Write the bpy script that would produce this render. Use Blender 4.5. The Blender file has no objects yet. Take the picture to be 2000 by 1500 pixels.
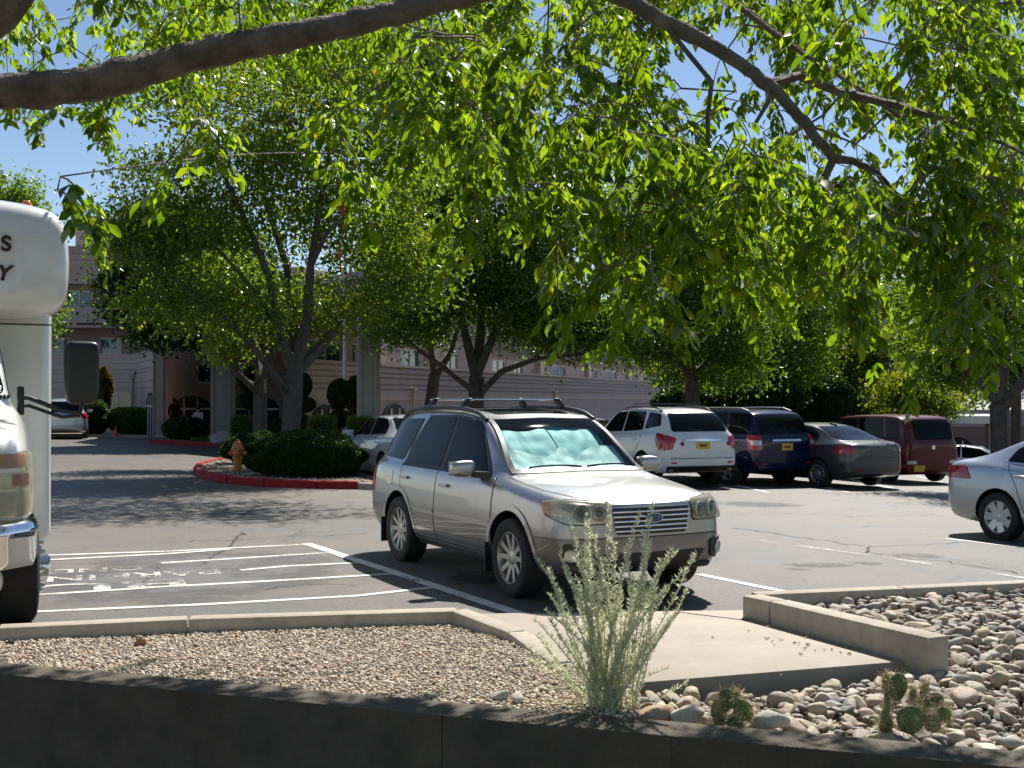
import bpy, bmesh, math, random
import numpy as np
from mathutils import Vector, Matrix, noise
from mathutils.bvhtree import BVHTree

random.seed(7); RS = np.random.RandomState(11)
R = math.radians
SC = bpy.context.scene
COL = SC.collection

# ------------------------------------------------------------------ camera
FPX, CAMH, PITCH = 2350.0, 1.66, math.atan(27/2350)
cd = bpy.data.cameras.new('camera'); cam = bpy.data.objects.new('camera', cd); COL.objects.link(cam)
cd.sensor_width = 36; cd.lens = FPX/2000*36; cd.clip_start = .05; cd.clip_end = 9000
cam.location = (0, 0, CAMH); cam.rotation_euler = (R(90)+PITCH, 0, 0)
SC.camera = cam
# ------------------------------------------------------------------ sky, sun, exposure
SUN_AZ, SUN_EL = 20.0, 51.0            # azimuth to the right of +Y
SC.world = bpy.data.worlds.new('World'); SC.world.use_nodes = True
wn = SC.world.node_tree; bg = wn.nodes['Background']
sky = wn.nodes.new('ShaderNodeTexSky'); sky.sky_type = 'NISHITA'; sky.sun_disc = False
sky.sun_elevation = R(SUN_EL); sky.sun_rotation = R(SUN_AZ)
sky.altitude = 1600; sky.air_density = 1.0; sky.dust_density = .35; sky.ozone_density = 1.3
wn.links.new(sky.outputs[0], bg.inputs[0]); bg.inputs[1].default_value = .078
sl = bpy.data.lights.new('sun', 'SUN'); so = bpy.data.objects.new('sun', sl); COL.objects.link(so)
sl.energy = 5.0; sl.angle = R(.53); sl.color = (1, .955, .87)
SUND = Vector((math.sin(R(SUN_AZ))*math.cos(R(SUN_EL)), math.cos(R(SUN_AZ))*math.cos(R(SUN_EL)), math.sin(R(SUN_EL))))
so.rotation_euler = SUND.to_track_quat('Z', 'Y').to_euler(); so.location = (8, 8, 25)
SC.view_settings.view_transform = 'Standard'; SC.view_settings.look = 'None'
SC.view_settings.gamma = 1; SC.view_settings.use_curve_mapping = False
SC.view_settings.exposure = .60
SC.render.engine = 'CYCLES'
SC.cycles.use_denoising = True
SC.cycles.max_bounces = 8; SC.cycles.transparent_max_bounces = 12
SC.cycles.diffuse_bounces = 4; SC.cycles.transmission_bounces = 6; SC.cycles.glossy_bounces = 4
SC.cycles.sample_clamp_indirect = 6; SC.cycles.caustics_reflective = False; SC.cycles.caustics_refractive = False

# ------------------------------------------------------------------ placing helpers
CP, SP = math.cos(PITCH), math.sin(PITCH)
def at(px, py, D):
    """world point seen at photo pixel (px, py) at depth D metres"""
    u = (px-1000)/FPX; v = -(py-750)/FPX
    t = D/(CP-v*SP)
    return Vector((u*t, D, CAMH+(SP+v*CP)*t))
def pix(p):
    y = p[1]*CP+(p[2]-CAMH)*SP; z = -p[1]*SP+(p[2]-CAMH)*CP
    return 1000+FPX*p[0]/y, 750-FPX*z/y
def G(x, y):
    """height of the gently falling lot"""
    p = (y-13)*.012+x*.02
    if y > 31:
        s = min(1, (y-31)/14); p += .09*max(0, x-8)*s*s*(3-2*s)
    p = min(p, 3.2)
    return -.04*math.log(1+math.exp(min(p/.04, 90)))
def gp(px, py, dz=0.0):
    """point on the lot seen at a pixel"""
    u = (px-1000)/FPX; v = -(py-750)/FPX
    d = Vector((u, CP-v*SP, SP+v*CP)); z = 0
    for i in range(30):
        t = (z-CAMH)/d.z; q = d*t; z = .5*z+.5*(G(q.x, q.y)+dz)
    return Vector((q.x, q.y, G(q.x, q.y)+dz))
def zp(px, py, z):
    u = (px-1000)/FPX; v = -(py-750)/FPX
    d = Vector((u, CP-v*SP, SP+v*CP)); t = (z-CAMH)/d.z
    return Vector((d.x*t, d.y*t, z))

# ------------------------------------------------------------------ object helpers
def tag(o, label=None, cat=None, group=None, kind=None):
    if label: o['label'] = label
    if cat: o['category'] = cat
    if group: o['group'] = group
    if kind: o['kind'] = kind
    return o
def empty(name, loc=(0, 0, 0), rz=0, parent=None):
    o = bpy.data.objects.new(name, None); COL.objects.link(o)
    o.location = loc; o.rotation_euler = (0, 0, rz); o.parent = parent; o.empty_display_size = .2
    return o
def link(name, me, mat, parent=None, loc=None):
    o = bpy.data.objects.new(name, me); COL.objects.link(o)
    if mat is not None and not me.materials:
        for m in (mat if isinstance(mat, (list, tuple)) else [mat]): me.materials.append(m)
    if parent: o.parent = parent
    if loc is not None: o.location = loc
    return o
def np_mesh(name, V, F, smooth=True, tint=None):
    """mesh from numpy verts (n,3) and equal sized faces (m,k); tint = per vertex float attribute"""
    me = bpy.data.meshes.new(name); V = np.asarray(V, np.float32); F = np.asarray(F, np.int32)
    me.vertices.add(len(V)); me.vertices.foreach_set('co', V.ravel())
    k = F.shape[1]; me.loops.add(F.size); me.loops.foreach_set('vertex_index', F.ravel())
    me.polygons.add(len(F)); me.polygons.foreach_set('loop_start', np.arange(0, F.size, k, dtype=np.int32))
    me.polygons.foreach_set('use_smooth', np.full(len(F), smooth))
    if tint is not None:
        a = me.attributes.new('tint', 'FLOAT', 'POINT'); a.data.foreach_set('value', np.asarray(tint, np.float32))
    me.update(calc_edges=True); me.validate()
    return me

class MB:
    """collects simple shapes; build() links them as ONE mesh object"""
    def __init__(s, off=(0, 0, 0)): s.v = []; s.f = []; s.o = Vector(off)
    def add(s, vs, fs):
        n = len(s.v); s.v += [Vector(p)-s.o for p in vs]; s.f += [[i+n for i in f] for f in fs]; return s
    def box(s, c, d, rz=0, m=None):
        c = Vector(c); x, y, z = d[0]/2, d[1]/2, d[2]/2
        vs = [Vector((a*x, b*y, e*z)) for a in (-1, 1) for b in (-1, 1) for e in (-1, 1)]
        M = m or Matrix.Rotation(rz, 3, 'Z')
        return s.add([c+M@p for p in vs], [(0, 1, 3, 2), (4, 6, 7, 5), (0, 4, 5, 1), (2, 3, 7, 6), (0, 2, 6, 4), (1, 5, 7, 3)])
    def bar(s, a, b, w, h, up=(0, 0, 1)):
        a, b = Vector(a), Vector(b); d = (b-a).normalized(); u = Vector(up)
        n = d.cross(u).normalized(); u = n.cross(d)
        vs = [p+n*(i*w/2)+u*(j*h/2) for p in (a, b) for i, j in ((-1, -1), (1, -1), (1, 1), (-1, 1))]
        return s.add(vs, [(0, 3, 2, 1), (4, 5, 6, 7), (0, 1, 5, 4), (1, 2, 6, 5), (2, 3, 7, 6), (3, 0, 4, 7)])
    def tube(s, P, rad, n=8, cap=True):
        P = [Vector(p) for p in P]; rad = rad if isinstance(rad, (list, tuple)) else [rad]*len(P)
        vs = []; fs = []; ref = None
        for i, p in enumerate(P):
            t = (P[min(i+1, len(P)-1)]-P[max(i-1, 0)])
            t = t.normalized() if t.length > 1e-9 else Vector((0, 0, 1))
            if ref is None: ref = Vector((1, 0, 0)) if abs(t.x) < .8 else Vector((0, 1, 0))
            a = (ref-t*ref.dot(t)).normalized(); b = t.cross(a); ref = a
            vs += [p+(a*math.cos(2*math.pi*k/n)+b*math.sin(2*math.pi*k/n))*rad[i] for k in range(n)]
        for i in range(len(P)-1):
            for k in range(n): fs.append((i*n+k, i*n+(k+1) % n, (i+1)*n+(k+1) % n, (i+1)*n+k))
        if cap: fs += [tuple(range(n-1, -1, -1)), tuple(range((len(P)-1)*n, len(P)*n))]
        return s.add(vs, fs)
    def lathe(s, prof, c=(0, 0, 0), n=24, axis='Z', cap=True):
        """prof: list of (radius, height)"""
        c = Vector(c); vs = []; fs = []
        for r, h in prof:
            for k in range(n):
                a = 2*math.pi*k/n; x, y = r*math.cos(a), r*math.sin(a)
                vs.append(c+(Vector((x, y, h)) if axis == 'Z' else Vector((x, h, y)) if axis == 'Y' else Vector((h, x, y))))
        for i in range(len(prof)-1):
            for k in range(n): fs.append((i*n+k, i*n+(k+1) % n, (i+1)*n+(k+1) % n, (i+1)*n+k))
        if cap: fs += [tuple(range(n)), tuple(range((len(prof)-1)*n, len(prof)*n))]
        return s.add(vs, fs)
    def prism(s, poly, z0, z1):
        """vertical prism over an xy outline; z may be per point lists"""
        n = len(poly); Z0 = z0 if isinstance(z0, (list, tuple)) else [z0]*n; Z1 = z1 if isinstance(z1, (list, tuple)) else [z1]*n
        vs = [(p[0], p[1], Z0[i]) for i, p in enumerate(poly)]+[(p[0], p[1], Z1[i]) for i, p in enumerate(poly)]
        return s.add(vs, [tuple(range(n-1, -1, -1)), tuple(range(n, 2*n))]+[(i, (i+1) % n, n+(i+1) % n, n+i) for i in range(n)])
    def slab(s, pts, d):
        """polygon pts (3d) extruded by vector d"""
        n = len(pts); d = Vector(d); vs = [Vector(p) for p in pts]+[Vector(p)+d for p in pts]
        return s.add(vs, [tuple(range(n-1, -1, -1)), tuple(range(n, 2*n))]+[(i, (i+1) % n, n+(i+1) % n, n+i) for i in range(n)])
    def build(s, name, mat, parent=None, smooth=0, bevel=0, seg=2):
        me = bpy.data.meshes.new(name); me.from_pydata([tuple(p) for p in s.v], [], s.f)
        bm = bmesh.new(); bm.from_mesh(me)
        bmesh.ops.recalc_face_normals(bm, faces=bm.faces)
        if bevel:
            es = [e for e in bm.edges if len(e.link_faces) == 2 and e.calc_face_angle(0) > .5]
            bmesh.ops.bevel(bm, geom=es, offset=bevel, segments=seg, affect='EDGES', clamp_overlap=True, profile=.5)
        bm.to_mesh(me); bm.free()
        if smooth or bevel:
            me.polygons.foreach_set('use_smooth', [True]*len(me.polygons))
            me.set_sharp_from_angle(angle=R(smooth or 40))
        o = link(name, me, mat, parent)
        if parent is None and s.o.length > 0: o.location = s.o
        return o

def children(o): return [c for c in COL.objects if c.parent == o]
def copy_tree(o, parent=None):
    c = o.copy(); COL.objects.link(c); c.parent = parent
    for ch in list(o.children): copy_tree(ch, c)
    return c
def rpoly(pts, r=.04, n=4):
    """2d outline with rounded corners"""
    out = []; N = len(pts)
    for i, p in enumerate(pts):
        p = Vector(p); a = Vector(pts[i-1])-p; b = Vector(pts[(i+1) % N])-p
        k = min(r, a.length*.45, b.length*.45); p0 = p+a.normalized()*k; p1 = p+b.normalized()*k
        for j in range(n+1):
            t = j/n; out.append(tuple(p0*(1-t)**2+p*2*t*(1-t)+p1*t*t))
    return out
def subsurf(name, V, F, lvl, crease=None):
    """Catmull-Clark a cage into a new mesh"""
    me = bpy.data.meshes.new(name); me.from_pydata([tuple(v) for v in V], [], F)
    if crease:
        a = me.attributes.new('crease_edge', 'FLOAT', 'EDGE')
        ek = {tuple(sorted(e.vertices)): e.index for e in me.edges}
        for k, c in crease.items():
            k = tuple(sorted(k))
            if k in ek: a.data[ek[k]].value = c
    o = bpy.data.objects.new('tmp', me); COL.objects.link(o)
    m = o.modifiers.new('s', 'SUBSURF'); m.levels = lvl; m.render_levels = lvl
    dg = bpy.context.evaluated_depsgraph_get(); dg.update()
    out = bpy.data.meshes.new_from_object(o.evaluated_get(dg)); out.name = name
    bpy.data.objects.remove(o); bpy.data.meshes.remove(me)
    return out
def text_mesh(name, body, size, mat, parent=None, ext=.0, shear=0, bold=0, align='LEFT'):
    cu = bpy.data.curves.new(name, 'FONT'); cu.body = body; cu.size = size; cu.extrude = ext; cu.shear = shear; cu.offset = bold; cu.align_x = align
    o = bpy.data.objects.new('tmp', cu); COL.objects.link(o)
    dg = bpy.context.evaluated_depsgraph_get(); dg.update()
    me = bpy.data.meshes.new_from_object(o.evaluated_get(dg)); bpy.data.objects.remove(o)
    return link(name, me, mat, parent)

# ------------------------------------------------------------------ materials
def nodes(name):
    m = bpy.data.materials.new(name); m.use_nodes = True
    nt = m.node_tree; return m, nt, nt.nodes['Principled BSDF'], nt.nodes, nt.links
def rgb(c): return (c[0], c[1], c[2], 1)
def pm(name, col, rough=.6, metal=0, var=.12, scale=6, bump=0, bscale=60, coat=0, spec=.5, col2=None, det=4, rvar=0, rnd=0, dirt=0):
    m, nt, b, N, L = nodes(name)
    tc = N.new('ShaderNodeTexCoord'); no = N.new('ShaderNodeTexNoise'); no.inputs['Scale'].default_value = scale; no.inputs['Detail'].default_value = det
    no.inputs['Roughness'].default_value = .65
    L.new(tc.outputs['Object'], no.inputs['Vector'])
    c2 = col2 or tuple(min(1, c*(1+var)) for c in col); c1 = col if col2 else tuple(c*(1-var) for c in col)
    rp = N.new('ShaderNodeValToRGB'); rp.color_ramp.elements[0].position = .32; rp.color_ramp.elements[1].position = .68
    rp.color_ramp.elements[0].color = rgb(c1); rp.color_ramp.elements[1].color = rgb(c2)
    L.new(no.outputs['Fac'], rp.inputs['Fac']); out = rp.outputs['Color']
    if rnd:
        oi = N.new('ShaderNodeObjectInfo'); hs = N.new('ShaderNodeHueSaturation')
        mr = N.new('ShaderNodeMapRange'); mr.inputs[3].default_value = 1-rnd; mr.inputs[4].default_value = 1+rnd
        L.new(oi.outputs['Random'], mr.inputs[0]); L.new(mr.outputs[0], hs.inputs['Value']); L.new(out, hs.inputs['Color']); out = hs.outputs['Color']
    if dirt:
        n2 = N.new('ShaderNodeTexNoise'); n2.inputs['Scale'].default_value = scale*.31; n2.inputs['Detail'].default_value = 8; n2.inputs['Roughness'].default_value = .75
        L.new(tc.outputs['Object'], n2.inputs['Vector'])
        r2 = N.new('ShaderNodeMapRange'); r2.inputs[1].default_value = .5; r2.inputs[2].default_value = .75; r2.inputs[4].default_value = dirt
        mx = N.new('ShaderNodeMix'); mx.data_type = 'RGBA'; mx.blend_type = 'MULTIPLY'; mx.inputs[7].default_value = (.5, .44, .36, 1)
        L.new(n2.outputs['Fac'], r2.inputs[0]); L.new(r2.outputs[0], mx.inputs[0]); L.new(out, mx.inputs[6]); out = mx.outputs[2]
    L.new(out, b.inputs['Base Color'])
    b.inputs['Roughness'].default_value = rough; b.inputs['Metallic'].default_value = metal
    b.inputs['Specular IOR Level'].default_value = spec; b.inputs['Coat Weight'].default_value = coat; b.inputs['Coat Roughness'].default_value = .04
    if rvar:
        r3 = N.new('ShaderNodeMapRange'); r3.inputs[3].default_value = max(.02, rough-rvar); r3.inputs[4].default_value = rough+rvar
        L.new(no.outputs['Fac'], r3.inputs[0]); L.new(r3.outputs[0], b.inputs['Roughness'])
    if bump:
        nb = N.new('ShaderNodeTexNoise'); nb.inputs['Scale'].default_value = bscale; nb.inputs['Detail'].default_value = 5
        L.new(tc.outputs['Object'], nb.inputs['Vector'])
        bu = N.new('ShaderNodeBump'); bu.inputs['Strength'].default_value = bump; bu.inputs['Distance'].default_value = .02
        L.new(nb.outputs['Fac'], bu.inputs['Height']); L.new(bu.outputs[0], b.inputs['Normal'])
    return m
def leafmat(name, cols, trans=.5, gloss=.12, rough=.45, tcol=None):
    """leaf: diffuse + translucent + a little gloss; colour runs along the per-leaf tint"""
    m = bpy.data.materials.new(name); m.use_nodes = True; nt = m.node_tree; N = nt.nodes; L = nt.links; N.clear()
    out = N.new('ShaderNodeOutputMaterial'); at_ = N.new('ShaderNodeAttribute'); at_.attribute_name = 'tint'
    oi = N.new('ShaderNodeObjectInfo'); ad = N.new('ShaderNodeMath'); ad.operation = 'MAXIMUM'
    L.new(at_.outputs['Fac'], ad.inputs[0])
    ml = N.new('ShaderNodeMath'); ml.operation = 'MULTIPLY'; L.new(oi.outputs['Random'], ml.inputs[0])
    lt = N.new('ShaderNodeMath'); lt.operation = 'LESS_THAN'; lt.inputs[1].default_value = 1e-6; L.new(at_.outputs['Fac'], lt.inputs[0]); L.new(lt.outputs[0], ml.inputs[1])
    L.new(ml.outputs[0], ad.inputs[1])
    rp = N.new('ShaderNodeValToRGB'); el = rp.color_ramp.elements
    while len(el) < len(cols): el.new(.5)
    for i, (p, c) in enumerate(cols): el[i].position = p; el[i].color = rgb(c)
    L.new(ad.outputs[0], rp.inputs['Fac'])
    d = N.new('ShaderNodeBsdfDiffuse'); t = N.new('ShaderNodeBsdfTranslucent'); g = N.new('ShaderNodeBsdfGlossy'); g.inputs['Roughness'].default_value = rough
    g.inputs['Color'].default_value = (.9, .95, .9, 1)
    L.new(rp.outputs[0], d.inputs[0])
    hs = N.new('ShaderNodeMix'); hs.data_type = 'RGBA'; hs.blend_type = 'MULTIPLY'; hs.inputs[0].default_value = 1; hs.inputs[7].default_value = rgb(tcol or (1.9, 1.75, .55))
    L.new(rp.outputs[0], hs.inputs[6]); L.new(hs.outputs[2], t.inputs[0])
    a = N.new('ShaderNodeMixShader'); a.inputs[0].default_value = trans; L.new(d.outputs[0], a.inputs[1]); L.new(t.outputs[0], a.inputs[2])
    fr = N.new('ShaderNodeFresnel'); fr.inputs[0].default_value = 1.4; mm = N.new('ShaderNodeMath'); mm.operation = 'MULTIPLY'; mm.inputs[1].default_value = gloss*5
    L.new(fr.outputs[0], mm.inputs[0])
    c = N.new('ShaderNodeMixShader'); L.new(mm.outputs[0], c.inputs[0]); L.new(a.outputs[0], c.inputs[1]); L.new(g.outputs[0], c.inputs[2])
    L.new(c.outputs[0], out.inputs[0]); return m
def paint(name, col, flake=.25, rough=.32, metal=.0, dirt=.25, coat=1.0, spec=.5):
    m = pm(name, col, rough, metal, var=.03, scale=3, coat=coat, dirt=dirt, spec=spec); return m
def glass(name, tint=(.8, .9, .88), refl=1.0):
    m = bpy.data.materials.new(name); m.use_nodes = True; nt = m.node_tree; N = nt.nodes; L = nt.links; N.clear()
    out = N.new('ShaderNodeOutputMaterial'); tr = N.new('ShaderNodeBsdfTransparent'); tr.inputs[0].default_value = rgb(tint)
    g = N.new('ShaderNodeBsdfGlossy'); g.inputs['Roughness'].default_value = .02
    fr = N.new('ShaderNodeFresnel'); fr.inputs[0].default_value = 1.5; mm = N.new('ShaderNodeMath'); mm.operation = 'MULTIPLY'; mm.inputs[1].default_value = refl; mm.use_clamp = True
    L.new(fr.outputs[0], mm.inputs[0]); mx = N.new('ShaderNodeMixShader'); L.new(mm.outputs[0], mx.inputs[0]); L.new(tr.outputs[0], mx.inputs[1]); L.new(g.outputs[0], mx.inputs[2])
    L.new(mx.outputs[0], out.inputs[0]); return m

M = {}
M['black'] = pm('black_plastic', (.018, .018, .019), .45, var=.2)
M['rubber'] = pm('rubber', (.022, .021, .021), .8, var=.25, scale=12, dirt=.3)
M['darkglass'] = pm('dark_glass', (.006, .007, .009), .03, var=.1, spec=.16, rvar=.01)
M['chrome'] = pm('chrome', (.75, .76, .78), .12, 1, var=.04, rvar=.05)
M['alloy'] = pm('alloy', (.50, .49, .47), .38, .75, var=.08, dirt=.4)
M['red_lens'] = pm('red_lens', (.42, .012, .014), .12, var=.15, coat=.8)
M['clear_lens'] = pm('clear_lens', (.62, .62, .60), .1, .2, var=.1, coat=.8)
M['amber_lens'] = pm('amber_lens', (.62, .17, .03), .15, var=.1, coat=.6)
M['plate'] = pm('plate_yellow', (.72, .48, .04), .5, var=.1, scale=30)
M['plate_dark'] = pm('plate_print', (.25, .03, .02), .5)
# ================================================================== SETTING: the lot
def asphalt_mat():
    m, nt, b, N, L = nodes('asphalt')
    tc = N.new('ShaderNodeTexCoord')
    def noi(sc, det, ro=.6, dist=0):
        n = N.new('ShaderNodeTexNoise'); n.inputs['Scale'].default_value = sc; n.inputs['Detail'].default_value = det; n.inputs['Roughness'].default_value = ro; n.inputs['Distortion'].default_value = dist
        L.new(tc.outputs['Object'], n.inputs['Vector']); return n.outputs['Fac']
    def ramp(src, p0, c0, p1, c1):
        r = N.new('ShaderNodeValToRGB'); r.color_ramp.elements[0].position = p0; r.color_ramp.elements[1].position = p1
        r.color_ramp.elements[0].color = rgb(c0); r.color_ramp.elements[1].color = rgb(c1); L.new(src, r.inputs['Fac']); return r.outputs['Color']
    def mix(a, b_, fac, mode='MIX'):
        x = N.new('ShaderNodeMix'); x.data_type = 'RGBA'; x.blend_type = mode
        if isinstance(fac, float): x.inputs[0].default_value = fac
        else: L.new(fac, x.inputs[0])
        L.new(a, x.inputs[6]); L.new(b_, x.inputs[7]); return x.outputs[2]
    stones = ramp(noi(48, 4, .85), .36, (.055, .046, .038), .70, (.235, .198, .162))
    grey = ramp(noi(42, 4, .85), .36, (.055, .053, .052), .66, (.160, .155, .150))
    base = mix(stones, grey, ramp(noi(.33, 6, .6, .5), .45, (0, 0, 0), .58, (1, 1, 1)))
    blot = ramp(noi(1.3, 7, .7), .30, (.78, .77, .76), .72, (1.12, 1.1, 1.08)); base = mix(base, blot, 1.0, 'MULTIPLY')
    stain = ramp(noi(.9, 9, .75, 1.2), .60, (1, 1, 1), .72, (.62, .61, .60)); base = mix(base, stain, .8, 'MULTIPLY')
    # cracks
    vo = N.new('ShaderNodeTexVoronoi'); vo.feature = 'DISTANCE_TO_EDGE'; vo.inputs['Scale'].default_value = .42
    nv = N.new('ShaderNodeTexNoise'); nv.inputs['Scale'].default_value = 2.2; nv.inputs['Detail'].default_value = 8; nv.inputs['Roughness'].default_value = .7
    L.new(tc.outputs['Object'], nv.inputs['Vector'])
    va = N.new('ShaderNodeVectorMath'); va.operation = 'MULTIPLY_ADD'; va.inputs[1].default_value = (.9, .9, .9)
    L.new(nv.outputs['Color'], va.inputs[0]); L.new(tc.outputs['Object'], va.inputs[2]); L.new(va.outputs[0], vo.inputs['Vector'])
    cr = ramp(vo.outputs['Distance'], .004, (.22, .21, .20), .016, (1, 1, 1))
    msk = ramp(noi(.55, 3), .50, (0, 0, 0), .60, (1, 1, 1))
    base = mix(base, mix(base, cr, 1.0, 'MULTIPLY'), msk)
    L.new(base, b.inputs['Base Color'])
    mr = N.new('ShaderNodeMapRange'); mr.inputs[3].default_value = .36; mr.inputs[4].default_value = .60; L.new(noi(.7, 6), mr.inputs[0]); L.new(mr.outputs[0], b.inputs['Roughness'])
    bu = N.new('ShaderNodeBump'); bu.inputs['Strength'].default_value = .6; bu.inputs['Distance'].default_value = .02
    L.new(noi(60, 5, .8), bu.inputs['Height']); L.new(bu.outputs[0], b.inputs['Normal'])
    return m
M['asphalt'] = asphalt_mat()
M['soil'] = pm('soil', (.20, .16, .12), .95, var=.35, scale=14, bump=.6, bscale=80)
M['concrete'] = pm('concrete', (.40, .35, .285), .85, var=.12, scale=7, bump=.25, bscale=120, dirt=.45)
M['slab'] = pm('slab_concrete', (.37, .315, .255), .8, var=.10, scale=2.2, bump=.12, bscale=150, dirt=.35, det=7)
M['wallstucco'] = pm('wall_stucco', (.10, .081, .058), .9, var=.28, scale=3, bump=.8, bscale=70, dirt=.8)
M['redkerb'] = pm('red_kerb_paint', (.31, .014, .016), .9, var=.22, scale=9, bump=.2, bscale=60, dirt=.5)
M['earth'] = pm('dry_earth', (.24, .20, .16), .95, var=.25, scale=.4)
def worn_paint(name='worn_white_paint', lo=.36, hi=.48):
    m, nt, b, N, L = nodes(name)
    b.inputs['Base Color'].default_value = (.72, .70, .65, 1); b.inputs['Roughness'].default_value = .6
    tc = N.new('ShaderNodeTexCoord'); n = N.new('ShaderNodeTexNoise'); n.inputs['Scale'].default_value = 26; n.inputs['Detail'].default_value = 6; n.inputs['Roughness'].default_value = .75
    L.new(tc.outputs['Object'], n.inputs['Vector'])
    n2 = N.new('ShaderNodeTexNoise'); n2.inputs['Scale'].default_value = 2.3; n2.inputs['Detail'].default_value = 3; L.new(tc.outputs['Object'], n2.inputs['Vector'])
    ad = N.new('ShaderNodeMath'); ad.operation = 'ADD'; L.new(n.outputs['Fac'], ad.inputs[0]); L.new(n2.outputs['Fac'], ad.inputs[1])
    r = N.new('ShaderNodeValToRGB'); r.color_ramp.elements[0].position = lo; r.color_ramp.elements[1].position = hi
    mu = N.new('ShaderNodeMath'); mu.operation = 'MULTIPLY'; mu.inputs[1].default_value = .5; L.new(ad.outputs[0], mu.inputs[0]); L.new(mu.outputs[0], r.inputs['Fac'])
    tr = N.new('ShaderNodeBsdfTransparent'); mx = N.new('ShaderNodeMixShader'); L.new(r.outputs['Color'], mx.inputs[0])
    L.new(tr.outputs[0], mx.inputs[1]); L.new(b.outputs[0], mx.inputs[2]); L.new(mx.outputs[0], N['Material Output'].inputs[0])
    return m
M['paintline'] = worn_paint(); M['wornline'] = worn_paint('faded_white_paint', .47, .60); M['stencil'] = worn_paint('stencil_paint', .46, .55)

# ground sheet: fine near, coarse to the horizon; bent down under the planting beds
xs = np.concatenate([[-3000, -900, -300, -120, -70], np.arange(-50, 51, 2.0), [70, 120, 300, 900, 3000]])
ys = np.concatenate([[-60, -20, -8, 0, 4, 6], np.arange(8, 90, 2.0), [95, 110, 140, 200, 400, 1000, 5000]])
V = []; 
for y in ys:
    for x in xs: V.append((x, y, G(min(max(x, -60), 60), min(y, 150))-(1.5 if y < 7 else 0)))
n = len(xs); F = [(j*n+i, j*n+i+1, (j+1)*n+i+1, (j+1)*n+i) for j in range(len(ys)-1) for i in range(n-1)]
lot = link('parking_lot', np_mesh('parking_lot', V, F), M['asphalt']); tag(lot, kind='structure')

# painted lines, children of the lot
def line_px(pts, w, dz=.004, name='painted_line', mk='paintline'):
    P = [gp(*p) for p in pts]; Q = []
    for a, b in zip(P, P[1:]):
        k = max(1, int((b-a).length/.8))
        Q += [a.lerp(b, i/k) for i in range(k)]
    Q.append(P[-1]); vs = []; fs = []
    for i, p in enumerate(Q):
        d = (Q[min(i+1, len(Q)-1)]-Q[max(i-1, 0)]); nn = Vector((-d.y, d.x, 0)).normalized()*w/2
        for s in (-1, 1):
            q = p+nn*s; vs.append((q.x, q.y, G(q.x, q.y)+dz))
    fs = [(2*i, 2*i+1, 2*i+3, 2*i+2) for i in range(len(Q)-1)]
    o = MB().add(vs, fs).build(name, M[mk], lot); return o
line_px([(598, 1062), (1026, 1204)], .13, .006)
line_px([(60, 1086), (330, 1077), (610, 1063)], .085)
line_px([(60, 1096), (330, 1082), (450, 1073)], .085, .005)
line_px([(315, 1100), (480, 1090), (640, 1080)], .085)
line_px([(470, 1114), (560, 1106), (712, 1099)], .085)
line_px([(60, 1163), (330, 1146), (600, 1131), (772, 1121)], .085)
line_px([(50, 1196), (400, 1181), (700, 1164), (852, 1147)], .085)
line_px([(1365, 1122), (1532, 1156)], .10)
line_px([(1430, 1049), (1700, 1085), (2060, 1138)], .08, mk='wornline')
line_px([(1850, 1052), (2080, 1080)], .10)
for a, b in (((1555, 940), (1660, 962)), ((1395, 938), (1500, 962)), ((1655, 935), (1780, 962)), ((1790, 930), (1860, 948))):
    line_px([a, b], .10)
# sealed patch, oil stains and cracks: thin worn sheets on the lot
def blotch_mat(name, col, lo, hi, sc, rough=.6):
    m, nt, b, N, L = nodes(name); b.inputs['Base Color'].default_value = rgb(col); b.inputs['Roughness'].default_value = rough
    tc = N.new('ShaderNodeTexCoord'); n = N.new('ShaderNodeTexNoise'); n.inputs['Scale'].default_value = sc; n.inputs['Detail'].default_value = 8; n.inputs['Roughness'].default_value = .72
    L.new(tc.outputs['Object'], n.inputs['Vector']); a = N.new('ShaderNodeAttribute'); a.attribute_name = 'tint'
    ad = N.new('ShaderNodeMath'); ad.operation = 'MULTIPLY'; L.new(n.outputs['Fac'], ad.inputs[0]); L.new(a.outputs['Fac'], ad.inputs[1])
    mr = N.new('ShaderNodeMapRange'); mr.inputs[1].default_value = lo; mr.inputs[2].default_value = hi; L.new(ad.outputs[0], mr.inputs[0])
    tr = N.new('ShaderNodeBsdfTransparent'); mx = N.new('ShaderNodeMixShader'); L.new(mr.outputs[0], mx.inputs[0]); L.new(tr.outputs[0], mx.inputs[1]); L.new(b.outputs[0], mx.inputs[2]); L.new(mx.outputs[0], N['Material Output'].inputs[0]); return m
M['oil'] = blotch_mat('oil_stain', (.055, .05, .045), .30, .56, 5.5, .45); M['seal'] = blotch_mat('sealed_asphalt', (.11, .11, .112), .22, .42, 1.4, .55); M['crackfill'] = pm('crack', (.035, .032, .03), .9)
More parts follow.
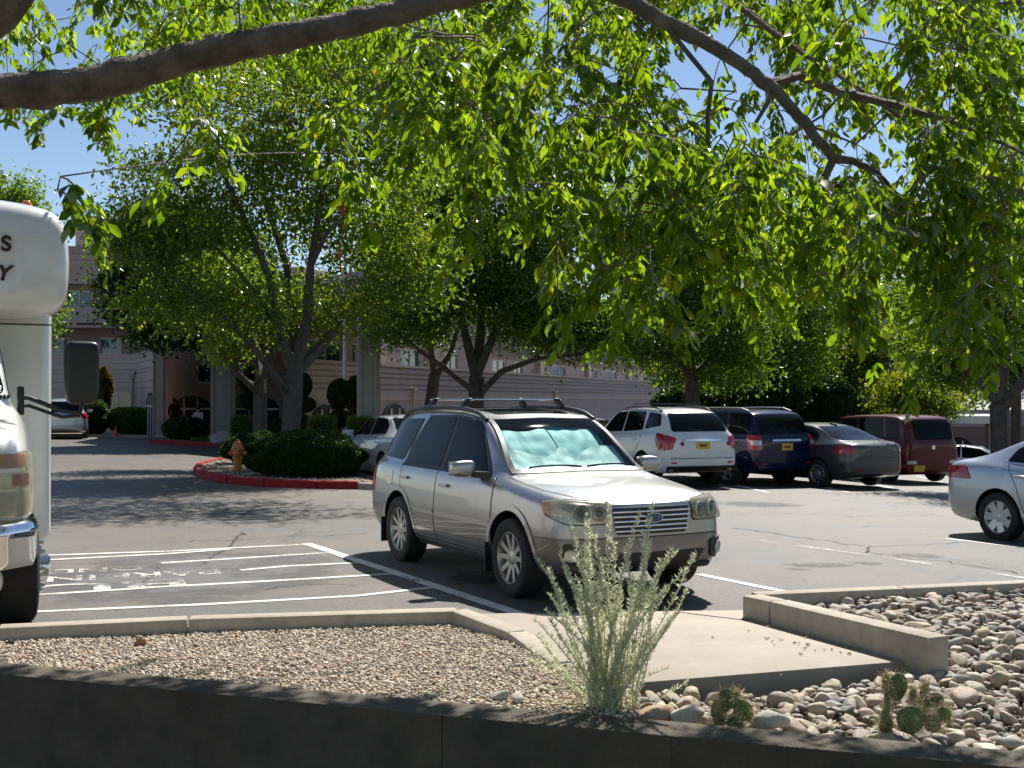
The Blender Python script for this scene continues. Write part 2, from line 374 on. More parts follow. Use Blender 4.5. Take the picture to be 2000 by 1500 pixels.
def blotch(name, px, py, rx, ry, mk, dz, n=28, rings=6):
    c = gp(px, py); V = [(c.x, c.y, G(c.x, c.y)+dz)]; T_ = [1.0]; e = gp(px+rx, py).x-c.x; f = (gp(px, py-ry).y-gp(px, py+ry).y)/2
    for r in range(1, rings+1):
        for i in range(n):
            a = 2*math.pi*i/n; k = r/rings; x = c.x+e*k*math.cos(a); y = c.y+f*k*math.sin(a); V.append((x, y, G(x, y)+dz)); T_.append(1-k**1.6)
    F = []
    for i in range(n): F.append((0, 1+i, 1+(i+1) % n, 1+(i+1) % n))
    F3 = [(0, 1+i, 1+(i+1) % n) for i in range(n)]
    for r in range(rings-1):
        for i in range(n):
            a, b, c2, d = 1+r*n+i, 1+r*n+(i+1) % n, 1+(r+1)*n+(i+1) % n, 1+(r+1)*n+i; F3 += [(a, d, c2), (a, c2, b)]
    link(name, np_mesh(name, V, F3, True, T_), M[mk], lot)
blotch('sealed_patch', 380, 1120, 420, 75, 'seal', .002);
for a in ((1600, 1104, 130, 9), (1560, 1112, 60, 5), (1690, 1100, 70, 6), (930, 1130, 130, 26), (1180, 1150, 110, 18), (1480, 985, 160, 10), (1800, 1085, 90, 8)): blotch('oil_stain', *a, 'oil', .003)
def crack(pts, w, seed):
    rs_ = random.Random(seed); Q = []
    for a, b in zip(pts, pts[1:]):
        for i in range(10): Q.append((a[0]+(b[0]-a[0])*i/10+rs_.gauss(0, 3), a[1]+(b[1]-a[1])*i/10+rs_.gauss(0, .8)))
    P = [gp(*q) for q in Q]; vs = []
    for i, p in enumerate(P):
        d = P[min(i+1, len(P)-1)]-P[max(i-1, 0)]; nn = Vector((-d.y, d.x, 0)).normalized()*w*rs_.uniform(.3, 1)/2
        for s in (-1, 1): q = p+nn*s; vs.append((q.x, q.y, G(q.x, q.y)+.0035))
    MB().add(vs, [(2*i, 2*i+1, 2*i+3, 2*i+2) for i in range(len(P)-1)]).build('crack', M['crackfill'], lot)
crack([(398, 1100), (420, 1082), (445, 1072), (462, 1050), (480, 1040)], .035, 1); crack([(300, 1062), (420, 1056), (620, 1048), (735, 1040)], .02, 2); crack([(1430, 1030), (1560, 1050), (1700, 1068), (1690, 1080), (1850, 1098), (2050, 1128)], .03, 3); crack([(1700, 1068), (1850, 1062), (2050, 1050)], .022, 4); crack([(90, 1020), (260, 1030), (420, 1012)], .02, 5); crack([(1500, 1000), (1650, 1010), (1840, 1005)], .02, 6); crack([(260, 1148), (300, 1125), (312, 1105)], .02, 7); crack([(520, 1150), (600, 1140), (700, 1143)], .016, 8)
# worn stencilled letters, read from the far side of the bay
def stencil(word, px, py, size, ang, sp=1.0):
    p = gp(px, py); o = text_mesh('painted_lettering', word, size, M['stencil'], lot, bold=.012*size)
    o.location = (p.x, p.y, G(p.x, p.y)+.008); o.rotation_euler = (0, 0, R(ang)); o.scale = (sp, 1, 1); return o
stencil('BUS', 374, 1131, .66, 199, 1.75)
stencil('PARKING', 432, 1113, .46, 199, 1.0)
stencil('ONLY', 283, 1107, .36, 199, 1.1)

# ---- near kerbs, slab, planting beds
KH = .14
def kerb_run(P, w, h0, h1, name, parent, mat=None, gap=.012, bevel=.018):
    """a straight kerb stone for each pair of points (top-centre line)"""
    for a, b in zip(P, P[1:]):
        d = (b-a).normalized(); a2 = a+d*gap*.5; b2 = b-d*gap*.5; n = Vector((-d.y, d.x, 0)).normalized()*w/2
        m = MB(); 
        vs = [(q.x+s*n.x, q.y+s*n.y, z) for q in (a2, b2) for s in (-1, 1) for z in (q.z-h0, q.z)]
        m.add(vs, [(0, 1, 3, 2), (4, 6, 7, 5), (0, 4, 5, 1), (2, 3, 7, 6), (0, 2, 6, 4), (1, 5, 7, 3)])
        m.build(name, mat or M['concrete'], parent, bevel=bevel)
kerb_root = empty('concrete_kerb', zp(400, 1205, 0)); tag(kerb_root, 'pale concrete kerb along the striped bay and the pea gravel', 'kerb')
def rel(P, root): return [p-root.location for p in P]
KL = [zp(-330, 1246, KH), zp(-40, 1224, KH), zp(368, 1205, KH), zp(895, 1189, KH), zp(1010, 1232, .10), zp(1096, 1292, .05)]
kerb_run(rel(KL, kerb_root), .15, .30, 0, 'kerb_stone', kerb_root)
# driveway slab
SZ = .035
slab_pts = [zp(925, 1198, SZ), zp(1455, 1191, SZ), zp(1700, 1235, SZ), zp(1800, 1288, SZ), zp(1240, 1333, SZ), zp(1100, 1296, SZ), zp(1010, 1240, SZ)]
sb = MB(); sb.prism([(p.x, p.y) for p in slab_pts], -.35, SZ)
slab = sb.build('concrete_path', M['slab'], bevel=.012); tag(slab, kind='structure')
jn = MB(); a, b = zp(1330, 1196, SZ+.002), zp(1462, 1212, SZ+.002); jn.bar(a, b, .012, .003); jn.build('joint', M['rubber'], slab)
kr2 = empty('concrete_kerb', zp(1640, 1230, 0)); tag(kr2, 'tall concrete kerb bordering the river rock bed on the right', 'kerb')
KR = [zp(1836, 1243, .215), zp(1520, 1172, .20), zp(1466, 1161, .195)]
kerb_run(rel(KR, kr2), .17, .42, 0, 'kerb_stone', kr2)
KB = [zp(1474, 1158, .19), zp(1760, 1146, .17), zp(2080, 1131, .15), zp(2600, 1106, .12)]
kerb_run(rel(KB, kr2), .14, .35, 0, 'kerb_stone', kr2)
# front garden wall
WZ = .06
WB = [zp(-420, 1258, WZ), zp(0, 1293, WZ), zp(516, 1338, WZ), zp(900, 1373, WZ), zp(1330, 1410, WZ), zp(1830, 1453, WZ), zp(2500, 1512, WZ)]
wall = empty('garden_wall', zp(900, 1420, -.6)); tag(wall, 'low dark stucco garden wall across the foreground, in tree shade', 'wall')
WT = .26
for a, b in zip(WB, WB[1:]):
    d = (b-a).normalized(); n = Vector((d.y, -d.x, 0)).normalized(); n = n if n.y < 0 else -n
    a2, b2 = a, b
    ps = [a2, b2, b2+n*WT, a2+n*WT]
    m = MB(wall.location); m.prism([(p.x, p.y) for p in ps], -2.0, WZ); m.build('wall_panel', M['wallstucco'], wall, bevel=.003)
lowg = MB(); lowg.box((0, 1.0, -1.9), (30, 11, .3)); tag(lowg.build('near_ground', M['earth']), kind='structure')

# ---- bed surfaces
def inpoly(x, y, P):
    c = False; n = len(P)
    for i in range(n):
        a, b = P[i], P[i-1]
        if (a[1] > y) != (b[1] > y) and x < (b[0]-a[0])*(y-a[1])/(b[1]-a[1])+a[0]: c = not c
    return c
GB = [(p.x, p.y) for p in (zp(-330, 1262, .05), zp(368, 1218, .05), zp(892, 1203, .05), zp(1000, 1240, .05), zp(1110, 1305, .05), zp(1250, 1345, .03), zp(1250, 1404, WZ), zp(516, 1339, WZ), zp(0, 1294, WZ), zp(-420, 1259, WZ))]
def gz(x, y):
    return .045+.012*noise.noise((x*1.7, y*1.7, 0))
def sheet(name, P, zf, step, mat):
    bm = bmesh.new(); f = bm.faces.new([bm.verts.new((p[0], p[1], 0)) for p in P])
    for ax in (0, 1):
        lo = min(p[ax] for p in P); hi = max(p[ax] for p in P); k = lo+step
        while k < hi:
            co = [0, 0, 0]; co[ax] = k; no = [0, 0, 0]; no[ax] = 1
            bmesh.ops.bisect_plane(bm, geom=bm.verts[:]+bm.edges[:]+bm.faces[:], plane_co=co, plane_no=no); k += step
    for v in bm.verts: v.co.z = zf(v.co.x, v.co.y)
    me = bpy.data.meshes.new(name); bm.to_mesh(me); bm.free()
    o = link(name, me, mat); tag(o, kind='structure'); return o
gbed = sheet('gravel_bed', GB, lambda x, y: gz(x, y)-.012, .25, M['soil'])
def pebbles(name, n, P, zf, r0, r1, mat, seed, sq=(.55, .95), parent=None, maxz=.5):
    rs = np.random.RandomState(seed); xs_ = [p[0] for p in P]; ys_ = [p[1] for p in P]; pts = []
    while len(pts) < n:
        x = rs.uniform(min(xs_), max(xs_)); y = rs.uniform(min(ys_), max(ys_))
        if inpoly(x, y, P): pts.append((x, y, zf(x, y)))
    C = np.array(pts); bm = bmesh.new(); bmesh.ops.create_icosphere(bm, subdivisions=1, radius=1)
    bv = np.array([v.co[:] for v in bm.verts]); bf = np.array([[v.index for v in f.verts] for f in bm.faces]); bm.free()
    k = len(bv); s = r0+(r1-r0)*rs.rand(n)**2.2
    sc = np.stack([s*rs.uniform(.8, 1.35, n), s*rs.uniform(.7, 1.1, n), s*rs.uniform(sq[0], sq[1], n)], 1)
    ang = rs.uniform(0, 6.28, n); tl = rs.normal(0, .5, n)
    v = bv[None]*(1+rs.uniform(-.16, .16, (n, k)))[:, :, None]*sc[:, None, :]
    y1 = v[:, :, 1]*np.cos(tl)[:, None]-v[:, :, 2]*np.sin(tl)[:, None]; z1 = v[:, :, 1]*np.sin(tl)[:, None]+v[:, :, 2]*np.cos(tl)[:, None]
    x2 = v[:, :, 0]*np.cos(ang)[:, None]-y1*np.sin(ang)[:, None]; y2 = v[:, :, 0]*np.sin(ang)[:, None]+y1*np.cos(ang)[:, None]
    W = np.stack([x2, y2, z1], 2)+C[:, None, :]+np.array([0, 0, 1])*(rs.uniform(-.3, .5, n)*s)[:, None, None]
    Fc = (bf[None]+np.arange(n)[:, None, None]*k).reshape(-1, 3)
    o = link(name, np_mesh(name, W.reshape(-1, 3), Fc, True, np.repeat(rs.uniform(.02, 1, n), k)), mat, parent)
    return o
def stonemat(name, cols, objrnd=False, rough=.75, bump=.3):
    m, nt, b, N, L = nodes(name)
    if objrnd: src = N.new('ShaderNodeObjectInfo').outputs['Random']
    else:
        a = N.new('ShaderNodeAttribute'); a.attribute_name = 'tint'; src = a.outputs['Fac']
    rp = N.new('ShaderNodeValToRGB'); rp.color_ramp.interpolation = 'CONSTANT' if len(cols) > 4 else 'LINEAR'; el = rp.color_ramp.elements
    while len(el) < len(cols): el.new(.5)
    for i, c in enumerate(cols): el[i].position = i/len(cols); el[i].color = rgb(c)
    L.new(src, rp.inputs['Fac'])
    tc = N.new('ShaderNodeTexCoord'); no = N.new('ShaderNodeTexNoise'); no.inputs['Scale'].default_value = 2.5 if objrnd else 60; no.inputs['Detail'].default_value = 7; no.inputs['Roughness'].default_value = .7
    L.new(tc.outputs['Object'], no.inputs['Vector'])
    mr = N.new('ShaderNodeMapRange'); mr.inputs[1].default_value = .3; mr.inputs[2].default_value = .7; mr.inputs[3].default_value = .72; mr.inputs[4].default_value = 1.2; L.new(no.outputs['Fac'], mr.inputs[0])
    mx = N.new('ShaderNodeMix'); mx.data_type = 'RGBA'; mx.blend_type = 'MULTIPLY'; mx.inputs[0].default_value = 1
    cb = N.new('ShaderNodeCombineColor'); [L.new(mr.outputs[0], cb.inputs[i]) for i in range(3)]
    L.new(rp.outputs[0], mx.inputs[6]); L.new(cb.outputs[0], mx.inputs[7]); L.new(mx.outputs[2], b.inputs['Base Color'])
    b.inputs['Roughness'].default_value = rough
    bu = N.new('ShaderNodeBump'); bu.inputs['Strength'].default_value = bump; bu.inputs['Distance'].default_value = .01; L.new(no.outputs['Fac'], bu.inputs['Height']); L.new(bu.outputs[0], b.inputs['Normal'])
    return m
M['gravel'] = stonemat('pea_gravel', [(.58, .47, .35), (.72, .61, .46), (.46, .375, .28), (.63, .50, .36), (.78, .69, .55), (.52, .46, .375), (.62, .45, .30), (.36, .30, .235)])
M['rock'] = stonemat('river_rock', [(.38, .31, .235), (.48, .405, .315), (.28, .24, .20), (.42, .335, .25), (.54, .48, .39), (.34, .31, .28), (.46, .38, .26), (.34, .26, .21), (.44, .38, .30)], True)
M['rock_small'] = stonemat('small_rock', [(.30, .25, .20), (.40, .34, .27), (.24, .21, .18), (.34, .25, .19), (.44, .39, .33), (.29, .27, .25)])
gr = pebbles('pea_gravel', 24000, GB, gz, .0055, .0145, M['gravel'], 3); tag(gr, 'tan pea gravel filling the bed behind the garden wall', 'gravel', kind='stuff')

# ---- river rock bed on the right (stones are children of the bed)
RB = [(p.x, p.y) for p in (zp(1548, 1180, .1), zp(1760, 1160, .1), zp(2080, 1145, .1), zp(2500, 1125, .1), zp(2450, 1508, WZ), zp(1830, 1454, WZ), zp(1330, 1411, WZ), zp(1236, 1400, WZ), zp(1250, 1392, -.10), zp(1500, 1392, -.12), zp(1800, 1345, -.10), zp(1850, 1300, 0), zp(1838, 1262, .08), zp(1700, 1214, .1))]
kb0, kb1 = KB[0], KB[2]
def rz_(x, y):
    """bed falls from the back kerb to the wall"""
    d = (kb1-kb0).normalized(); nrm = Vector((d.y, -d.x, 0)); t = max(0, (Vector((x, y, 0))-kb0).dot(nrm))
    z = .085-.055*min(t, 3)
    if x < 2.15: z = min(z, -.02) if t > 1.6 else z
    return z+.02*noise.noise((x*2, y*2, 3))
rbed = sheet('rock_bed', RB, lambda x, y: rz_(x, y)-.04, .25, M['soil'])
def rock_mesh(seed, flat=.62, ang=.25):
    rs = random.Random(seed); bm = bmesh.new(); bmesh.ops.create_icosphere(bm, subdivisions=3, radius=1)
    o = Vector((rs.uniform(-9, 9), rs.uniform(-9, 9), rs.uniform(-9, 9)))
    cuts = [(Vector((rs.gauss(0, 1), rs.gauss(0, 1), rs.gauss(0, .8))).normalized(), rs.uniform(.50, .80)) for _ in range(10)]
    for v in bm.verts:
        c = v.co.copy()
        for nn, d in cuts:
            k = c.dot(nn)
            if k > d: c -= nn*(k-d)*.95
        k = 1+ang*.5*noise.noise(c*.9+o)+.06*noise.noise(c*3.3+o)
        v.co = Vector((c.x*k*1.42, c.y*k*1.08, c.z*k*flat*1.25))
    me = bpy.data.meshes.new('river_rock'); bm.to_mesh(me); bm.free(); me.polygons.foreach_set('use_smooth', [True]*len(me.polygons)); me.materials.append(M['rock']); return me
ROCKS = [rock_mesh(i, random.Random(i).uniform(.5, .8), random.Random(i+50).uniform(.25, .6)) for i in range(12)]
def scatter_rocks():
    rs = random.Random(5); pts = []; xs_ = [p[0] for p in RB]; ys_ = [p[1] for p in RB]; tries = 0
    while len(pts) < 900 and tries < 90000:
        tries += 1
        x = rs.uniform(min(xs_), min(max(xs_), 4.6)); y = rs.uniform(min(ys_), max(ys_))
        if not inpoly(x, y, RB): continue
        px, py = pix((x, y, .05))
        if px > 2060 or py > 1530: continue
        r = rs.choice((.020, .025, .031, .036, .042, .05, .064))*rs.uniform(.85, 1.1)
        if any((x-a)**2+(y-b)**2 < (.60*(r+c))**2 for a, b, c in pts): continue
        pts.append((x, y, r))
    pts.sort(key=lambda p: -p[2]/p[1])
    return pts
RP = scatter_rocks()
for i, (x, y, r) in enumerate(RP[:300]):
    o = bpy.data.objects.new('river_rock', ROCKS[i % 12]); COL.objects.link(o); o.parent = rbed
    o.location = (x, y, rz_(x, y)+r*.15); o.scale = (r*random.uniform(.95, 1.3), r*random.uniform(.9, 1.1), r*random.uniform(.85, 1.15)); o.rotation_euler = (random.gauss(0, .35), random.gauss(0, .35), random.uniform(0, 6.28))
sp_ = pebbles('small_river_rocks', 4200, RB, lambda x, y: rz_(x, y)-.016, .014, .030, M['rock_small'], 8, parent=rbed); sp_['kind'] = 'stuff'
ex = []; ef = []; et = []; nv = 0
for i, (x, y, r) in enumerate(RP[300:]):
    me_ = ROCKS[i % 12]; vv = np.array([v.co[:] for v in me_.vertices]); a = random.uniform(0, 6.28); ca, sa = math.cos(a), math.sin(a)
    vv = vv*r*np.array([1.1, 1, 1]); vv = np.stack([vv[:, 0]*ca-vv[:, 1]*sa, vv[:, 0]*sa+vv[:, 1]*ca, vv[:, 2]], 1)+np.array([x, y, rz_(x, y)+r*.15])
    ex.append(vv); ef.append(np.array([p.vertices[:] for p in me_.polygons])+nv); et.append(np.full(len(vv), random.uniform(.02, 1))); nv += len(vv)
if ex:
    er = link('river_rocks_rest', np_mesh('river_rocks_rest', np.concatenate(ex), np.concatenate(ef), True, np.concatenate(et)), M['rock_small'], rbed); er['kind'] = 'stuff'
# ================================================================== BUILDINGS
M['stucco'] = pm('mauve_stucco', (.42, .345, .325), .9, var=.06, scale=1.2, bump=.2, bscale=90, dirt=.2)
M['stucco_band'] = pm('mauve_stucco_band', (.45, .375, .35), .9, var=.06, scale=1.5, bump=.2, bscale=90, dirt=.25)
M['brown'] = pm('brown_stucco', (.23, .17, .145), .9, var=.1, scale=1.2, bump=.2, bscale=80)
M['greycol'] = pm('grey_stucco', (.33, .31, .29), .9, var=.08, scale=2, bump=.25, bscale=70)
M['frame'] = pm('window_frame', (.62, .60, .57), .5)
M['pane'] = pm('window_pane', (.02, .05, .07), .04, var=.3, scale=.6, spec=.8)
M['teal_pane'] = pm('teal_window_pane', (.02, .10, .14), .06, var=.25, scale=.8, spec=.8)
M['dark'] = pm('dark_opening', (.015, .013, .012), .8)
M['white_fascia'] = pm('white_fascia', (.66, .66, .64), .6, dirt=.2)
M['rooftile'] = pm('roof_membrane', (.40, .37, .35), .9)
def px_xy(px, D):
    p = at(px, 777, D); return Vector((p.x, p.y, 0))
class Wall:
    """a straight wall from A to B (xy); u runs along it, w is outward (towards the camera)"""
    def __init__(s, A, B, root):
        s.A, s.B, s.root = Vector((A.x, A.y, 0)), Vector((B.x, B.y, 0)), root; s.L = (s.B-s.A).length; s.d = (s.B-s.A).normalized()
        s.n = Vector((s.d.y, -s.d.x, 0)); s.n = s.n if s.n.dot(-s.A) > 0 else -s.n
    def P(s, u, w, z): return s.A+s.d*u+s.n*w+Vector((0, 0, z))-s.root.location
    def boxp(s, mb, u0, u1, w0, w1, z0, z1):
        vs = [s.P(u, w, z) for u in (u0, u1) for w in (w0, w1) for z in (z0, z1)]
        return mb.add(vs, [(0, 1, 3, 2), (4, 6, 7, 5), (0, 4, 5, 1), (2, 3, 7, 6), (0, 2, 6, 4), (1, 5, 7, 3)])
    def box(s, name, mat, u0, u1, w0, w1, z0, z1, parent=None): return s.boxp(MB(), u0, u1, w0, w1, z0, z1).build(name, mat, parent or s.root)
    def u_at(s, px):
        k = (px-1000)/FPX   # X = k*Y
        return (k*s.A.y-s.A.x)/(s.d.x-k*s.d.y)
    def solid(s, name, mat, z0, z1, t=.3, openings=()):
        """wall with rectangular openings (u0,u1,z0,z1)"""
        mb = MB(); cuts = sorted({0, s.L}|{o[0] for o in openings}|{o[1] for o in openings})
        for a, b in zip(cuts, cuts[1:]):
            if b-a < 1e-4: continue
            c = (a+b)/2; hs = sorted([(o[2], o[3]) for o in openings if o[0] < c < o[1]]); z = z0
            for h0, h1 in hs:
                if h0 > z: s.boxp(mb, a, b, -t, 0, z, h0)
                z = h1
            if z < z1: s.boxp(mb, a, b, -t, 0, z, z1)
        return mb.build(name, mat, s.root)
    def window(s, u0, u1, z0, z1, panes=2, mats=None, depth=.10):
        f = MB(); fw = .06
        for a, b, c, d in ((u0, u1, z0, z0+fw), (u0, u1, z1-fw, z1), (u0, u0+fw, z0, z1), (u1-fw, u1, z0, z1)): s.boxp(f, a, b, -depth, -depth+.05, c, d)
        for i in range(1, panes):
            u = u0+(u1-u0)*i/panes; s.boxp(f, u-fw*.5, u+fw*.5, -depth+.002, -depth+.052, z0, z1)
        w = f.build('window', M['frame'], s.root)
        for i in range(panes):
            a = u0+(u1-u0)*i/panes+fw*.3; b = u0+(u1-u0)*(i+1)/panes-fw*.3
            s.boxp(MB(), a, b, -depth-.02, -depth+.012, z0+.02, z1-.02).build('pane', (mats or [M['pane']])[i % len(mats or [1])], w)
        return w
    def arch(s, u0, u1, z0, zs, zt, name='archway', w0=.02, mat=None):
        """dark arched opening, its recess frame standing proud"""
        n = 14; pts = [(u0, z0), (u0, zs)]+[((u0+u1)/2-(u1-u0)/2*math.cos(math.pi*i/n), zs+(zt-zs)*math.sin(math.pi*i/n)) for i in range(1, n)]+[(u1, zs), (u1, z0)]
        mb = MB(); mb.slab([s.P(u, w0, z) for u, z in pts], s.n*.012); o = mb.build(name, mat or M['dark'], s.root)
        m2 = MB()
        for k in (.33, .66): s.boxp(m2, u0+(u1-u0)*k-.04, u0+(u1-u0)*k+.04, w0+.014, w0+.05, z0, zs+(zt-zs)*.75)
        s.boxp(m2, u0+.02, u1-.02, w0+.015, w0+.055, zs-.05, zs+.03); m2.build('glazing_bar', M['frame'], o); return o
    def grooves(s, zs, mat, u0=None, u1=None, t=.035, gap=.05):
        """proud stucco bands between recessed horizontal reveals"""
        for a, b in zip(zs, zs[1:]): s.box('stucco_band', mat, u0 or 0, u1 or s.L, .002, t, a+gap/2, b-gap/2)

# ---- left wing with the storeys behind it
lw = empty('left_wing', px_xy(120, 60)); tag(lw, 'mauve stucco three-storey wing at the left with banded low front', 'building')
A, B, C = px_xy(-160, 60.6), px_xy(268, 60), px_xy(303, 52.5)
zt = 3.72; w1 = Wall(A, B, lw); uw0, uw1 = w1.u_at(204), w1.u_at(254)
ops = [(uw0, uw1, .35, 1.98)]+[(w1.u_at(p), w1.u_at(p+48), .35, 1.98) for p in (-110, 20)]
w1.solid('wall', M['stucco'], -.8, zt, .3, ops)
for o in ops: w1.window(o[0], o[1], o[2], o[3], 2)
w1.grooves([2.12, 2.42, 2.88, 3.04, 3.36, 3.62, 3.78], M['stucco_band'])
w2 = Wall(B, C, lw); w2.solid('wall', M['stucco'], -.8, zt-.002, .3); w2.grooves([2.12, 2.42, 2.88, 3.04, 3.36, 3.62, 3.78], M['stucco_band'], .04)
w2.arch(w2.L*.55, w2.L*.97, -.2, 1.3, 1.9)
w1.box('coping', M['stucco_band'], 0, w1.L, -.35, .06, zt+.055, zt+.13); w2.box('coping', M['stucco_band'], .07, w2.L, -.35, .06, zt+.055, zt+.13)
pt_ = at(195, 768, 59.6)
def drain(w, u, z0, z1):
    m = MB(); m.tube([w.P(u, .10, z0), w.P(u, .10, z1)], .05, 8); o = m.build('downspout', M['stucco_band'], w.root, smooth=60)
    vs = [w.P(u+a, .04+b, z) for z, q in ((z1-.02, .06), (z1+.22, .16), (z1+.30, .16)) for a, b in ((-q, 0), (q, 0), (q, q*1.2), (-q, q*1.2))]
    MB().add(vs, [(0, 1, 5, 4), (1, 2, 6, 5), (2, 3, 7, 6), (3, 0, 4, 7), (4, 5, 9, 8), (5, 6, 10, 9), (6, 7, 11, 10), (7, 4, 8, 11), (8, 9, 10, 11)]).build('hopper', M['stucco_band'], o)
drain(w1, w1.L-.25, -.2, 2.65)
U = Wall(px_xy(-170, 66), px_xy(470, 67.5), lw)
wins = []
for px in (-70, 26, 128, 232, 336): wins.append((U.u_at(px), U.u_at(px+52), 6.68, 7.62)); 
for px in (-40, 92, 192, 300, 400): wins.append((U.u_at(px), U.u_at(px+44), 4.05, 5.0))
U.solid('upper_wall', M['brown'], 2.5, 8.2, .3, wins)
for i, o in enumerate(wins): U.window(*o, 2, [M['teal_pane'], M['pane']] if i < 5 else [M['teal_pane'], M['pane']][::-1], .12)
U.box('balcony_band', M['stucco'], 0, U.L, .0, .9, 5.51, 6.63); U.box('slit', M['dark'], 0, U.L, .88, .905, 5.66, 5.76)
U.box('parapet', M['stucco'], 0, U.L, -.3, .5, 7.95, 10.0); U.grooves([8.9, 9.25, 9.62, 10.05], M['stucco_band'], t=.54)
for k in range(7):
    u = U.L*(k+.5)/7; U.box('slit_block', M['stucco'], u-.12, u+.12, .89, .915, 5.64, 5.78)
U.box('flat_roof', M['rooftile'], 0, U.L, -9, -.3, 8.0, 9.4)
TW = Wall(px_xy(146, 70), px_xy(222, 70), lw); TW.box('stair_tower', M['stucco'], 0, TW.L, -4, 0, 6, 12.0); TW.box('tower_cap', M['stucco_band'], -.08, TW.L+.08, -4.08, .08, 12.0, 12.25)
LR = MB()
# low roof behind the left parapet
LR.add([w1.P(0, -.3, 3.3), w1.P(w1.L, -.3, 3.3), w1.P(w1.L, -7, 3.3), w1.P(0, -7, 3.3)], [(0, 1, 2, 3)]); LR.build('low_roof', M['rooftile'], lw)

# ---- entrance canopy
pc = empty('entrance_canopy', px_xy(500, 48)); tag(pc, 'brown entrance canopy on grey columns behind the big tree', 'building')
c1, c2, c3 = px_xy(312, 52), px_xy(436, 46), px_xy(720, 36.5)
def column(c, w, z1, mat, name='column', rz=.3):
    z0 = G(c.x, c.y)-.3
    o = MB(pc.location).box((c.x, c.y, (z0+z1)/2), (w, w, z1-z0), rz).build(name, mat, pc, bevel=.02)
    for s in (-1, 1):
        MB(pc.location).box((c.x+s*w*.36*math.cos(rz), c.y+s*w*.36*math.sin(rz)-w*.5, (z0+z1)/2), (w*.14, .12, z1-z0-.02), rz).build('column_fin', mat, o)
    MB(pc.location).box((c.x, c.y, z0+.35), (w*1.12, w*1.12, .35), rz).build('plinth', mat, o, bevel=.02)
    return o
zb_ = 4.2
column(c1, .52, zb_, M['stucco']); column(c2, .85, zb_, M['greycol']); column(c3, .62, zb_, M['greycol'])
roofp = [px_xy(296, 51.2), px_xy(424, 45.2), px_xy(760, 35.4), px_xy(780, 46), px_xy(640, 57), px_xy(330, 58.5)]
MB(pc.location).prism([(p.x, p.y) for p in roofp], zb_, 5.3).build('canopy_roof', M['brown'], pc)
MB(pc.location).prism([(p.x*1.01, p.y*.995+.0) for p in roofp], 5.3, 5.5).build('canopy_coping', M['stucco_band'], pc)
# corner brackets
for c, s in ((c1, 1), (c2, -1), (c2, 1), (c3, -1)):
    d = (c2-c1).normalized() if (c is c1 or (c is c2 and s < 0)) else (c3-c2).normalized()
    a = c+d*s*.25; b = a+d*s*.75
    MB(pc.location).slab([(a.x, a.y-.2, 3.45), (a.x, a.y-.2, zb_), (b.x, b.y-.2, zb_)], (0, .4, 0)).build('bracket', M['brown'], pc)
bw = Wall(px_xy(322, 58), px_xy(604, 55), pc); u0, u1 = bw.u_at(384), bw.u_at(412)
bw.solid('back_wall', M['brown'], -1, zb_-.01, .3, [(u0, u1, 2.35, 3.3), (bw.u_at(470), bw.u_at(520), 2.35, 3.3)])
bw.window(u0, u1, 2.35, 3.3, 1); bw.window(bw.u_at(470), bw.u_at(520), 2.35, 3.3, 2)
bw.arch(bw.u_at(336), bw.u_at(414), -.4, 1.15, 1.75); bw.arch(bw.u_at(462), bw.u_at(545), -.4, 1.15, 1.75)

# ---- long low right wing, running away from the viewer
rw = empty('right_wing', px_xy(900, 60)); tag(rw, 'long mauve stucco wing with horizontal grooves behind the wagon', 'building')
P0 = Vector((-7.05, 39.6, 0)); P1 = Vector((16.5, 113.0, 0))
W = Wall(P0, P1, rw); zt = 2.87
W.solid('wall', M['stucco'], -3.5, zt, .35)
W.grooves([1.55, 1.98, 2.16, 2.42, 2.60, 2.82], M['stucco_band'], t=.05, gap=.07)
W.box('coping', M['stucco_band'], 0, W.L, -.4, .09, zt+.0, zt+.09)
for px0, px1 in ((606, 658), (744, 792), (1010, 1030)):
    W.arch(W.u_at(px0), W.u_at(px1), -1.2, .75, 1.42, w0=.06)
for px in (803, 1080): drain(W, W.u_at(px), -1.5, 1.75)
W2 = Wall(P0+Vector((-.35, 2.0, 0)), P1+Vector((-1.0, .3, 0)), rw)
ops = []
for px0, px1 in ((604, 668), (688, 706), (783, 822), (870, 896), (962, 988), (1004, 1022), (1078, 1106), (1158, 1168), (1181, 1206), (1236, 1244), (1256, 1266)):
    ops.append((W2.u_at(px0), W2.u_at(px1), 2.95, 3.62 if px0 > 900 else 3.75))
W2.solid('upper_wall', M['stucco'], 2.4, 6.0, .3, ops)
for i, o in enumerate(ops): W2.window(o[0], o[1], o[2], o[3], 2 if o[1]-o[0] < 4 else 2, [M['teal_pane'], M['pane']] if i % 2 == 0 else [M['pane']], .1)
W2.box('upper_band', M['brown'], W2.u_at(960), W2.L, .0, .03, 3.7, 4.6)
W2.box('coping', M['stucco_band'], 0, W2.L, -.4, .1, 6.0, 6.2)
for px in (735, 835, 925, 1050, 1145, 1225):
    u = W2.u_at(px); W2.box('pilaster', M['stucco_band'], u-.35, u+.35, .03, .28, 2.4, 6.0)
MB().add([W.P(0, -.35, 2.5), W.P(W.L, -.35, 2.5), W.P(W.L, -3.2, 2.5), W.P(0, -3.2, 2.5)], [(0, 1, 2, 3)]).build('low_roof', M['rooftile'], rw)
W2.box('flat_roof', M['rooftile'], 0, W2.L, -8, -.3, 5.4, 5.7)

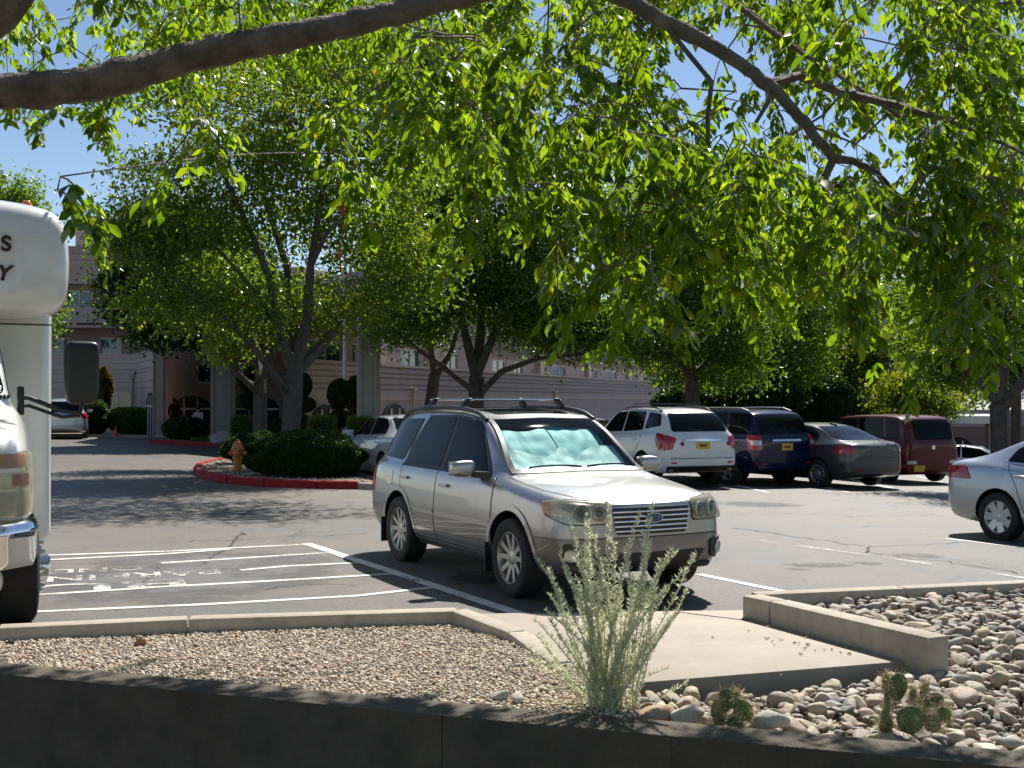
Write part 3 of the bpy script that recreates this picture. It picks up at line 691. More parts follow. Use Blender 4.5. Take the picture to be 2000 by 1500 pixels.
# ---- carport and tan building on the far right
cpx = empty('carport', px_xy(1850, 48)); tag(cpx, 'white flat-roofed carport behind the parked cars at the right', 'carport')
zc = at(1800, 812, 47).z
q = [px_xy(1690, 46.5), px_xy(1944, 46.5), px_xy(1944, 53), px_xy(1690, 53)]
MB(cpx.location).prism([(p.x, p.y) for p in q], zc-.30, zc).build('roof', M['white_fascia'], cpx)
for px in (1712, 1830, 1934):
    p = px_xy(px, 47); z0 = G(p.x, p.y)-.3; MB(cpx.location).box((p.x, p.y, (z0+zc-.3)/2), (.28, .28, zc-.3-z0), .2).build('post', M['greycol'], cpx)
tb = empty('tan_building', px_xy(1880, 58)); tag(tb, 'tan stucco building with arched opening beyond the white carport', 'building')
T = Wall(px_xy(1730, 58), px_xy(2120, 56), tb); T.solid('wall', M['brown'], -4, .9, .3)
T.box('wall_band', M['stucco'], 0, T.L, .0, .02, .3, .9)
T.arch(T.u_at(1836), T.u_at(1902), -3, -.9, -.2, w0=.03); T.box('parapet', M['stucco_band'], 0, T.L, -.4, .12, .9, 1.1)
fb = empty('grey_house', px_xy(1640, 78)); tag(fb, 'grey house glimpsed between the yellow-green trees at right', 'building')
H_ = Wall(px_xy(1470, 78), px_xy(1850, 76), fb); ops = [(H_.u_at(p), H_.u_at(p+28), 1.2, 2.3) for p in (1500, 1580, 1660, 1786)]
H_.solid('wall', M['greycol'], -4.5, 2.7, .3, ops)
for o in ops: H_.window(*o, 2, [M['teal_pane']])
MB(fb.location).add([H_.P(-.5, .6, 2.6)+fb.location, H_.P(H_.L+.5, .6, 2.6)+fb.location, H_.P(H_.L+.5, -5, 3.6)+fb.location, H_.P(-.5, -5, 3.6)+fb.location], [(0, 1, 2, 3)]).build('roof', M['rooftile'], fb)
# ---- hills on the horizon
M['hill'] = pm('hill', (.16, .19, .26), .95, var=.2, scale=.004)
V = []; n = 60; rs = random.Random(3)
for j in range(4):
    for i in range(n+1):
        x = -2600+5600*i/n; h = (230+150*noise.noise((x*.0012, 1, 0))+60*noise.noise((x*.005, 2, 0)))*max(.1, min(1, (x+800)/1600)) if j in (1, 2) else -5
        V.append((x, 4200+j*350, h*(1 if j == 1 else .8)))
F = [(j*(n+1)+i, j*(n+1)+i+1, (j+1)*(n+1)+i+1, (j+1)*(n+1)+i) for j in range(3) for i in range(n)]
tag(link('hills', np_mesh('hills', V, F), M['hill']), kind='structure')
# ================================================================== ISLANDS, TREES, SHRUBS
M['bark'] = pm('bark', (.085, .070, .058), .9, var=.35, scale=7, bump=.9, bscale=28)
M['bark_mid'] = pm('bark_mid', (.085, .074, .064), .9, var=.3, scale=6, bump=.8, bscale=22)
M['leaf_ash'] = leafmat('leaf_ash', [(0, (.060, .108, .018)), (.55, (.096, .152, .025)), (.93, (.14, .19, .032)), (1, (.24, .19, .03))], .58, .03, tcol=(3.0, 2.7, .7))
M['leaf_dark'] = leafmat('leaf_dark', [(0, (.024, .052, .015)), (.7, (.040, .078, .02)), (1, (.07, .11, .026))], .42, .03, tcol=(2.2, 2.0, .6))
M['leaf_green'] = leafmat('leaf_green', [(0, (.055, .110, .018)), (.6, (.085, .150, .025)), (1, (.14, .185, .032))], .56, .025, tcol=(2.9, 2.6, .7))
M['leaf_yellow'] = leafmat('leaf_yellow', [(0, (.075, .13, .016)), (.6, (.12, .17, .022)), (1, (.18, .20, .03))], .55, .025, tcol=(2.5, 2.2, .6))
M['leaf_red'] = leafmat('leaf_red', [(0, (.05, .08, .014)), (.5, (.10, .08, .02)), (1, (.20, .05, .02))], .4, .02)
M['juniper'] = leafmat('juniper', [(0, (.016, .040, .010)), (.6, (.030, .066, .015)), (1, (.065, .11, .022))], .32, .02)
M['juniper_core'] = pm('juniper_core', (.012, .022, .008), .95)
M['grass'] = leafmat('grass_leaf', [(0, (.05, .10, .015)), (1, (.12, .16, .03))], .4, .02)

def leaf_cards(C, size, rs, up=.0, aspect=.42, tilt=None, fold=.25):
    """C (n,3) centres -> folded 6-vert leaves (4 tris as 2 quads); returns V, F"""
    n = len(C); d = rs.normal(0, 1, (n, 3)); d[:, 2] += up; d /= np.linalg.norm(d, axis=1)[:, None]
    r = rs.normal(0, 1, (n, 3)); s = np.cross(d, r); s /= np.linalg.norm(s, axis=1)[:, None]+1e-9; nn = np.cross(s, d)
    L = size*1.22*rs.uniform(.7, 1.3, n)[:, None]; w = L*aspect
    b = C-d*L*.5; t = C+d*L*.5; m0 = C-d*L*.08; 
    V = np.stack([b, m0+s*w*.5+nn*w*fold, t, m0-s*w*.5+nn*w*fold], 1)
    F = np.arange(n)[:, None]*4
    F = np.concatenate([F+np.array([[0, 1, 2]]), F+np.array([[0, 2, 3]])], 1).reshape(-1, 3)
    return V.reshape(-1, 3), F
class Tree:
    """skeleton grown from given limbs towards cluster centres; pipe-model radii"""
    def __init__(s): s.p = []; s.par = []; s.rmin = []
    def limb(s, pts, rad, parent=-1):
        ids = []
        for i, q in enumerate(pts):
            s.p.append(np.array(q, float)); s.par.append(parent); s.rmin.append(rad[i]); parent = len(s.p)-1; ids.append(parent)
        return ids
    def attach(s, C, rs, tip=.006, sag=.12, seg=.45, nojoin=0):
        C = np.array(C); P = np.array(s.p); left = list(range(len(C)))
        d0 = np.min(np.linalg.norm(C[:, None]-P[None], axis=2), axis=1); order = np.argsort(d0)
        for ci in order:
            c = C[ci]; P = np.array(s.p); d = np.linalg.norm(P-c, axis=1)+.55*np.maximum(0, P[:, 2]-c[2]+.05*0); d[:nojoin] += 9
            k = int(np.argmin(d)); a = s.p[k]; L = np.linalg.norm(c-a); m = max(1, int(L/seg)); par = k
            side = rs.normal(0, 1, 3)*L*.10
            for j in range(1, m+1):
                t = j/m; q = a+(c-a)*t+side*math.sin(math.pi*t)+np.array([0, 0, 1])*sag*L*math.sin(math.pi*t)
                s.p.append(q); s.par.append(par); s.rmin.append(tip); par = len(s.p)-1
    def radii(s, e=2.35, cap=None):
        r = np.array(s.rmin)**e*0; n = len(s.p); acc = np.zeros(n)
        for i in range(n-1, -1, -1):
            ri = max(s.rmin[i], acc[i]**(1/e))
            if cap: ri = min(ri, max(cap, s.rmin[i]))
            acc_i = ri**e
            s.rmin[i] = ri
            if s.par[i] >= 0: acc[s.par[i]] += acc_i
        return s.rmin
    def mesh(s, sides=6, off=Vector((0, 0, 0)), sel=None):
        ch = {}
        for i, p in enumerate(s.par): ch.setdefault(p, []).append(i)
        done = set(); out = MB(off)
        starts = [i for i in range(len(s.p)) if s.par[i] < 0]
        st = [(-1, i) for i in starts]
        while st:
            par, i = st.pop(); chain = [] if par < 0 else [par]; rr = [] if par < 0 else [min(s.rmin[par], s.rmin[i]*1.15)]
            while True:
                chain.append(i); rr.append(s.rmin[i]); c = ch.get(i, [])
                if not c: break
                c = sorted(c, key=lambda k: -s.rmin[k])
                for o in c[1:]: st.append((i, o))
                i = c[0]
            if len(chain) > 1 and (sel is None or sel(max(rr[-2:] if par < 0 else rr))):
                out.tube([Vector(s.p[k]) for k in chain], [float(x) for x in rr], sides if max(rr) > .03 else 4 if max(rr) > .008 else 3, cap=False)
        return out
def ellipsoid_points(rs, c, r, n, shell=.0):
    d = rs.normal(0, 1, (n, 3)); d /= np.linalg.norm(d, axis=1)[:, None]; u = rs.uniform(shell, 1, n)**(1/2.2)
    return np.array(c)+d*u[:, None]*np.array(r)
def tree(name, label, D, limbs, blobs, leafm, barkm, group, seed, leaf=.09, per=46, spread=.42, lpx=None, cap=None, base=None, depth=.8):
    """limbs: lists of (px, py, dD, radius); blobs: (px, py, rx, ry, n clusters[, dD])"""
    rs = np.random.RandomState(seed); T = Tree(); ids = {}
    first = limbs[0]; b = at(first[0][0], first[0][1], D+first[0][2]); b.z = G(b.x, b.y)-.1
    for k, lm in enumerate(limbs):
        pts = [at(x, y, D+dd) for x, y, dd, r in lm]
        if k == 0: pts[0] = b; par = -1
        else:
            P = np.array(T.p); par = int(np.argmin(np.linalg.norm(P-np.array(pts[0]), axis=1)))
        T.limb([p[:] for p in pts], [r for *_, r in lm], par)
    C = []
    for bl in blobs:
        px, py, rx, ry, n = bl[:5]; dd = bl[5] if len(bl) > 5 else 0
        c = at(px, py, D+dd); k = D/FPX; C.append(ellipsoid_points(rs, c, (rx*k, max(rx, ry)*k*depth, ry*k), n))
    C = np.concatenate(C); nj = 1
    T.attach(C, rs, tip=.007, seg=.5, nojoin=nj); T.radii(cap=cap or .07)
    root = empty(name, b); tag(root, label, 'tree', group)
    tr = T.mesh(9, b, lambda r: r >= .045).build('trunk', barkm, root, smooth=60)
    br = T.mesh(5, b, lambda r: r < .045).build('branches', barkm, root, smooth=60); br['kind'] = 'stuff'
    per = int(per*1.7); n = len(C)*per; cc = np.repeat(C, per, 0)+rs.normal(0, spread, (n, 3))*np.array([1, 1, .62])
    V, F = leaf_cards(cc, leaf*1.12, rs, -.35, .5)
    tint = np.clip(np.repeat(np.repeat(rs.uniform(.05, .85, len(C)), per)+rs.normal(0, .12, n), 4), .02, 1)
    cr = link('crown', np_mesh('crown', V-np.array(b), F, False, tint), leafm, root); cr['kind'] = 'stuff'
    return root
def bush(name, label, px, py, rx, ry, D, n, leafm, leaf=.07, group=None, core=True, stems=5, seed=1, dz=None, flat=.9, cat='shrub', shell=.75, up=.2, asp=.42):
    rs = np.random.RandomState(seed); c = at(px, py, D); k = D/FPX; g = G(c.x, c.y)
    b = Vector((c.x, c.y, g-.05)); root = empty(name, b); tag(root, label, cat, group)
    R3 = np.array([rx*k, rx*k*flat, ry*k])
    P = ellipsoid_points(rs, (0, 0, 0), (1, 1, 1), n, shell)
    q = np.array([noise.noise(Vector(p)*2.2+Vector((seed, 0, 0))) for p in P]); P = P*(1+.22*q)[:, None]*R3+np.array(c-b)
    P = P[P[:, 2] > .02]
    V, F = leaf_cards(P, leaf, rs, up, asp); t = np.clip(np.repeat(.45+rs.normal(0, .22, len(P)), 4), .02, 1)
    f = link('foliage', np_mesh('foliage', V, F, False, t), leafm, root); f['kind'] = 'stuff'
    if core:
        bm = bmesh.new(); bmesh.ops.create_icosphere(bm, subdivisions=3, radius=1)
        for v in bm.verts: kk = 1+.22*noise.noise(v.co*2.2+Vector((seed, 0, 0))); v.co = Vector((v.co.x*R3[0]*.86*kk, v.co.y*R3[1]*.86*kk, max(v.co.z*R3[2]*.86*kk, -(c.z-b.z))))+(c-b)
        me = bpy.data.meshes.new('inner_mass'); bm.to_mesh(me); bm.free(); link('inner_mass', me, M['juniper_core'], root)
    m = MB()
    for i in range(stems):
        a = rs.uniform(0, 6.28); m.tube([(0, 0, 0), (.1*math.cos(a), .1*math.sin(a), (c.z-b.z)*.5), (R3[0]*.5*math.cos(a), R3[1]*.5*math.sin(a), c.z-b.z)], [.03, .022, .01], 5)
    m.build('stems', M['bark'], root); return root

# ---- near island with red kerb, hydrant and round bushes
ikz = .15
def isl(px, py): p = gp(px, py); return Vector((p.x, p.y, p.z+ikz))
front = [gp(700, 955), gp(620, 954), gp(520, 950), gp(450, 944), gp(405, 936), gp(384, 925), gp(392, 914), gp(420, 906), gp(462, 899), gp(540, 888), gp(640, 876)]
front = [Vector((p.x, p.y, G(p.x, p.y)+ikz)) for p in front]
island = empty('red_kerb', front[4]); tag(island, 'red painted kerb round the island with the hydrant', 'kerb')
kerb_run(rel(front, island), .16, .4, 0, 'kerb_stone', island, M['redkerb'], .004, .025)
right = [gp(702, 955), gp(740, 957), gp(800, 962)]; right = [Vector((p.x, p.y, G(p.x, p.y)+.12)) for p in right]
k3 = empty('concrete_kerb', right[1]); tag(k3, 'short unpainted concrete kerb next to the red island kerb', 'kerb'); kerb_run(rel(right, k3), .15, .4, 0, 'kerb_stone', k3)
IP = [(p.x, p.y) for p in front]+[(gp(900, 876).x, gp(900, 876).y), (gp(800, 960).x, gp(800, 960).y)]
ig = sheet('island_bed', IP, lambda x, y: G(x, y)+.10, 1.0, M['soil'])
ipb = pebbles('island_gravel', 5000, IP, lambda x, y: G(x, y)+.10, .012, .035, M['rock_small'], 21); tag(ipb, 'grey gravel under the round bushes on the island', 'gravel', kind='stuff')
bush('round_bush', 'large clipped round bush on the red kerbed island', 597, 895, 110, 54, 25.2, 42000, M['juniper'], .065, seed=3, flat=.75, shell=.82, asp=.25)
bush('round_bush', 'smaller clipped bush half hidden behind the fire hydrant', 500, 878, 66, 34, 30, 18000, M['juniper'], .065, seed=8, flat=.75, shell=.82, asp=.25)
# hydrant
M['orange'] = pm('hydrant_orange', (.56, .17, .03), .5, var=.12, scale=12, dirt=.35, coat=.2)
hb = gp(464, 921, .10); hs = (915-851)/FPX*hb.y/.80
hyd = empty('fire_hydrant', hb); tag(hyd, 'orange fire hydrant standing on the red kerbed island', 'hydrant'); hyd.scale = (hs,)*3
MB().lathe([(.14, 0), (.14, .04), (.105, .05), (.105, .30), (.12, .31), (.12, .36), (.108, .37), (.112, .50), (.16, .52), (.16, .56), (.13, .58)], n=20).build('barrel', M['orange'], hyd, smooth=40)
MB().lathe([(.135, .58), (.125, .64), (.09, .71), (.05, .745), (.035, .75), (.035, .80), (.001, .80)], n=20).build('bonnet', M['orange'], hyd, smooth=40)
for a in (0, math.pi, -math.pi/2):
    m = MB(); r_ = .075 if a == -math.pi/2 else .058
    m.lathe([(r_*.8, .08), (r_*.8, .15), (r_, .15), (r_, .20), (r_*.6, .205), (r_*.35, .21), (r_*.35, .235), (.001, .235)], n=14, axis='X'); Mx = Matrix.Rotation(a, 3, 'Z'); m.v = [Mx@v+Vector((0, 0, .45)) for v in m.v]
    m.build('outlet', M['orange'], hyd, smooth=40)
MB().lathe([(.15, -.12), (.15, .0)], n=18).build('foot', M['greycol'], hyd)
# lamp post
lp = gp(673, 893); lpz = at(673, 640, lp.y).z+2.6
post = empty('lamp_post', (lp.x, lp.y, G(lp.x, lp.y))); tag(post, 'slim white lamp post rising from the island into the tree', 'lamp post')
MB().lathe([(.062, 0), (.058, 1.5), (.05, lpz)], n=14).build('pole', M['white_fascia'], post, smooth=50); MB().lathe([(.14, 0), (.14, .05), (.07, .10)], n=14).build('base', M['white_fascia'], post); MB().box((.25, 0, lpz+.02), (.6, .22, .10)).build('lamp_head', M['white_fascia'], post, bevel=.03)
# hanging orange streamer
M['streamer'] = pm('orange_streamer', (.55, .10, .02), .7, var=.3, scale=10)
so_ = at(667, 398, 28); stz = empty('streamer', so_); tag(stz, 'faded orange streamer hanging in the tree above the lamp post', 'streamer'); V = []
for i in range(22):
    t = i/21; x = .05*math.sin(t*7); w = .055*(1.1-.5*t)
    for s in (-1, 1): V.append((x+s*w*math.cos(t*5), s*w*math.sin(t*5), -1.72*t))
MB().add(V, [(2*i, 2*i+1, 2*i+3, 2*i+2) for i in range(21) if i % 6 != 4]).build('ribbon', M['streamer'], stz)

# ---- far planting strip in front of the entrance
fk = [gp(296, 866), gp(340, 868), gp(430, 872), gp(560, 880)]; fk = [Vector((p.x, p.y, G(p.x, p.y)+.15)) for p in fk]
k4 = empty('red_kerb', fk[1]); tag(k4, 'distant red kerb in front of the entrance columns', 'kerb'); kerb_run(rel(fk, k4), .18, .4, 0, 'kerb_stone', k4, M['redkerb'], .004, .02)
FP = [(p.x, p.y) for p in fk]+[(px_xy(790, 36).x, 36.0), (px_xy(820, 44).x, 44.0), (px_xy(560, 56).x, 56.0), (px_xy(310, 57).x, 57.0)]
sheet('planting_strip', FP, lambda x, y: G(x, y)+.11, 2.0, M['soil'])
def grass_patch(name, label, poly, n, h, seed):
    rs = np.random.RandomState(seed); P = []
    while len(P) < n:
        x = rs.uniform(min(p[0] for p in poly), max(p[0] for p in poly)); y = rs.uniform(min(p[1] for p in poly), max(p[1] for p in poly))
        if inpoly(x, y, poly): P.append((x, y, G(x, y)+.11+h*.4))
    V, F = leaf_cards(np.array(P), h, rs, 3, .12); o = link(name, np_mesh(name, V, F, False, np.repeat(rs.uniform(.05, 1, n), 4)), M['grass']); tag(o, label, 'grass', kind='stuff')
grass_patch('grass', 'sunlit grass edge behind the distant red kerb', [(p.x, p.y) for p in (gp(372, 868), gp(450, 872), gp(450, 858), gp(380, 856))], 5000, .16, 2)
bz = at(452, 846, 43); bo = link('boulder', ROCKS[3].copy(), None); bo.data.materials[0] = M['greycol']; bo.location = (bz.x, bz.y, G(bz.x, bz.y)+.35); bo.scale = (.75, .5, .55); tag(bo, 'grey rounded boulder behind the hydrant bushes', 'boulder')
HG = 'hedge blocks in front of the entrance'
def hedge(label, px0, px1, py0, py1, D, seed):
    c = at((px0+px1)/2, (py0+py1)/2, D); k = D/FPX; w, h = (px1-px0)*k, (py1-py0)*k; g = G(c.x, c.y); rs = np.random.RandomState(seed)
    root = empty('hedge', (c.x, c.y, g)); tag(root, label, 'hedge', HG); top = at(0, py0, D).z-g; n = 4200
    P = rs.uniform(-.5, .5, (n, 3)); ax = rs.randint(0, 3, n); P[np.arange(n), ax] = np.sign(P[np.arange(n), ax])*.5; P += rs.normal(0, .03, P.shape); P = P*np.array([w, .8, top])+np.array([0, 0, top/2])
    V, F = leaf_cards(P, .07, rs, .3); f = link('foliage', np_mesh('foliage', V, F, False, np.repeat(rs.uniform(.1, 1, n), 4)), M['leaf_green'], root); f['kind'] = 'stuff'
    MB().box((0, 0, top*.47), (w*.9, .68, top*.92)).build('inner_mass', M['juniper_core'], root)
hedge('low hedge block left of the lamp post', 606, 656, 816, 858, 37, 1); hedge('low hedge block between lamp post and grey column', 682, 722, 818, 858, 36, 2); hedge('dark low hedge block behind the twin trunks', 455, 500, 815, 858, 41, 3)
def topiary(label, px, D, balls, seed):
    base = at(px, 800, D); g = G(base.x, base.y); root = empty('topiary', (base.x, base.y, g)); tag(root, label, 'topiary'); rs = np.random.RandomState(seed); k = D/FPX; m = MB(); V_ = []; F_ = []; nv = 0
    for (py, rx, ry) in balls:
        cz = at(px, py, D).z-g; P = ellipsoid_points(rs, (0, 0, cz), (rx*k, rx*k, ry*k), 3200, .85); V, F = leaf_cards(P, .07, rs, .2); V_.append(V); F_.append(F+nv); nv += len(V)
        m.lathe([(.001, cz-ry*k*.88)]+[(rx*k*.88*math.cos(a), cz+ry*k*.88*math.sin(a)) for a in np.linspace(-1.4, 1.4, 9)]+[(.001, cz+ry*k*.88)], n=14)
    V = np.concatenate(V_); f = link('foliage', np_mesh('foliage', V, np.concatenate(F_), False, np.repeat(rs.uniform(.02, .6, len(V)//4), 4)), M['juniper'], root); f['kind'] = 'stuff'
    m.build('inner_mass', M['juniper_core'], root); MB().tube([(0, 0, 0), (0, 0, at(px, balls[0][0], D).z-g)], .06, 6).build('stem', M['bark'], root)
topiary('egg-shaped dark topiary right of the lamp post base', 664, 37.5, [(770, 25, 31), (818, 22, 18)], 4)
topiary('tall cloud-pruned dark topiary behind the big trunk', 592, 39, [(752, 17, 24), (790, 25, 16), (826, 20, 16)], 5)
topiary('cloud-pruned dark topiary left of the twin trunks', 488, 42, [(740, 24, 26), (783, 26, 16), (826, 20, 14)], 6)
bush('shrub', 'red-tipped tall shrub by the left wing windows', 200, 760, 20, 42, 57, 5200, M['leaf_red'], .12, seed=11, core=True)
bush('shrub', 'dark shrub mass left of the orange cone', 186, 815, 26, 36, 55.5, 4200, M['leaf_dark'], .12, seed=12)
bush('shrub', 'wide dark shrub under the left wing windows', 258, 822, 48, 28, 56.5, 6000, M['leaf_green'], .12, seed=13)
bush('shrub', 'tall feathery dark shrub under the entrance canopy', 360, 836, 42, 22, 49.5, 5000, M['leaf_dark'], .12, seed=14, core=True)
bush('shrub', 'orange-red shrub left of the grey right column', 694, 772, 20, 38, 38.5, 3600, M['leaf_red'], .10, seed=15, core=False)
bush('shrub', 'dark shrub between the topiary and entrance arch', 545, 836, 22, 18, 41, 3000, M['leaf_dark'], .10, seed=16)
# cone
cn = gp(226, 853, .12); cone = empty('traffic_cone', cn); tag(cone, 'small orange traffic cone by the left wing shrubs', 'cone'); cone.scale = (.62,)*3
M['cone'] = pm('cone_orange', (.75, .07, .012), .5); MB().lathe([(.15, .03), (.14, .06), (.03, .71), (.022, .72)], n=18).build('cone_body', M['cone'], cone, smooth=40); MB().box((0, 0, .016), (.38, .38, .03)).build('cone_base', M['cone'], cone, bevel=.01)
sw = [gp(90, 852), gp(300, 856), gp(300, 850), gp(90, 846)]
MB().prism([(p.x, p.y) for p in sw], -.5, [G(p.x, p.y)+.12 for p in sw]).build('pavement', M['concrete']); tag(bpy.data.objects['pavement'], kind='structure')

# ---- middle-distance trees
TG = 'trees round the parking lot'
tree('broadleaf_tree', 'large spreading tree behind the round bush, many upright limbs', 28.5,
  [[(566, 900, 0, .27), (568, 830, 0, .24), (572, 770, 0, .235), (574, 730, 0, .22)],
   [(574, 730, 0, .15), (545, 640, -.3, .11), (525, 540, -.5, .085), (480, 430, -.8, .06), (420, 310, -1.2, .035), (370, 220, -1.4, .018)],
   [(574, 730, 0, .15), (575, 640, .5, .12), (560, 520, .8, .09), (520, 400, .9, .06), (490, 290, .9, .03), (470, 200, .9, .015)],
   [(574, 730, 0, .16), (600, 620, -.2, .13), (606, 520, -.3, .10), (620, 430, -.5, .075), (640, 320, -.4, .045), (655, 200, -.2, .02)],
   [(574, 730, 0, .16), (625, 680, .4, .12), (680, 600, .9, .09), (760, 560, 1.3, .06), (850, 530, 1.5, .03)],
   [(606, 520, -.3, .08), (640, 450, -.9, .055), (700, 400, -1.2, .035), (750, 300, -1.2, .02)],
   [(568, 775, 0, .10), (530, 725, -.5, .085), (480, 660, -1.2, .065), (420, 600, -1.8, .045), (330, 540, -2.2, .025), (260, 520, -2.3, .015)],
   [(545, 640, -.3, .07), (490, 560, -1.1, .05), (430, 490, -1.5, .035), (340, 430, -1.7, .02)]],
  [(315, 470, 110, 80, 62, -1.6), (420, 420, 110, 100, 40, -.8), (560, 400, 130, 150, 46), (690, 430, 110, 150, 60, .6), (800, 500, 100, 110, 52, 1), (470, 240, 150, 100, 40), (650, 200, 150, 130, 56), (560, 300, 170, 110, 50), (480, 110, 220, 70, 56), (700, 90, 170, 70, 44), (560, 110, 220, 70, 54, -4.5), (820, 100, 190, 70, 54, -4), (360, 170, 140, 60, 28, -4.5), (330, 340, 110, 70, 26, -1), (780, 330, 110, 110, 44), (345, 590, 95, 55, 30, -1.8), (480, 600, 90, 60, 22, -.8), (660, 600, 120, 60, 34, .5), (262, 440, 50, 50, 20, -1.8)],
  M['leaf_ash'], M['bark_mid'], TG, 31, .105, 36, .36, cap=.05)
tree('broadleaf_tree', 'pruned twin-trunked tree with pale bare low limbs beside the big tree', 30.5,
  [[(508, 880, 0, .20), (508, 800, 0, .185), (507, 742, 0, .17)], [(507, 742, 0, .13), (500, 680, .4, .09), (470, 600, .6, .06), (430, 520, .8, .03)], [(507, 770, 0, .09), (470, 735, -.6, .07), (440, 700, -.9, .05), (425, 690, -1, .035)], [(507, 760, 0, .08), (475, 740, -.5, .06), (458, 700, -.7, .045), (455, 660, -.8, .03)], [(507, 742, 0, .1), (540, 680, .6, .07), (560, 600, .9, .04)]],
  [(440, 560, 110, 70, 40), (540, 600, 70, 60, 20), (445, 670, 32, 34, 12, -.8), (400, 500, 110, 60, 24)], M['leaf_ash'], M['bark_mid'], TG, 32, .10, 44, .34, cap=.045)
tree('evergreen_tree', 'dense dark evergreen tree in front of the left wing', 43,
  [[(437, 860, 8, .26), (437, 760, 7, .24), (425, 690, 4, .22)], [(425, 690, 3, .15), (340, 600, 0, .10), (280, 540, 0, .06)], [(425, 690, 3, .15), (420, 600, 0, .11), (440, 500, 0, .06)]],
  [(268, 560, 56, 80, 90), (360, 560, 95, 90, 90), (450, 520, 90, 90, 70), (325, 645, 70, 28, 34), (420, 640, 90, 40, 36), (340, 450, 70, 60, 40)], M['leaf_dark'], M['bark'], TG, 33, .15, 60, .42, cap=.06, depth=.6)
tree('broadleaf_tree', 'spreading dark-trunked tree rising behind the wagon roof', 36,
  [[(928, 905, 0, .30), (928, 800, 0, .26), (930, 735, 0, .25)], [(930, 735, 0, .17), (910, 660, 0, .13), (898, 600, 0, .09), (870, 500, .3, .05), (860, 400, .4, .025)], [(930, 735, 0, .19), (938, 650, .3, .15), (940, 560, .5, .11), (930, 450, .7, .06), (940, 330, .7, .025)], [(930, 735, 0, .15), (970, 640, -.3, .11), (1000, 560, -.5, .07), (1040, 470, -.6, .03)], [(925, 765, 0, .10), (870, 720, -.6, .08), (820, 685, -1.0, .055), (790, 660, -1.2, .03)], [(932, 775, 0, .11), (980, 725, -.5, .09), (1050, 700, -.8, .065), (1150, 690, -.9, .04), (1240, 690, -1, .02)]],
  [(900, 520, 150, 130, 90), (1010, 560, 130, 110, 70), (800, 610, 90, 60, 40, -.6), (940, 360, 170, 140, 90), (1080, 420, 130, 120, 66), (900, 220, 130, 80, 30), (1100, 630, 120, 62, 64, -.5), (1190, 640, 100, 46, 40, -.6), (830, 400, 110, 90, 36)], M['leaf_green'], M['bark'], TG, 34, .115, 60, .40, cap=.055)
tree('broadleaf_tree', 'leaning dark tree left of the one behind the wagon', 40,
  [[(842, 880, 0, .24), (840, 790, 0, .22), (848, 730, 0, .20)], [(848, 730, 0, .13), (838, 660, 0, .10), (825, 580, 0, .06)], [(848, 740, 0, .12), (880, 690, 0, .09), (900, 620, 0, .05)]],
  [(810, 610, 80, 62, 46), (780, 520, 100, 80, 46), (860, 560, 70, 70, 26)], M['leaf_green'], M['bark'], TG, 35, .12, 46, .42, cap=.055)
tree('broadleaf_tree', 'dark tree behind the white and navy crossovers', 39,
  [[(1352, 900, 0, .28), (1352, 800, 0, .25), (1350, 730, 0, .22)], [(1350, 730, 0, .15), (1345, 640, 0, .11), (1330, 540, 0, .06)], [(1350, 740, 0, .13), (1400, 690, 0, .09), (1450, 680, -.4, .05)], [(1350, 735, 0, .12), (1300, 680, 0, .08), (1260, 620, 0, .05)]],
  [(1300, 560, 150, 100, 100), (1400, 600, 130, 110, 80), (1250, 430, 140, 90, 60), (1250, 660, 100, 60, 56), (1420, 710, 90, 50, 40), (1350, 460, 150, 80, 50)], M['leaf_green'], M['bark'], TG, 36, .12, 54, .40, cap=.055)
tree('broadleaf_tree', 'mid-green tree behind the grey saloon in the far row', 46,
  [[(1530, 880, 0, .24), (1530, 780, 0, .2), (1530, 720, 0, .18)], [(1530, 720, 0, .12), (1490, 640, 0, .07), (1470, 560, 0, .04)], [(1530, 720, 0, .12), (1570, 640, 0, .07), (1590, 560, 0, .04)]],
  [(1500, 610, 110, 90, 70), (1590, 590, 110, 90, 60), (1520, 700, 120, 50, 60), (1600, 480, 120, 70, 30)], M['leaf_green'], M['bark'], TG, 37, .13, 52, .44, cap=.055)
tree('broadleaf_tree', 'sunlit yellow-green tree above the maroon hatchback', 50,
  [[(1670, 880, 0, .2), (1668, 780, 0, .17), (1665, 730, 0, .15)], [(1665, 730, 0, .1), (1630, 680, 0, .06), (1600, 640, 0, .03)], [(1665, 730, 0, .1), (1700, 670, 0, .06), (1720, 620, 0, .03)]],
  [(1640, 710, 95, 86, 110), (1740, 690, 80, 66, 70), (1600, 770, 60, 36, 30), (1690, 800, 50, 28, 20)], M['leaf_yellow'], M['bark'], TG, 38, .13, 54, .40, cap=.05)
tree('broadleaf_tree', 'bright round shrub-like tree left of the carport', 44,
  [[(1800, 860, 0, .14), (1800, 810, 0, .12)], [(1800, 810, 0, .08), (1830, 780, 0, .05)]],
  [(1815, 785, 62, 34, 50), (1760, 770, 44, 46, 34)], M['leaf_yellow'], M['bark'], TG, 39, .12, 50, .36, cap=.04)
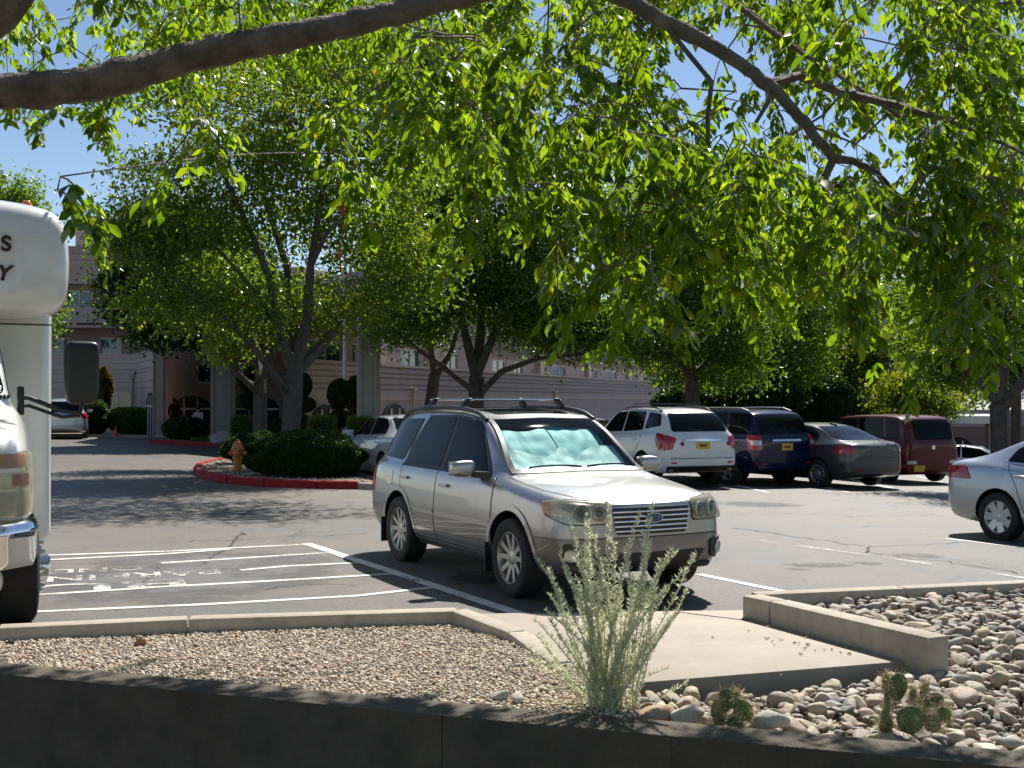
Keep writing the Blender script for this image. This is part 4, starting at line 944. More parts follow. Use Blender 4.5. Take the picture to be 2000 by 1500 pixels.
tree('broadleaf_tree', 'dark forked tree behind the silver saloon at the right', 27,
  [[(1958, 950, 0, .26), (1955, 870, 0, .23), (1952, 790, 0, .215)], [(1952, 790, 0, .12), (1900, 730, .2, .085), (1850, 650, .5, .06), (1800, 560, .6, .03)], [(1952, 790, 0, .15), (1965, 700, 0, .11), (1960, 600, .2, .07), (1930, 480, .3, .03)], [(1954, 800, 0, .15), (2000, 740, -.3, .12), (2060, 660, -.5, .08), (2120, 540, -.5, .04)]],
  [(1890, 570, 110, 80, 46), (1800, 600, 70, 60, 24, .5), (1990, 480, 130, 110, 60), (2090, 560, 110, 110, 46), (1940, 330, 120, 110, 40), (1990, 640, 80, 60, 20)], M['leaf_green'], M['bark'], TG, 40, .10, 46, .36, cap=.05)
tree('evergreen_tree', 'dark tree filling the gap beyond the carport at right', 40,
  [[(1985, 860, 0, .2), (1985, 790, 0, .17), (1985, 740, 0, .15)], [(1985, 740, 0, .1), (1930, 690, 0, .06), (1890, 650, 0, .03)], [(1985, 740, 0, .1), (2040, 690, 0, .06)]],
  [(1900, 690, 60, 62, 50), (1980, 700, 70, 70, 60), (2060, 680, 60, 80, 40), (1840, 720, 40, 40, 24)], M['leaf_green'], M['bark'], TG, 43, .13, 46, .38, cap=.05)
tree('broadleaf_tree', 'low broad green tree closing the gap right of the long wing', 62,
  [[(1370, 870, 0, .3), (1370, 780, 0, .25), (1370, 720, 0, .2)], [(1370, 720, 0, .15), (1300, 680, 0, .1)], [(1370, 720, 0, .15), (1440, 680, 0, .1)]],
  [(1340, 700, 90, 70, 80), (1450, 690, 100, 80, 80), (1560, 700, 90, 80, 70), (1760, 660, 120, 100, 90), (1880, 740, 90, 60, 50)], M['leaf_green'], M['bark'], TG, 44, .18, 46, .5, cap=.06)
tree('broadleaf_tree', 'tall background tree showing above the bus roof', 62,
  [[(30, 860, 0, .3), (30, 700, 0, .25), (32, 560, 0, .2)], [(32, 560, 0, .15), (30, 450, 0, .1), (40, 370, 0, .05)]],
  [(20, 420, 70, 80, 70), (95, 620, 16, 60, 14)], M['leaf_green'], M['bark'], TG, 41, .19, 50, .5, cap=.06)
tree('broadleaf_tree', 'background tree above the far right row, hazy green', 58,
  [[(1430, 860, 0, .3), (1430, 700, 0, .25), (1430, 560, 0, .2)], [(1430, 560, 0, .15), (1440, 450, 0, .1)]],
  [(1420, 440, 150, 110, 90), (1560, 480, 130, 120, 80), (1280, 470, 120, 100, 60), (1700, 500, 110, 130, 80), (1830, 520, 110, 120, 70), (1640, 640, 150, 80, 60)], M['leaf_green'], M['bark'], TG, 42, .17, 46, .55, cap=.06)
bush('shrub', 'dark shrub mass behind the navy crossover', 1470, 770, 110, 50, 47, 9000, M['leaf_dark'], .14, seed=21)
bush('shrub', 'dark shrub mass behind the grey saloon', 1600, 780, 70, 48, 48, 7000, M['leaf_dark'], .14, seed=22)
bush('shrub', 'dark shrub mass behind the white crossover', 1330, 790, 60, 36, 49, 5000, M['leaf_dark'], .14, seed=23)
# ================================================================== VEHICLES
RINGN = 9
def ring(s):
    """half section of a station: x, zb, W, zbelt, y6, z6, zc [, zsh, y5, zm]"""
    x, zb, W, zbelt, y6, z6, zc = s[:7]
    zsh = s[7] if len(s) > 7 and s[7] else zbelt-.06
    y5 = s[8] if len(s) > 8 and s[8] else W*.885
    zm = s[9] if len(s) > 9 and s[9] else .56
    return [(0, zb), (W*.86, zb), (W*.955, zb+.09), (W, zm), (W*.955, zsh), (y5, zbelt), (y6, z6), (y6*.70, z6+(zc-z6)*.72), (0, zc)]
def hull(stations, lvl=3, bulge=(.07, .05), crease=(.35, .45)):
    V = []; F = []; cr = {}; L = []; Rr = []; n = RINGN
    for s in stations:
        rg = ring(s); li = []; ri = []
        for k, (y, z) in enumerate(rg):
            V.append((s[0], y, z)); li.append(len(V)-1)
            if k in (0, n-1): ri.append(li[-1])
            else: V.append((s[0], -y, z)); ri.append(len(V)-1)
        L.append(li); Rr.append(ri)
    for i in range(len(stations)-1):
        for k in range(n-1):
            F.append((L[i][k], L[i+1][k], L[i+1][k+1], L[i][k+1]))
            F.append((Rr[i][k], Rr[i][k+1], Rr[i+1][k+1], Rr[i+1][k]))
        for A in (L, Rr):
            cr[(A[i][5], A[i+1][5])] = crease[0]; cr[(A[i][6], A[i+1][6])] = crease[1]; cr[(A[i][4], A[i+1][4])] = .25; cr[(A[i][1], A[i+1][1])] = .6
    for e, bl, sg in ((0, bulge[0], 1), (-1, bulge[1], -1)):
        li, ri, s = L[e], Rr[e], stations[e]; rg = ring(s); mid = {1: li[0], n-2: li[n-1]}
        for k in range(2, n-2):
            t = 1-abs(rg[k][1]-.45)/.9*.3
            V.append((s[0]+sg*bl*t, 0, rg[k][1])); mid[k] = len(V)-1
        for k in range(1, n-2):
            q1 = (li[k], li[k+1], mid[k+1], mid[k]); q2 = (mid[k], mid[k+1], ri[k+1], ri[k])
            F += [q1[::sg], q2[::sg]]
    me = subsurf('body', V, F, lvl, cr)
    bm = bmesh.new(); bm.from_mesh(me); bmesh.ops.recalc_face_normals(bm, faces=bm.faces); bm.to_mesh(me); bm.free()
    return me
def bvh_of(me):
    return BVHTree.FromPolygons([v.co.copy() for v in me.vertices], [list(p.vertices) for p in me.polygons])
def ray_for(axis, u, v):
    if axis == 'L': return Vector((u, 3, v)), Vector((0, -1, 0))
    if axis == 'R': return Vector((u, -3, v)), Vector((0, 1, 0))
    if axis == 'F': return Vector((6, u, v)), Vector((-1, 0, 0))
    if axis == 'B': return Vector((-12, u, v)), Vector((1, 0, 0))
    if axis == 'T': return Vector((u, v, 6)), Vector((0, 0, -1))
    a = R(axis); d = Vector((math.cos(a), math.sin(a), 0)); t = Vector((-math.sin(a), math.cos(a), 0))
    o = Vector((CORNER[0], math.copysign(CORNER[1], axis), 0)) if abs(axis) > 90 else Vector((0, 0, 0))
    return o+t*u+d*6+Vector((0, 0, v)), -d
CORNER = [0, 0]
def cast(bvh, axis, u, v, off):
    o, d = ray_for(axis, u, v); h, nrm, i, dist = bvh.ray_cast(o, d)
    if h is None:
        h, nrm, i, dist = bvh.find_nearest(o+d*((6 if axis not in ('L', 'R') else 3)-.5)) if True else None
    if nrm.dot(d) > 0: nrm = -nrm
    nn = (nrm*.6-d*.4).normalized()
    return h+nn*off, nn
def panel(bvh, name, axis, poly, mat, parent, off=.004, th=.012, step=.05, smooth=True):
    bm = bmesh.new(); bm.faces.new([bm.verts.new((p[0], p[1], 0)) for p in poly])
    for ax in (0, 1):
        lo = min(p[ax] for p in poly); hi = max(p[ax] for p in poly); k = max(1, int((hi-lo)/step)); 
        for i in range(1, k):
            co = [0, 0, 0]; co[ax] = lo+(hi-lo)*i/k; no = [0, 0, 0]; no[ax] = 1
            bmesh.ops.bisect_plane(bm, geom=bm.verts[:]+bm.edges[:]+bm.faces[:], plane_co=co, plane_no=no)
    nv = {}
    for v in bm.verts[:]:
        v.co, nv[v] = cast(bvh, axis, v.co.x, v.co.y, off)
    bm.normal_update()
    if th:
        bed = [e for e in bm.edges if len(e.link_faces) == 1]; bv = {v for e in bed for v in e.verts}
        dn = {v: bm.verts.new(v.co-nv[v]*th) for v in bv}
        for e in bed: bm.faces.new((e.verts[0], e.verts[1], dn[e.verts[1]], dn[e.verts[0]]))
    bmesh.ops.recalc_face_normals(bm, faces=bm.faces)
    me = bpy.data.meshes.new(name); bm.to_mesh(me); bm.free()
    me.polygons.foreach_set('use_smooth', [True]*len(me.polygons)); me.set_sharp_from_angle(angle=R(38))
    return link(name, me, mat, parent)
def seam(bvh, name, axis, pts, mat, parent, w=.008, off=.002, step=.06):
    Q = []
    for a, b in zip(pts, pts[1:]):
        a, b = Vector(a), Vector(b); k = max(1, int((b-a).length/step)); Q += [a.lerp(b, i/k) for i in range(k)]
    Q.append(Vector(pts[-1])); vs = []
    for i, p in enumerate(Q):
        d = Q[min(i+1, len(Q)-1)]-Q[max(i-1, 0)]; nn = Vector((-d.y, d.x)).normalized()*w/2
        for s in (-1, 1): vs.append(cast(bvh, axis, p.x+nn.x*s, p.y+nn.y*s, off)[0])
    return MB().add(vs, [(2*i, 2*i+1, 2*i+3, 2*i+2) for i in range(len(Q)-1)]).build(name, mat, parent)
def boolean_cut(me, cyls):
    """wheel wells: cylinders (x, z, r, y0, y1)"""
    o = bpy.data.objects.new('tmp', me); COL.objects.link(o)
    m = MB()
    for x, z, r, y0, y1 in cyls: m.lathe([(r, y0), (r, y1)], (x, 0, z), 40, 'Y')
    c = m.build('cut', M['black']); md = o.modifiers.new('b', 'BOOLEAN'); md.operation = 'DIFFERENCE'; md.object = c
    try: md.solver = 'MANIFOLD'
    except Exception: md.solver = 'EXACT'
    dg = bpy.context.evaluated_depsgraph_get(); dg.update()
    out = bpy.data.meshes.new_from_object(o.evaluated_get(dg))
    if len(out.polygons) < 50:
        md.solver = 'EXACT'; dg.update(); out = bpy.data.meshes.new_from_object(o.evaluated_get(dg))
    bpy.data.objects.remove(o); bpy.data.objects.remove(c); return out

# ---- wheels
def spokes(style, r, depth):
    m = MB()
    def sp(a0, r0, r1, w0, w1, y=0.0, a1=None):
        a1 = a0 if a1 is None else a1
        P = []
        for rr, aa, w in ((r0, a0, w0), (r1, a1, w1)):
            c = Vector((math.cos(aa)*rr, 0, math.sin(aa)*rr)); t = Vector((-math.sin(aa), 0, math.cos(aa)))*w/2
            P += [c-t, c+t]
        yy = [depth*.75, depth*.75, depth*1.0, depth*1.0]
        q = [P[0], P[1], P[3], P[2]]; ys_ = [depth*.8+y, depth*.8+y, depth+y, depth+y]
        top = [Vector((p.x, ys_[i], p.z)) for i, p in enumerate(q)]; bot = [Vector((p.x, ys_[i]-.03, p.z)) for i, p in enumerate(q)]
        m.add(top+bot, [(0, 1, 2, 3), (7, 6, 5, 4), (0, 4, 5, 1), (1, 5, 6, 2), (2, 6, 7, 3), (3, 7, 4, 0)])
    if style == 'vee':
        for i in range(5):
            a = i*2*math.pi/5+.3
            for s in (-1, 1): sp(a+s*.30, .05, r*.97, .050, .036, 0, a+s*.30)
    elif style == 'five':
        for i in range(5): sp(i*2*math.pi/5+.2, .03, r*.97, .085, .075)
    elif style == 'ten':
        for i in range(10): sp(i*2*math.pi/10+.2, .03, r*.97, .032, .036)
    elif style == 'cover':
        for i in range(7): sp(i*2*math.pi/7, .03, r*.96, .085, .105)
    m.lathe([(.001, depth*.8+.012), (.045, depth*.8+.012), (.062, depth*.8+.002), (.066, depth*.8-.03)], n=20, axis='Y')
    return m
def wheel(parent, x, y, side, Rw, wd, rim, style='five', steer=0, mats=None):
    w = empty('wheel', (x, y, Rw), 0, parent); w.rotation_euler = (0, 0, steer+(0 if side > 0 else math.pi))
    h = wd/2
    prof = [(rim*.99, -h*.82), (rim+.02, -h*.94), (Rw*.90, -h), (Rw*.975, -h*.86), (Rw*.998, -h*.6), (Rw, 0), (Rw*.998, h*.6), (Rw*.975, h*.86), (Rw*.90, h), (rim+.02, h*.94), (rim*.99, h*.82)]
    MB().lathe(prof, n=48, axis='Y', cap=False).build('tyre', M['rubber'], w, smooth=50)
    m = spokes(style, rim, h*.80)
    m.lathe([(rim, h*.88), (rim*.975, h*.92), (rim*.93, h*.80), (rim*.90, h*.3), (rim*.88, -h*.7)], n=40, axis='Y', cap=False)
    ro = m.build('rim', (mats or M['alloy']), w, smooth=35)
    MB().lathe([(.001, -h*.1), (rim*.9, -h*.1)], n=24, axis='Y').build('brake', M['black'], w)
    return w

def blobbox(name, c, d, mat, parent, lvl=2, taper=None, cre=.5, rot=None):
    """rounded box from a creased cage"""
    x, y, z = d[0]/2, d[1]/2, d[2]/2; V = []
    for a in (-1, 1):
        for b in (-1, 1):
            for e in (-1, 1):
                p = Vector((a*x, b*y, e*z))
                if taper: p = taper(p, a, b, e)
                V.append(p)
    F = [(0, 1, 3, 2), (4, 6, 7, 5), (0, 4, 5, 1), (2, 3, 7, 6), (0, 2, 6, 4), (1, 5, 7, 3)]
    cr = {}
    for f in F:
        for i in range(4): cr[(f[i], f[(i+1) % 4])] = cre
    if rot: V = [rot@v for v in V]
    V = [v+Vector(c) for v in V]
    me = subsurf(name, V, F, lvl, cr); me.polygons.foreach_set('use_smooth', [True]*len(me.polygons)); return link(name, me, mat, parent)

def mir(poly): return [(-p[0], p[1]) for p in poly]
def build_car(name, label, cat, S, loc, heading, mats, group=None, lvl=3):
    """S: spec with stations, wheels and a list of panels"""
    root = empty(name, loc, R(heading)); tag(root, label, cat, group)
    pt = mats['paint']
    me = hull(S['st'], lvl, S.get('bulge', (.07, .05)), S.get('crease', (.35, .45)))
    bv = bvh_of(me); CORNER[0] = S['st'][-1][0]+.13; CORNER[1] = S['st'][-1][2]*.98
    Rw = S['Rw']; arch = S.get('arch', Rw+.055); xf, xr = S['axles']; tw = S['track']
    cy = [(x, Rw+.0, arch, a, b) for x in (xf, xr) for a, b in ((tw-.26, 1.3), (-1.3, -tw+.26))]
    body = boolean_cut(me, cy)
    body.materials.clear(); body.materials.append(pt); body.materials.append(M['black']); body.materials.append(mats.get('lower', pt))
    zl = S.get('zlow')
    bm = bmesh.new(); bm.from_mesh(body)
    if zl: bmesh.ops.bisect_plane(bm, geom=bm.verts[:]+bm.edges[:]+bm.faces[:], plane_co=(0, 0, zl), plane_no=(0, 0, 1))
    kill = []
    hole = S.get('hole')
    for f in bm.faces:
        c = f.calc_center_median(); f.material_index = 0
        for x in (xf, xr):
            d = math.hypot(c.x-x, c.z-Rw)
            if abs(c.y) > tw-.30 and d < arch+.004 and max(math.hypot(v.co.x-x, v.co.z-Rw) for v in f.verts) < arch+.012: f.material_index = 1
        if f.material_index == 0 and c.z < S['st'][3][1]+.05 and abs(f.normal.z) > .8: f.material_index = 1
        if f.material_index == 0 and zl and c.z < zl: f.material_index = 2
        if hole and f.normal.x > .15 and f.normal.z > .1 and inpoly(c.y, c.z, hole): kill.append(f)
    if kill: bmesh.ops.delete(bm, geom=kill, context='FACES')
    bm.to_mesh(body); bm.free(); body.polygons.foreach_set('use_smooth', [True]*len(body.polygons)); body.set_sharp_from_angle(angle=R(42))
    body.name = 'body'; link('body', body, None, root)
    objs = {}
    for p in S['panels']:
        nm, axis, poly, mk = p[:4]; off = p[4] if len(p) > 4 else .004; opt = p[5] if len(p) > 5 else ''
        mt = mats.get(mk) or M.get(mk); par = root
        lst = [(axis, poly)]
        if 'm' in opt:
            if axis == 'L': lst.append(('R', poly))
            elif isinstance(axis, (int, float)): lst.append((-axis, mir(poly)))
            else: lst.append((axis, mir(poly)))
        for ax, po in lst:
            if 's' in opt: o = seam(bv, nm, ax, po, mt, root, w=p[6] if len(p) > 6 else .009, off=off)
            else: o = panel(bv, nm, ax, po, mt, root, off, p[6] if len(p) > 6 else .012)
            objs[(nm, ax)] = o
    for x in (xf, xr):
        for s in (1, -1):
            wheel(root, x, s*(tw-.02), s, Rw, S.get('wd', .215), S.get('rim', Rw*.66), S.get('style', 'five'), 0, mats.get('rim'))
    for (mx, my, mz) in S.get('mirrors', []):
        for s in (1, -1):
            q = blobbox('mirror', (mx, s*my, mz), (.13, .22, .15), mats.get('mirror', pt), root, 2, lambda p, a, b, e: Vector((p.x*(.7 if b*s > 0 else 1), p.y, p.z*(.9 if b*s > 0 else 1))))
            MB().bar((mx+.02, s*(my-.17), mz-.05), (mx, s*(my-.06), mz-.03), .05, .04).build('mirror_arm', M['black'], q)
    for (hx, hz) in S.get('handles', []):
        for ax, s in (('L', 1), ('R', -1)):
            p, nn = cast(bv, ax, hx, hz, .022)
            MB().bar(p-Vector((.09, 0, 0)), p+Vector((.09, 0, 0)), .022, .03).build('door_handle', mats.get('handle', pt), root, bevel=.008)
    return root, bv, objs

def hazy(name):
    m = glass(name, (.97, .96, .90), 1.0); nt = m.node_tree; N = nt.nodes; L = nt.links; out = [n for n in N if n.type == 'OUTPUT_MATERIAL'][0]; src = out.inputs[0].links[0].from_socket
    d = N.new('ShaderNodeBsdfDiffuse'); d.inputs[0].default_value = (.78, .74, .54, 1); t = N.new('ShaderNodeBsdfTranslucent'); t.inputs[0].default_value = (.85, .83, .66, 1)
    a = N.new('ShaderNodeMixShader'); a.inputs[0].default_value = .5; L.new(d.outputs[0], a.inputs[1]); L.new(t.outputs[0], a.inputs[2])
    x = N.new('ShaderNodeMixShader'); x.inputs[0].default_value = .30; L.new(src, x.inputs[1]); L.new(a.outputs[0], x.inputs[2]); L.new(x.outputs[0], out.inputs[0]); return m
# ------------------------------------------------------------------ the near wagon
M['gold'] = paint('champagne_silver_paint', (.43, .42, .405), dirt=.22, rough=.34, metal=.85)
M['gold_low'] = paint('grey_lower_paint', (.20, .193, .178), dirt=.35, rough=.38, metal=.7)
M['shade_cloth'] = pm('sunshade_foil', (.58, .84, .83), .5, .0, var=.08, scale=4, bump=.12, bscale=9)
M['shade_teal'] = pm('sunshade_teal', (.05, .50, .52), .5, .0, var=.12, scale=4)
M['windscreen'] = glass('windscreen', (.84, .98, .97), .55)
M['lampglass'] = hazy('hazy_lamp_glass')
M['lampbowl'] = pm('lamp_bowl', (.80, .78, .68), .22, .75, var=.25, scale=9)
M['blue_badge'] = pm('blue_badge', (.02, .05, .16), .2, coat=.8)
mats_ = None
ws_hole = [(-.635, 1.04), (-.525, 1.482), (0, 1.497), (.525, 1.482), (.635, 1.04), (0, 1.05)]
def arc(cx, cz, r0, r1, a0=-8, a1=188, n=22):
    A = [R(a0+(a1-a0)*i/n) for i in range(n+1)]
    return [(cx+r1*math.cos(a), cz+r1*math.sin(a)) for a in A]+[(cx+r0*math.cos(a), cz+r0*math.sin(a)) for a in reversed(A)]
WAG = dict(Rw=.335, arch=.40, axles=(0, -2.525), track=.785, wd=.225, rim=.222, style='vee', zlow=.565, bulge=(.06, .05),
  st=[(.83, .30, .66, .80, .44, .83, .84, .72, .60, .52), (.72, .25, .80, .855, .5, .88, .893, .78, .70, .52), (.42, .24, .872, .895, .52, .925, .938, .83, .75), (0, .24, .882, .945, .55, .965, .980, .89, .765), (-.30, .24, .885, .985, .63, 1.0, 1.015, .93, .77),
      (-.66, .24, .887, 1.0, .66, 1.265, 1.295, .945, .78), (-1.00, .24, .889, 1.01, .61, 1.505, 1.548, .95, .782), (-1.7, .24, .89, 1.02, .60, 1.545, 1.592, .96, .785), (-2.525, .24, .89, 1.035, .59, 1.54, 1.584, .97, .782), (-3.10, .25, .875, 1.045, .565, 1.515, 1.548, .98, .76), (-3.36, .27, .85, 1.04, .565, 1.30, 1.35, .96, .72), (-3.50, .30, .80, 1.0, .52, 1.03, 1.045, .92, .67), (-3.55, .34, .72, .93, .45, .95, .96, .85, .60)],
  hole=ws_hole, handles=[(-1.36, .86), (-2.36, .88)], panels=[])
glF = [(-.60, 1.005), (-1.02, 1.455), (-1.545, 1.495), (-1.545, 1.012)]
glR = [(-1.615, 1.015), (-1.60, 1.495), (-2.26, 1.485), (-2.45, 1.18), (-2.49, 1.03)]
glQ = [(-2.60, 1.045), (-2.40, 1.475), (-3.00, 1.46), (-3.20, 1.12), (-3.18, 1.06)]
WAG['panels'] = [
  ('door', 'L', rpoly([(-.36, .33), (-.36, .93), (-.42, .985), (-1.575, .995), (-1.575, .33)], .03), 'paint', .0035, 'm'),
  ('door', 'L', rpoly([(-1.59, .33), (-1.59, .995), (-2.50, 1.01), (-2.47, .80), (-2.32, .66), (-2.13, .52), (-2.06, .33)], .03), 'paint', .0035, 'm'),
  ('lower_trim', 'L', [(-.365, .34), (-.365, .565), (-1.57, .565), (-1.57, .34)], 'lower', .006, 'm'),
  ('lower_trim', 'L', [(-1.595, .34), (-1.595, .565), (-2.16, .565), (-2.07, .34)], 'lower', .006, 'm'),
  ('window_seal', 'L', rpoly([(-.50, .985), (-1.02, 1.485), (-1.6, 1.518), (-2.28, 1.508), (-2.50, 1.22), (-2.53, 1.0)], .03), 'black', .003, 'm'),
  ('window', 'L', rpoly(glF, .03), 'darkglass', .007, 'm'), ('window', 'L', rpoly(glR, .03), 'darkglass', .007, 'm'), ('window', 'L', rpoly(glQ, .04), 'darkglass', .006, 'm'),
  ('wheel_arch_lip', 'L', arc(0, .335, .40, .447), 'paint', .010, 'm'), ('wheel_arch_lip', 'L', arc(-2.525, .335, .40, .447), 'paint', .010, 'm'),
  ('door_gap', 'L', [(-.352, .34), (-.352, .925), (-.40, .985)], 'black', .0055, 'ms', .011), ('door_gap', 'L', [(-1.582, .33), (-1.582, .995)], 'black', .0058, 'ms', .012), ('door_gap', 'L', [(-2.515, 1.01), (-2.482, .80), (-2.335, .66), (-2.14, .52), (-2.07, .34)], 'black', .0055, 'ms', .011),
  ('bonnet_gap', 'T', [(.62, -.60), (.30, -.695), (-.28, -.72)], 'black', .0045, 's', .009), ('bonnet_gap', 'T', [(.62, .60), (.30, .695), (-.28, .72)], 'black', .0045, 's', .009),
  ('belt_moulding', 'L', [(-.50, .985), (-2.52, 1.005)], 'black', .009, 'ms', .018), ('side_moulding', 'L', [(-.37, .60), (-1.56, .60)], 'paint', .010, 'ms', .03), ('side_moulding', 'L', [(-1.60, .60), (-2.20, .60)], 'paint', .010, 'ms', .03),
  ('fuel_flap', 'L', rpoly([(-2.72, .78), (-2.90, .78), (-2.90, .93), (-2.72, .93)], .03), 'paint', .004, 'm'),
  ('sill_step', 'L', [(-.44, .255), (-.44, .315), (-2.08, .315), (-2.08, .255)], 'lower', .022, 'm'),
  ('bonnet', 'T', rpoly([(.66, -.58), (.72, -.30), (.735, 0), (.72, .30), (.66, .58), (.30, .685), (-.28, .71), (-.30, .3), (-.30, -.3), (-.28, -.71), (.30, -.685)], .05), 'paint', .004, ''),
  ('sunroof', 'T', rpoly([(-1.18, -.40), (-1.18, .40), (-2.25, .40), (-2.25, -.40)], .06), 'darkglass', .005, ''),
  ('grille', 'F', rpoly([(-.375, .80), (.375, .80), (.335, .585), (-.335, .585)], .03), 'black', .004, ''),
  ('air_intake', 'F', rpoly([(-.54, .435), (.54, .435), (.44, .325), (-.44, .325)], .03), 'black', .016, ''),
  ('bumper_lip', 'F', rpoly([(-.62, .325), (.62, .325), (.60, .29), (-.60, .29)], .01), 'black', .02, ''),
  ('cowl', 'F', [(-.66, .995), (.66, .995), (.64, 1.03), (-.64, 1.03)], 'black', .006, ''),
  ('bumper_line', 'F', [(-.68, .562), (.68, .562)], 'black', .003, 's', .010),
  ('tail_light', 'L', [(-3.30, .68), (-3.28, .98), (-3.44, .99), (-3.46, .70)], 'red_lens', .008, 'm'),
  ('tailgate_window', 'B', rpoly([(-.56, 1.06), (.56, 1.06), (.46, 1.40), (-.46, 1.40)], .05), 'darkglass', .006, ''),
]
WAGLOC = Vector((.745, 10.55, 0)); WAGLOC.z = G(WAGLOC.x, WAGLOC.y)-.004
wag, wbv, wob = build_car('station_wagon', 'champagne silver station wagon with roof rack facing the camera in the centre bay', 'car', WAG, WAGLOC, -63, dict(paint=M['gold'], lower=M['gold_low']))
# windscreen: black border strip, clear glass, wipers, foil shade, dash
border_o = [(-.68, 1.015), (-.555, 1.505), (0, 1.52), (.555, 1.505), (.68, 1.015), (0, 1.028)]
border_i = [(-.632, 1.05), (-.518, 1.475), (0, 1.49), (.518, 1.475), (.632, 1.05), (0, 1.064)]
def strip_between(bvh, name, axis, A, B, mat, parent, off):
    def dens(P):
        Q = []
        for i, p in enumerate(P):
            a, b = Vector(p), Vector(P[(i+1) % len(P)]); Q += [a.lerp(b, j/8) for j in range(8)]
        return Q
    a, b = dens(A), dens(B); vs = [cast(bvh, axis, *p, off)[0] for p in a]+[cast(bvh, axis, *p, off)[0] for p in b]; n = len(a)
    return MB().add(vs, [(i, (i+1) % n, n+(i+1) % n, n+i) for i in range(n)]).build(name, mat, parent, smooth=60)
strip_between(wbv, 'windscreen_seal', 'F', border_o, border_i, M['black'], wag, .016)
wsg = panel(wbv, 'windscreen', 'F', [(p[0]*1.01, p[1]) for p in border_i], M['windscreen'], wag, .012, 0)
for y0, y1 in ((-.50, .02), (.08, .60)):
    P = [cast(wbv, 'F', y0+(y1-y0)*t, 1.058+.025*t*(1-t)*2, .022)[0] for t in (0, .25, .5, .75, 1)]
    MB().tube(P, .008, 6).build('wiper', M['black'], wag)
def shade(name, yl, yr, top, mat, off0, seed):
    V = []; n = 26; mrow = 12; rs = random.Random(seed)
    for j in range(mrow+1):
        for i in range(n+1):
            u = i/n; y = yl+(yr-yl)*u; zt = top(u); z = 1.06+(zt-1.06)*j/mrow
            w = noise.noise((y*9+seed, z*14, seed))*.009+noise.noise((y*23, z*9, seed+4))*.004
            p, nn = cast(wbv, 'F', y, z, off0+w); V.append(p)
    F = [(j*(n+1)+i, j*(n+1)+i+1, (j+1)*(n+1)+i+1, (j+1)*(n+1)+i) for j in range(mrow) for i in range(n)]
    return MB().add(V, F).build(name, mat, wag, smooth=80)
shade('sunshade', -.60, .04, lambda u: 1.22-.05*u+.025*math.sin(u*9) if u < .75 else 1.18+.07*math.sin((u-.75)*9), M['shade_cloth'], -.035, 2)
shade('sunshade', -.56, -.02, lambda u: 1.46-.05*math.sin(u*3), M['shade_teal'], -.065, 5)
shade('sunshade', .02, .58, lambda u: 1.12+.14*math.sin(min(1, u*1.1)*math.pi*.62), M['shade_cloth'], -.04, 9)
shade('sunshade', .0, .52, lambda u: 1.455-.02*u, M['shade_teal'], -.075, 12)
MB().box((-.75, 0, .94), (.6, 1.3, .06)).build('dashboard', M['black'], wag)
MB().box((-1.25, 0, 1.15), (.05, 1.25, .6)).build('seat_row', M['black'], wag)
MB().lathe([(.0005, 0), (.035, .0), (.035, .012), (.0005, .012)], (-.98, 0, 1.42), 12, 'X').build('rear_view_mirror', M['black'], wag)
# headlamps
for s in (-1, 1):
    th = 28*s
    def L2(p): return [(s*-1*q[0], q[1]) for q in p] if s > 0 else p
    out = L2([(-.50, .845), (-.30, .868), (.055, .852), (.04, .672), (-.28, .668), (-.47, .735)])
    hl = panel(wbv, 'headlight', th, rpoly(out, .03), M['black'], wag, .003, .01)
    inn = L2([(-.485, .838), (-.30, .858), (.043, .842), (.028, .684), (-.28, .68), (-.455, .742)])
    panel(wbv, 'reflector', th, rpoly(inn, .025), M['lampbowl'], hl, .008, .004)
    for cu, r in ((-.175, .074), (-.035, .066)):
        p, nn = cast(wbv, th, cu if s < 0 else -cu, .762, .010)
        q = nn.to_track_quat('Y', 'Z').to_matrix()
        m = MB(); m.lathe([(r, .0), (r, .016), (r*.86, .018), (r*.78, .004), (r*.50, -.002)], n=22, axis='Y', cap=False); m.v = [q@v+p for v in m.v]
        m.build('lamp_ring', M['alloy'], hl, smooth=40)
        m = MB(); m.lathe([(r*.52, .0), (r*.46, .010), (r*.25, .016), (.001, .018)], n=18, axis='Y'); m.v = [q@v+p for v in m.v]
        m.build('bulb', M['darkglass'], hl, smooth=40)
    for j in range(7):
        cu = -.40+.026*j; P = [cast(wbv, th, cu if s < 0 else -cu, z_, .011)[0] for z_ in (.715, .76, .80, .838)]
        MB().tube(P, .003, 4).build('reflector_rib', M['chrome'], hl)
    am = L2([(-.485, .836), (-.425, .845), (-.415, .715), (-.45, .74)]); panel(wbv, 'indicator', th, am, M['amber_lens'], hl, .012, .004)
    panel(wbv, 'lens', th, rpoly(inn, .025), M['lampglass'], hl, .034, .02)
    fo = [(s*.56, .50), (s*.74, .53), (s*.765, .40), (s*.70, .34), (s*.58, .36)]
    fg = panel(wbv, 'fog_light_housing', 18*s, rpoly([(q[0]*.93-s*.20, q[1]) for q in fo], .03), mats_ if False else M['black'], wag, .016, .02)
    p, nn = cast(wbv, 18*s, s*.43, .435, .02); q = nn.to_track_quat('Y', 'Z').to_matrix(); m = MB(); m.lathe([(.055, .0), (.052, .006), (.04, .0), (.001, .004)], n=20, axis='Y'); m.v = [q@v+p for v in m.v]; m.build('fog_light', M['alloy'], fg, smooth=40)
g = wob[('grille', 'F')]
for i in range(5):
    z = .615+i*.0385; hw = .345+(z-.6)*.16
    P = [cast(wbv, 'F', -hw+2*hw*t/8, z, .014)[0] for t in range(9)]
    MB().tube(P, .0085, 6).build('grille_bar', M['chrome'], g, smooth=60)
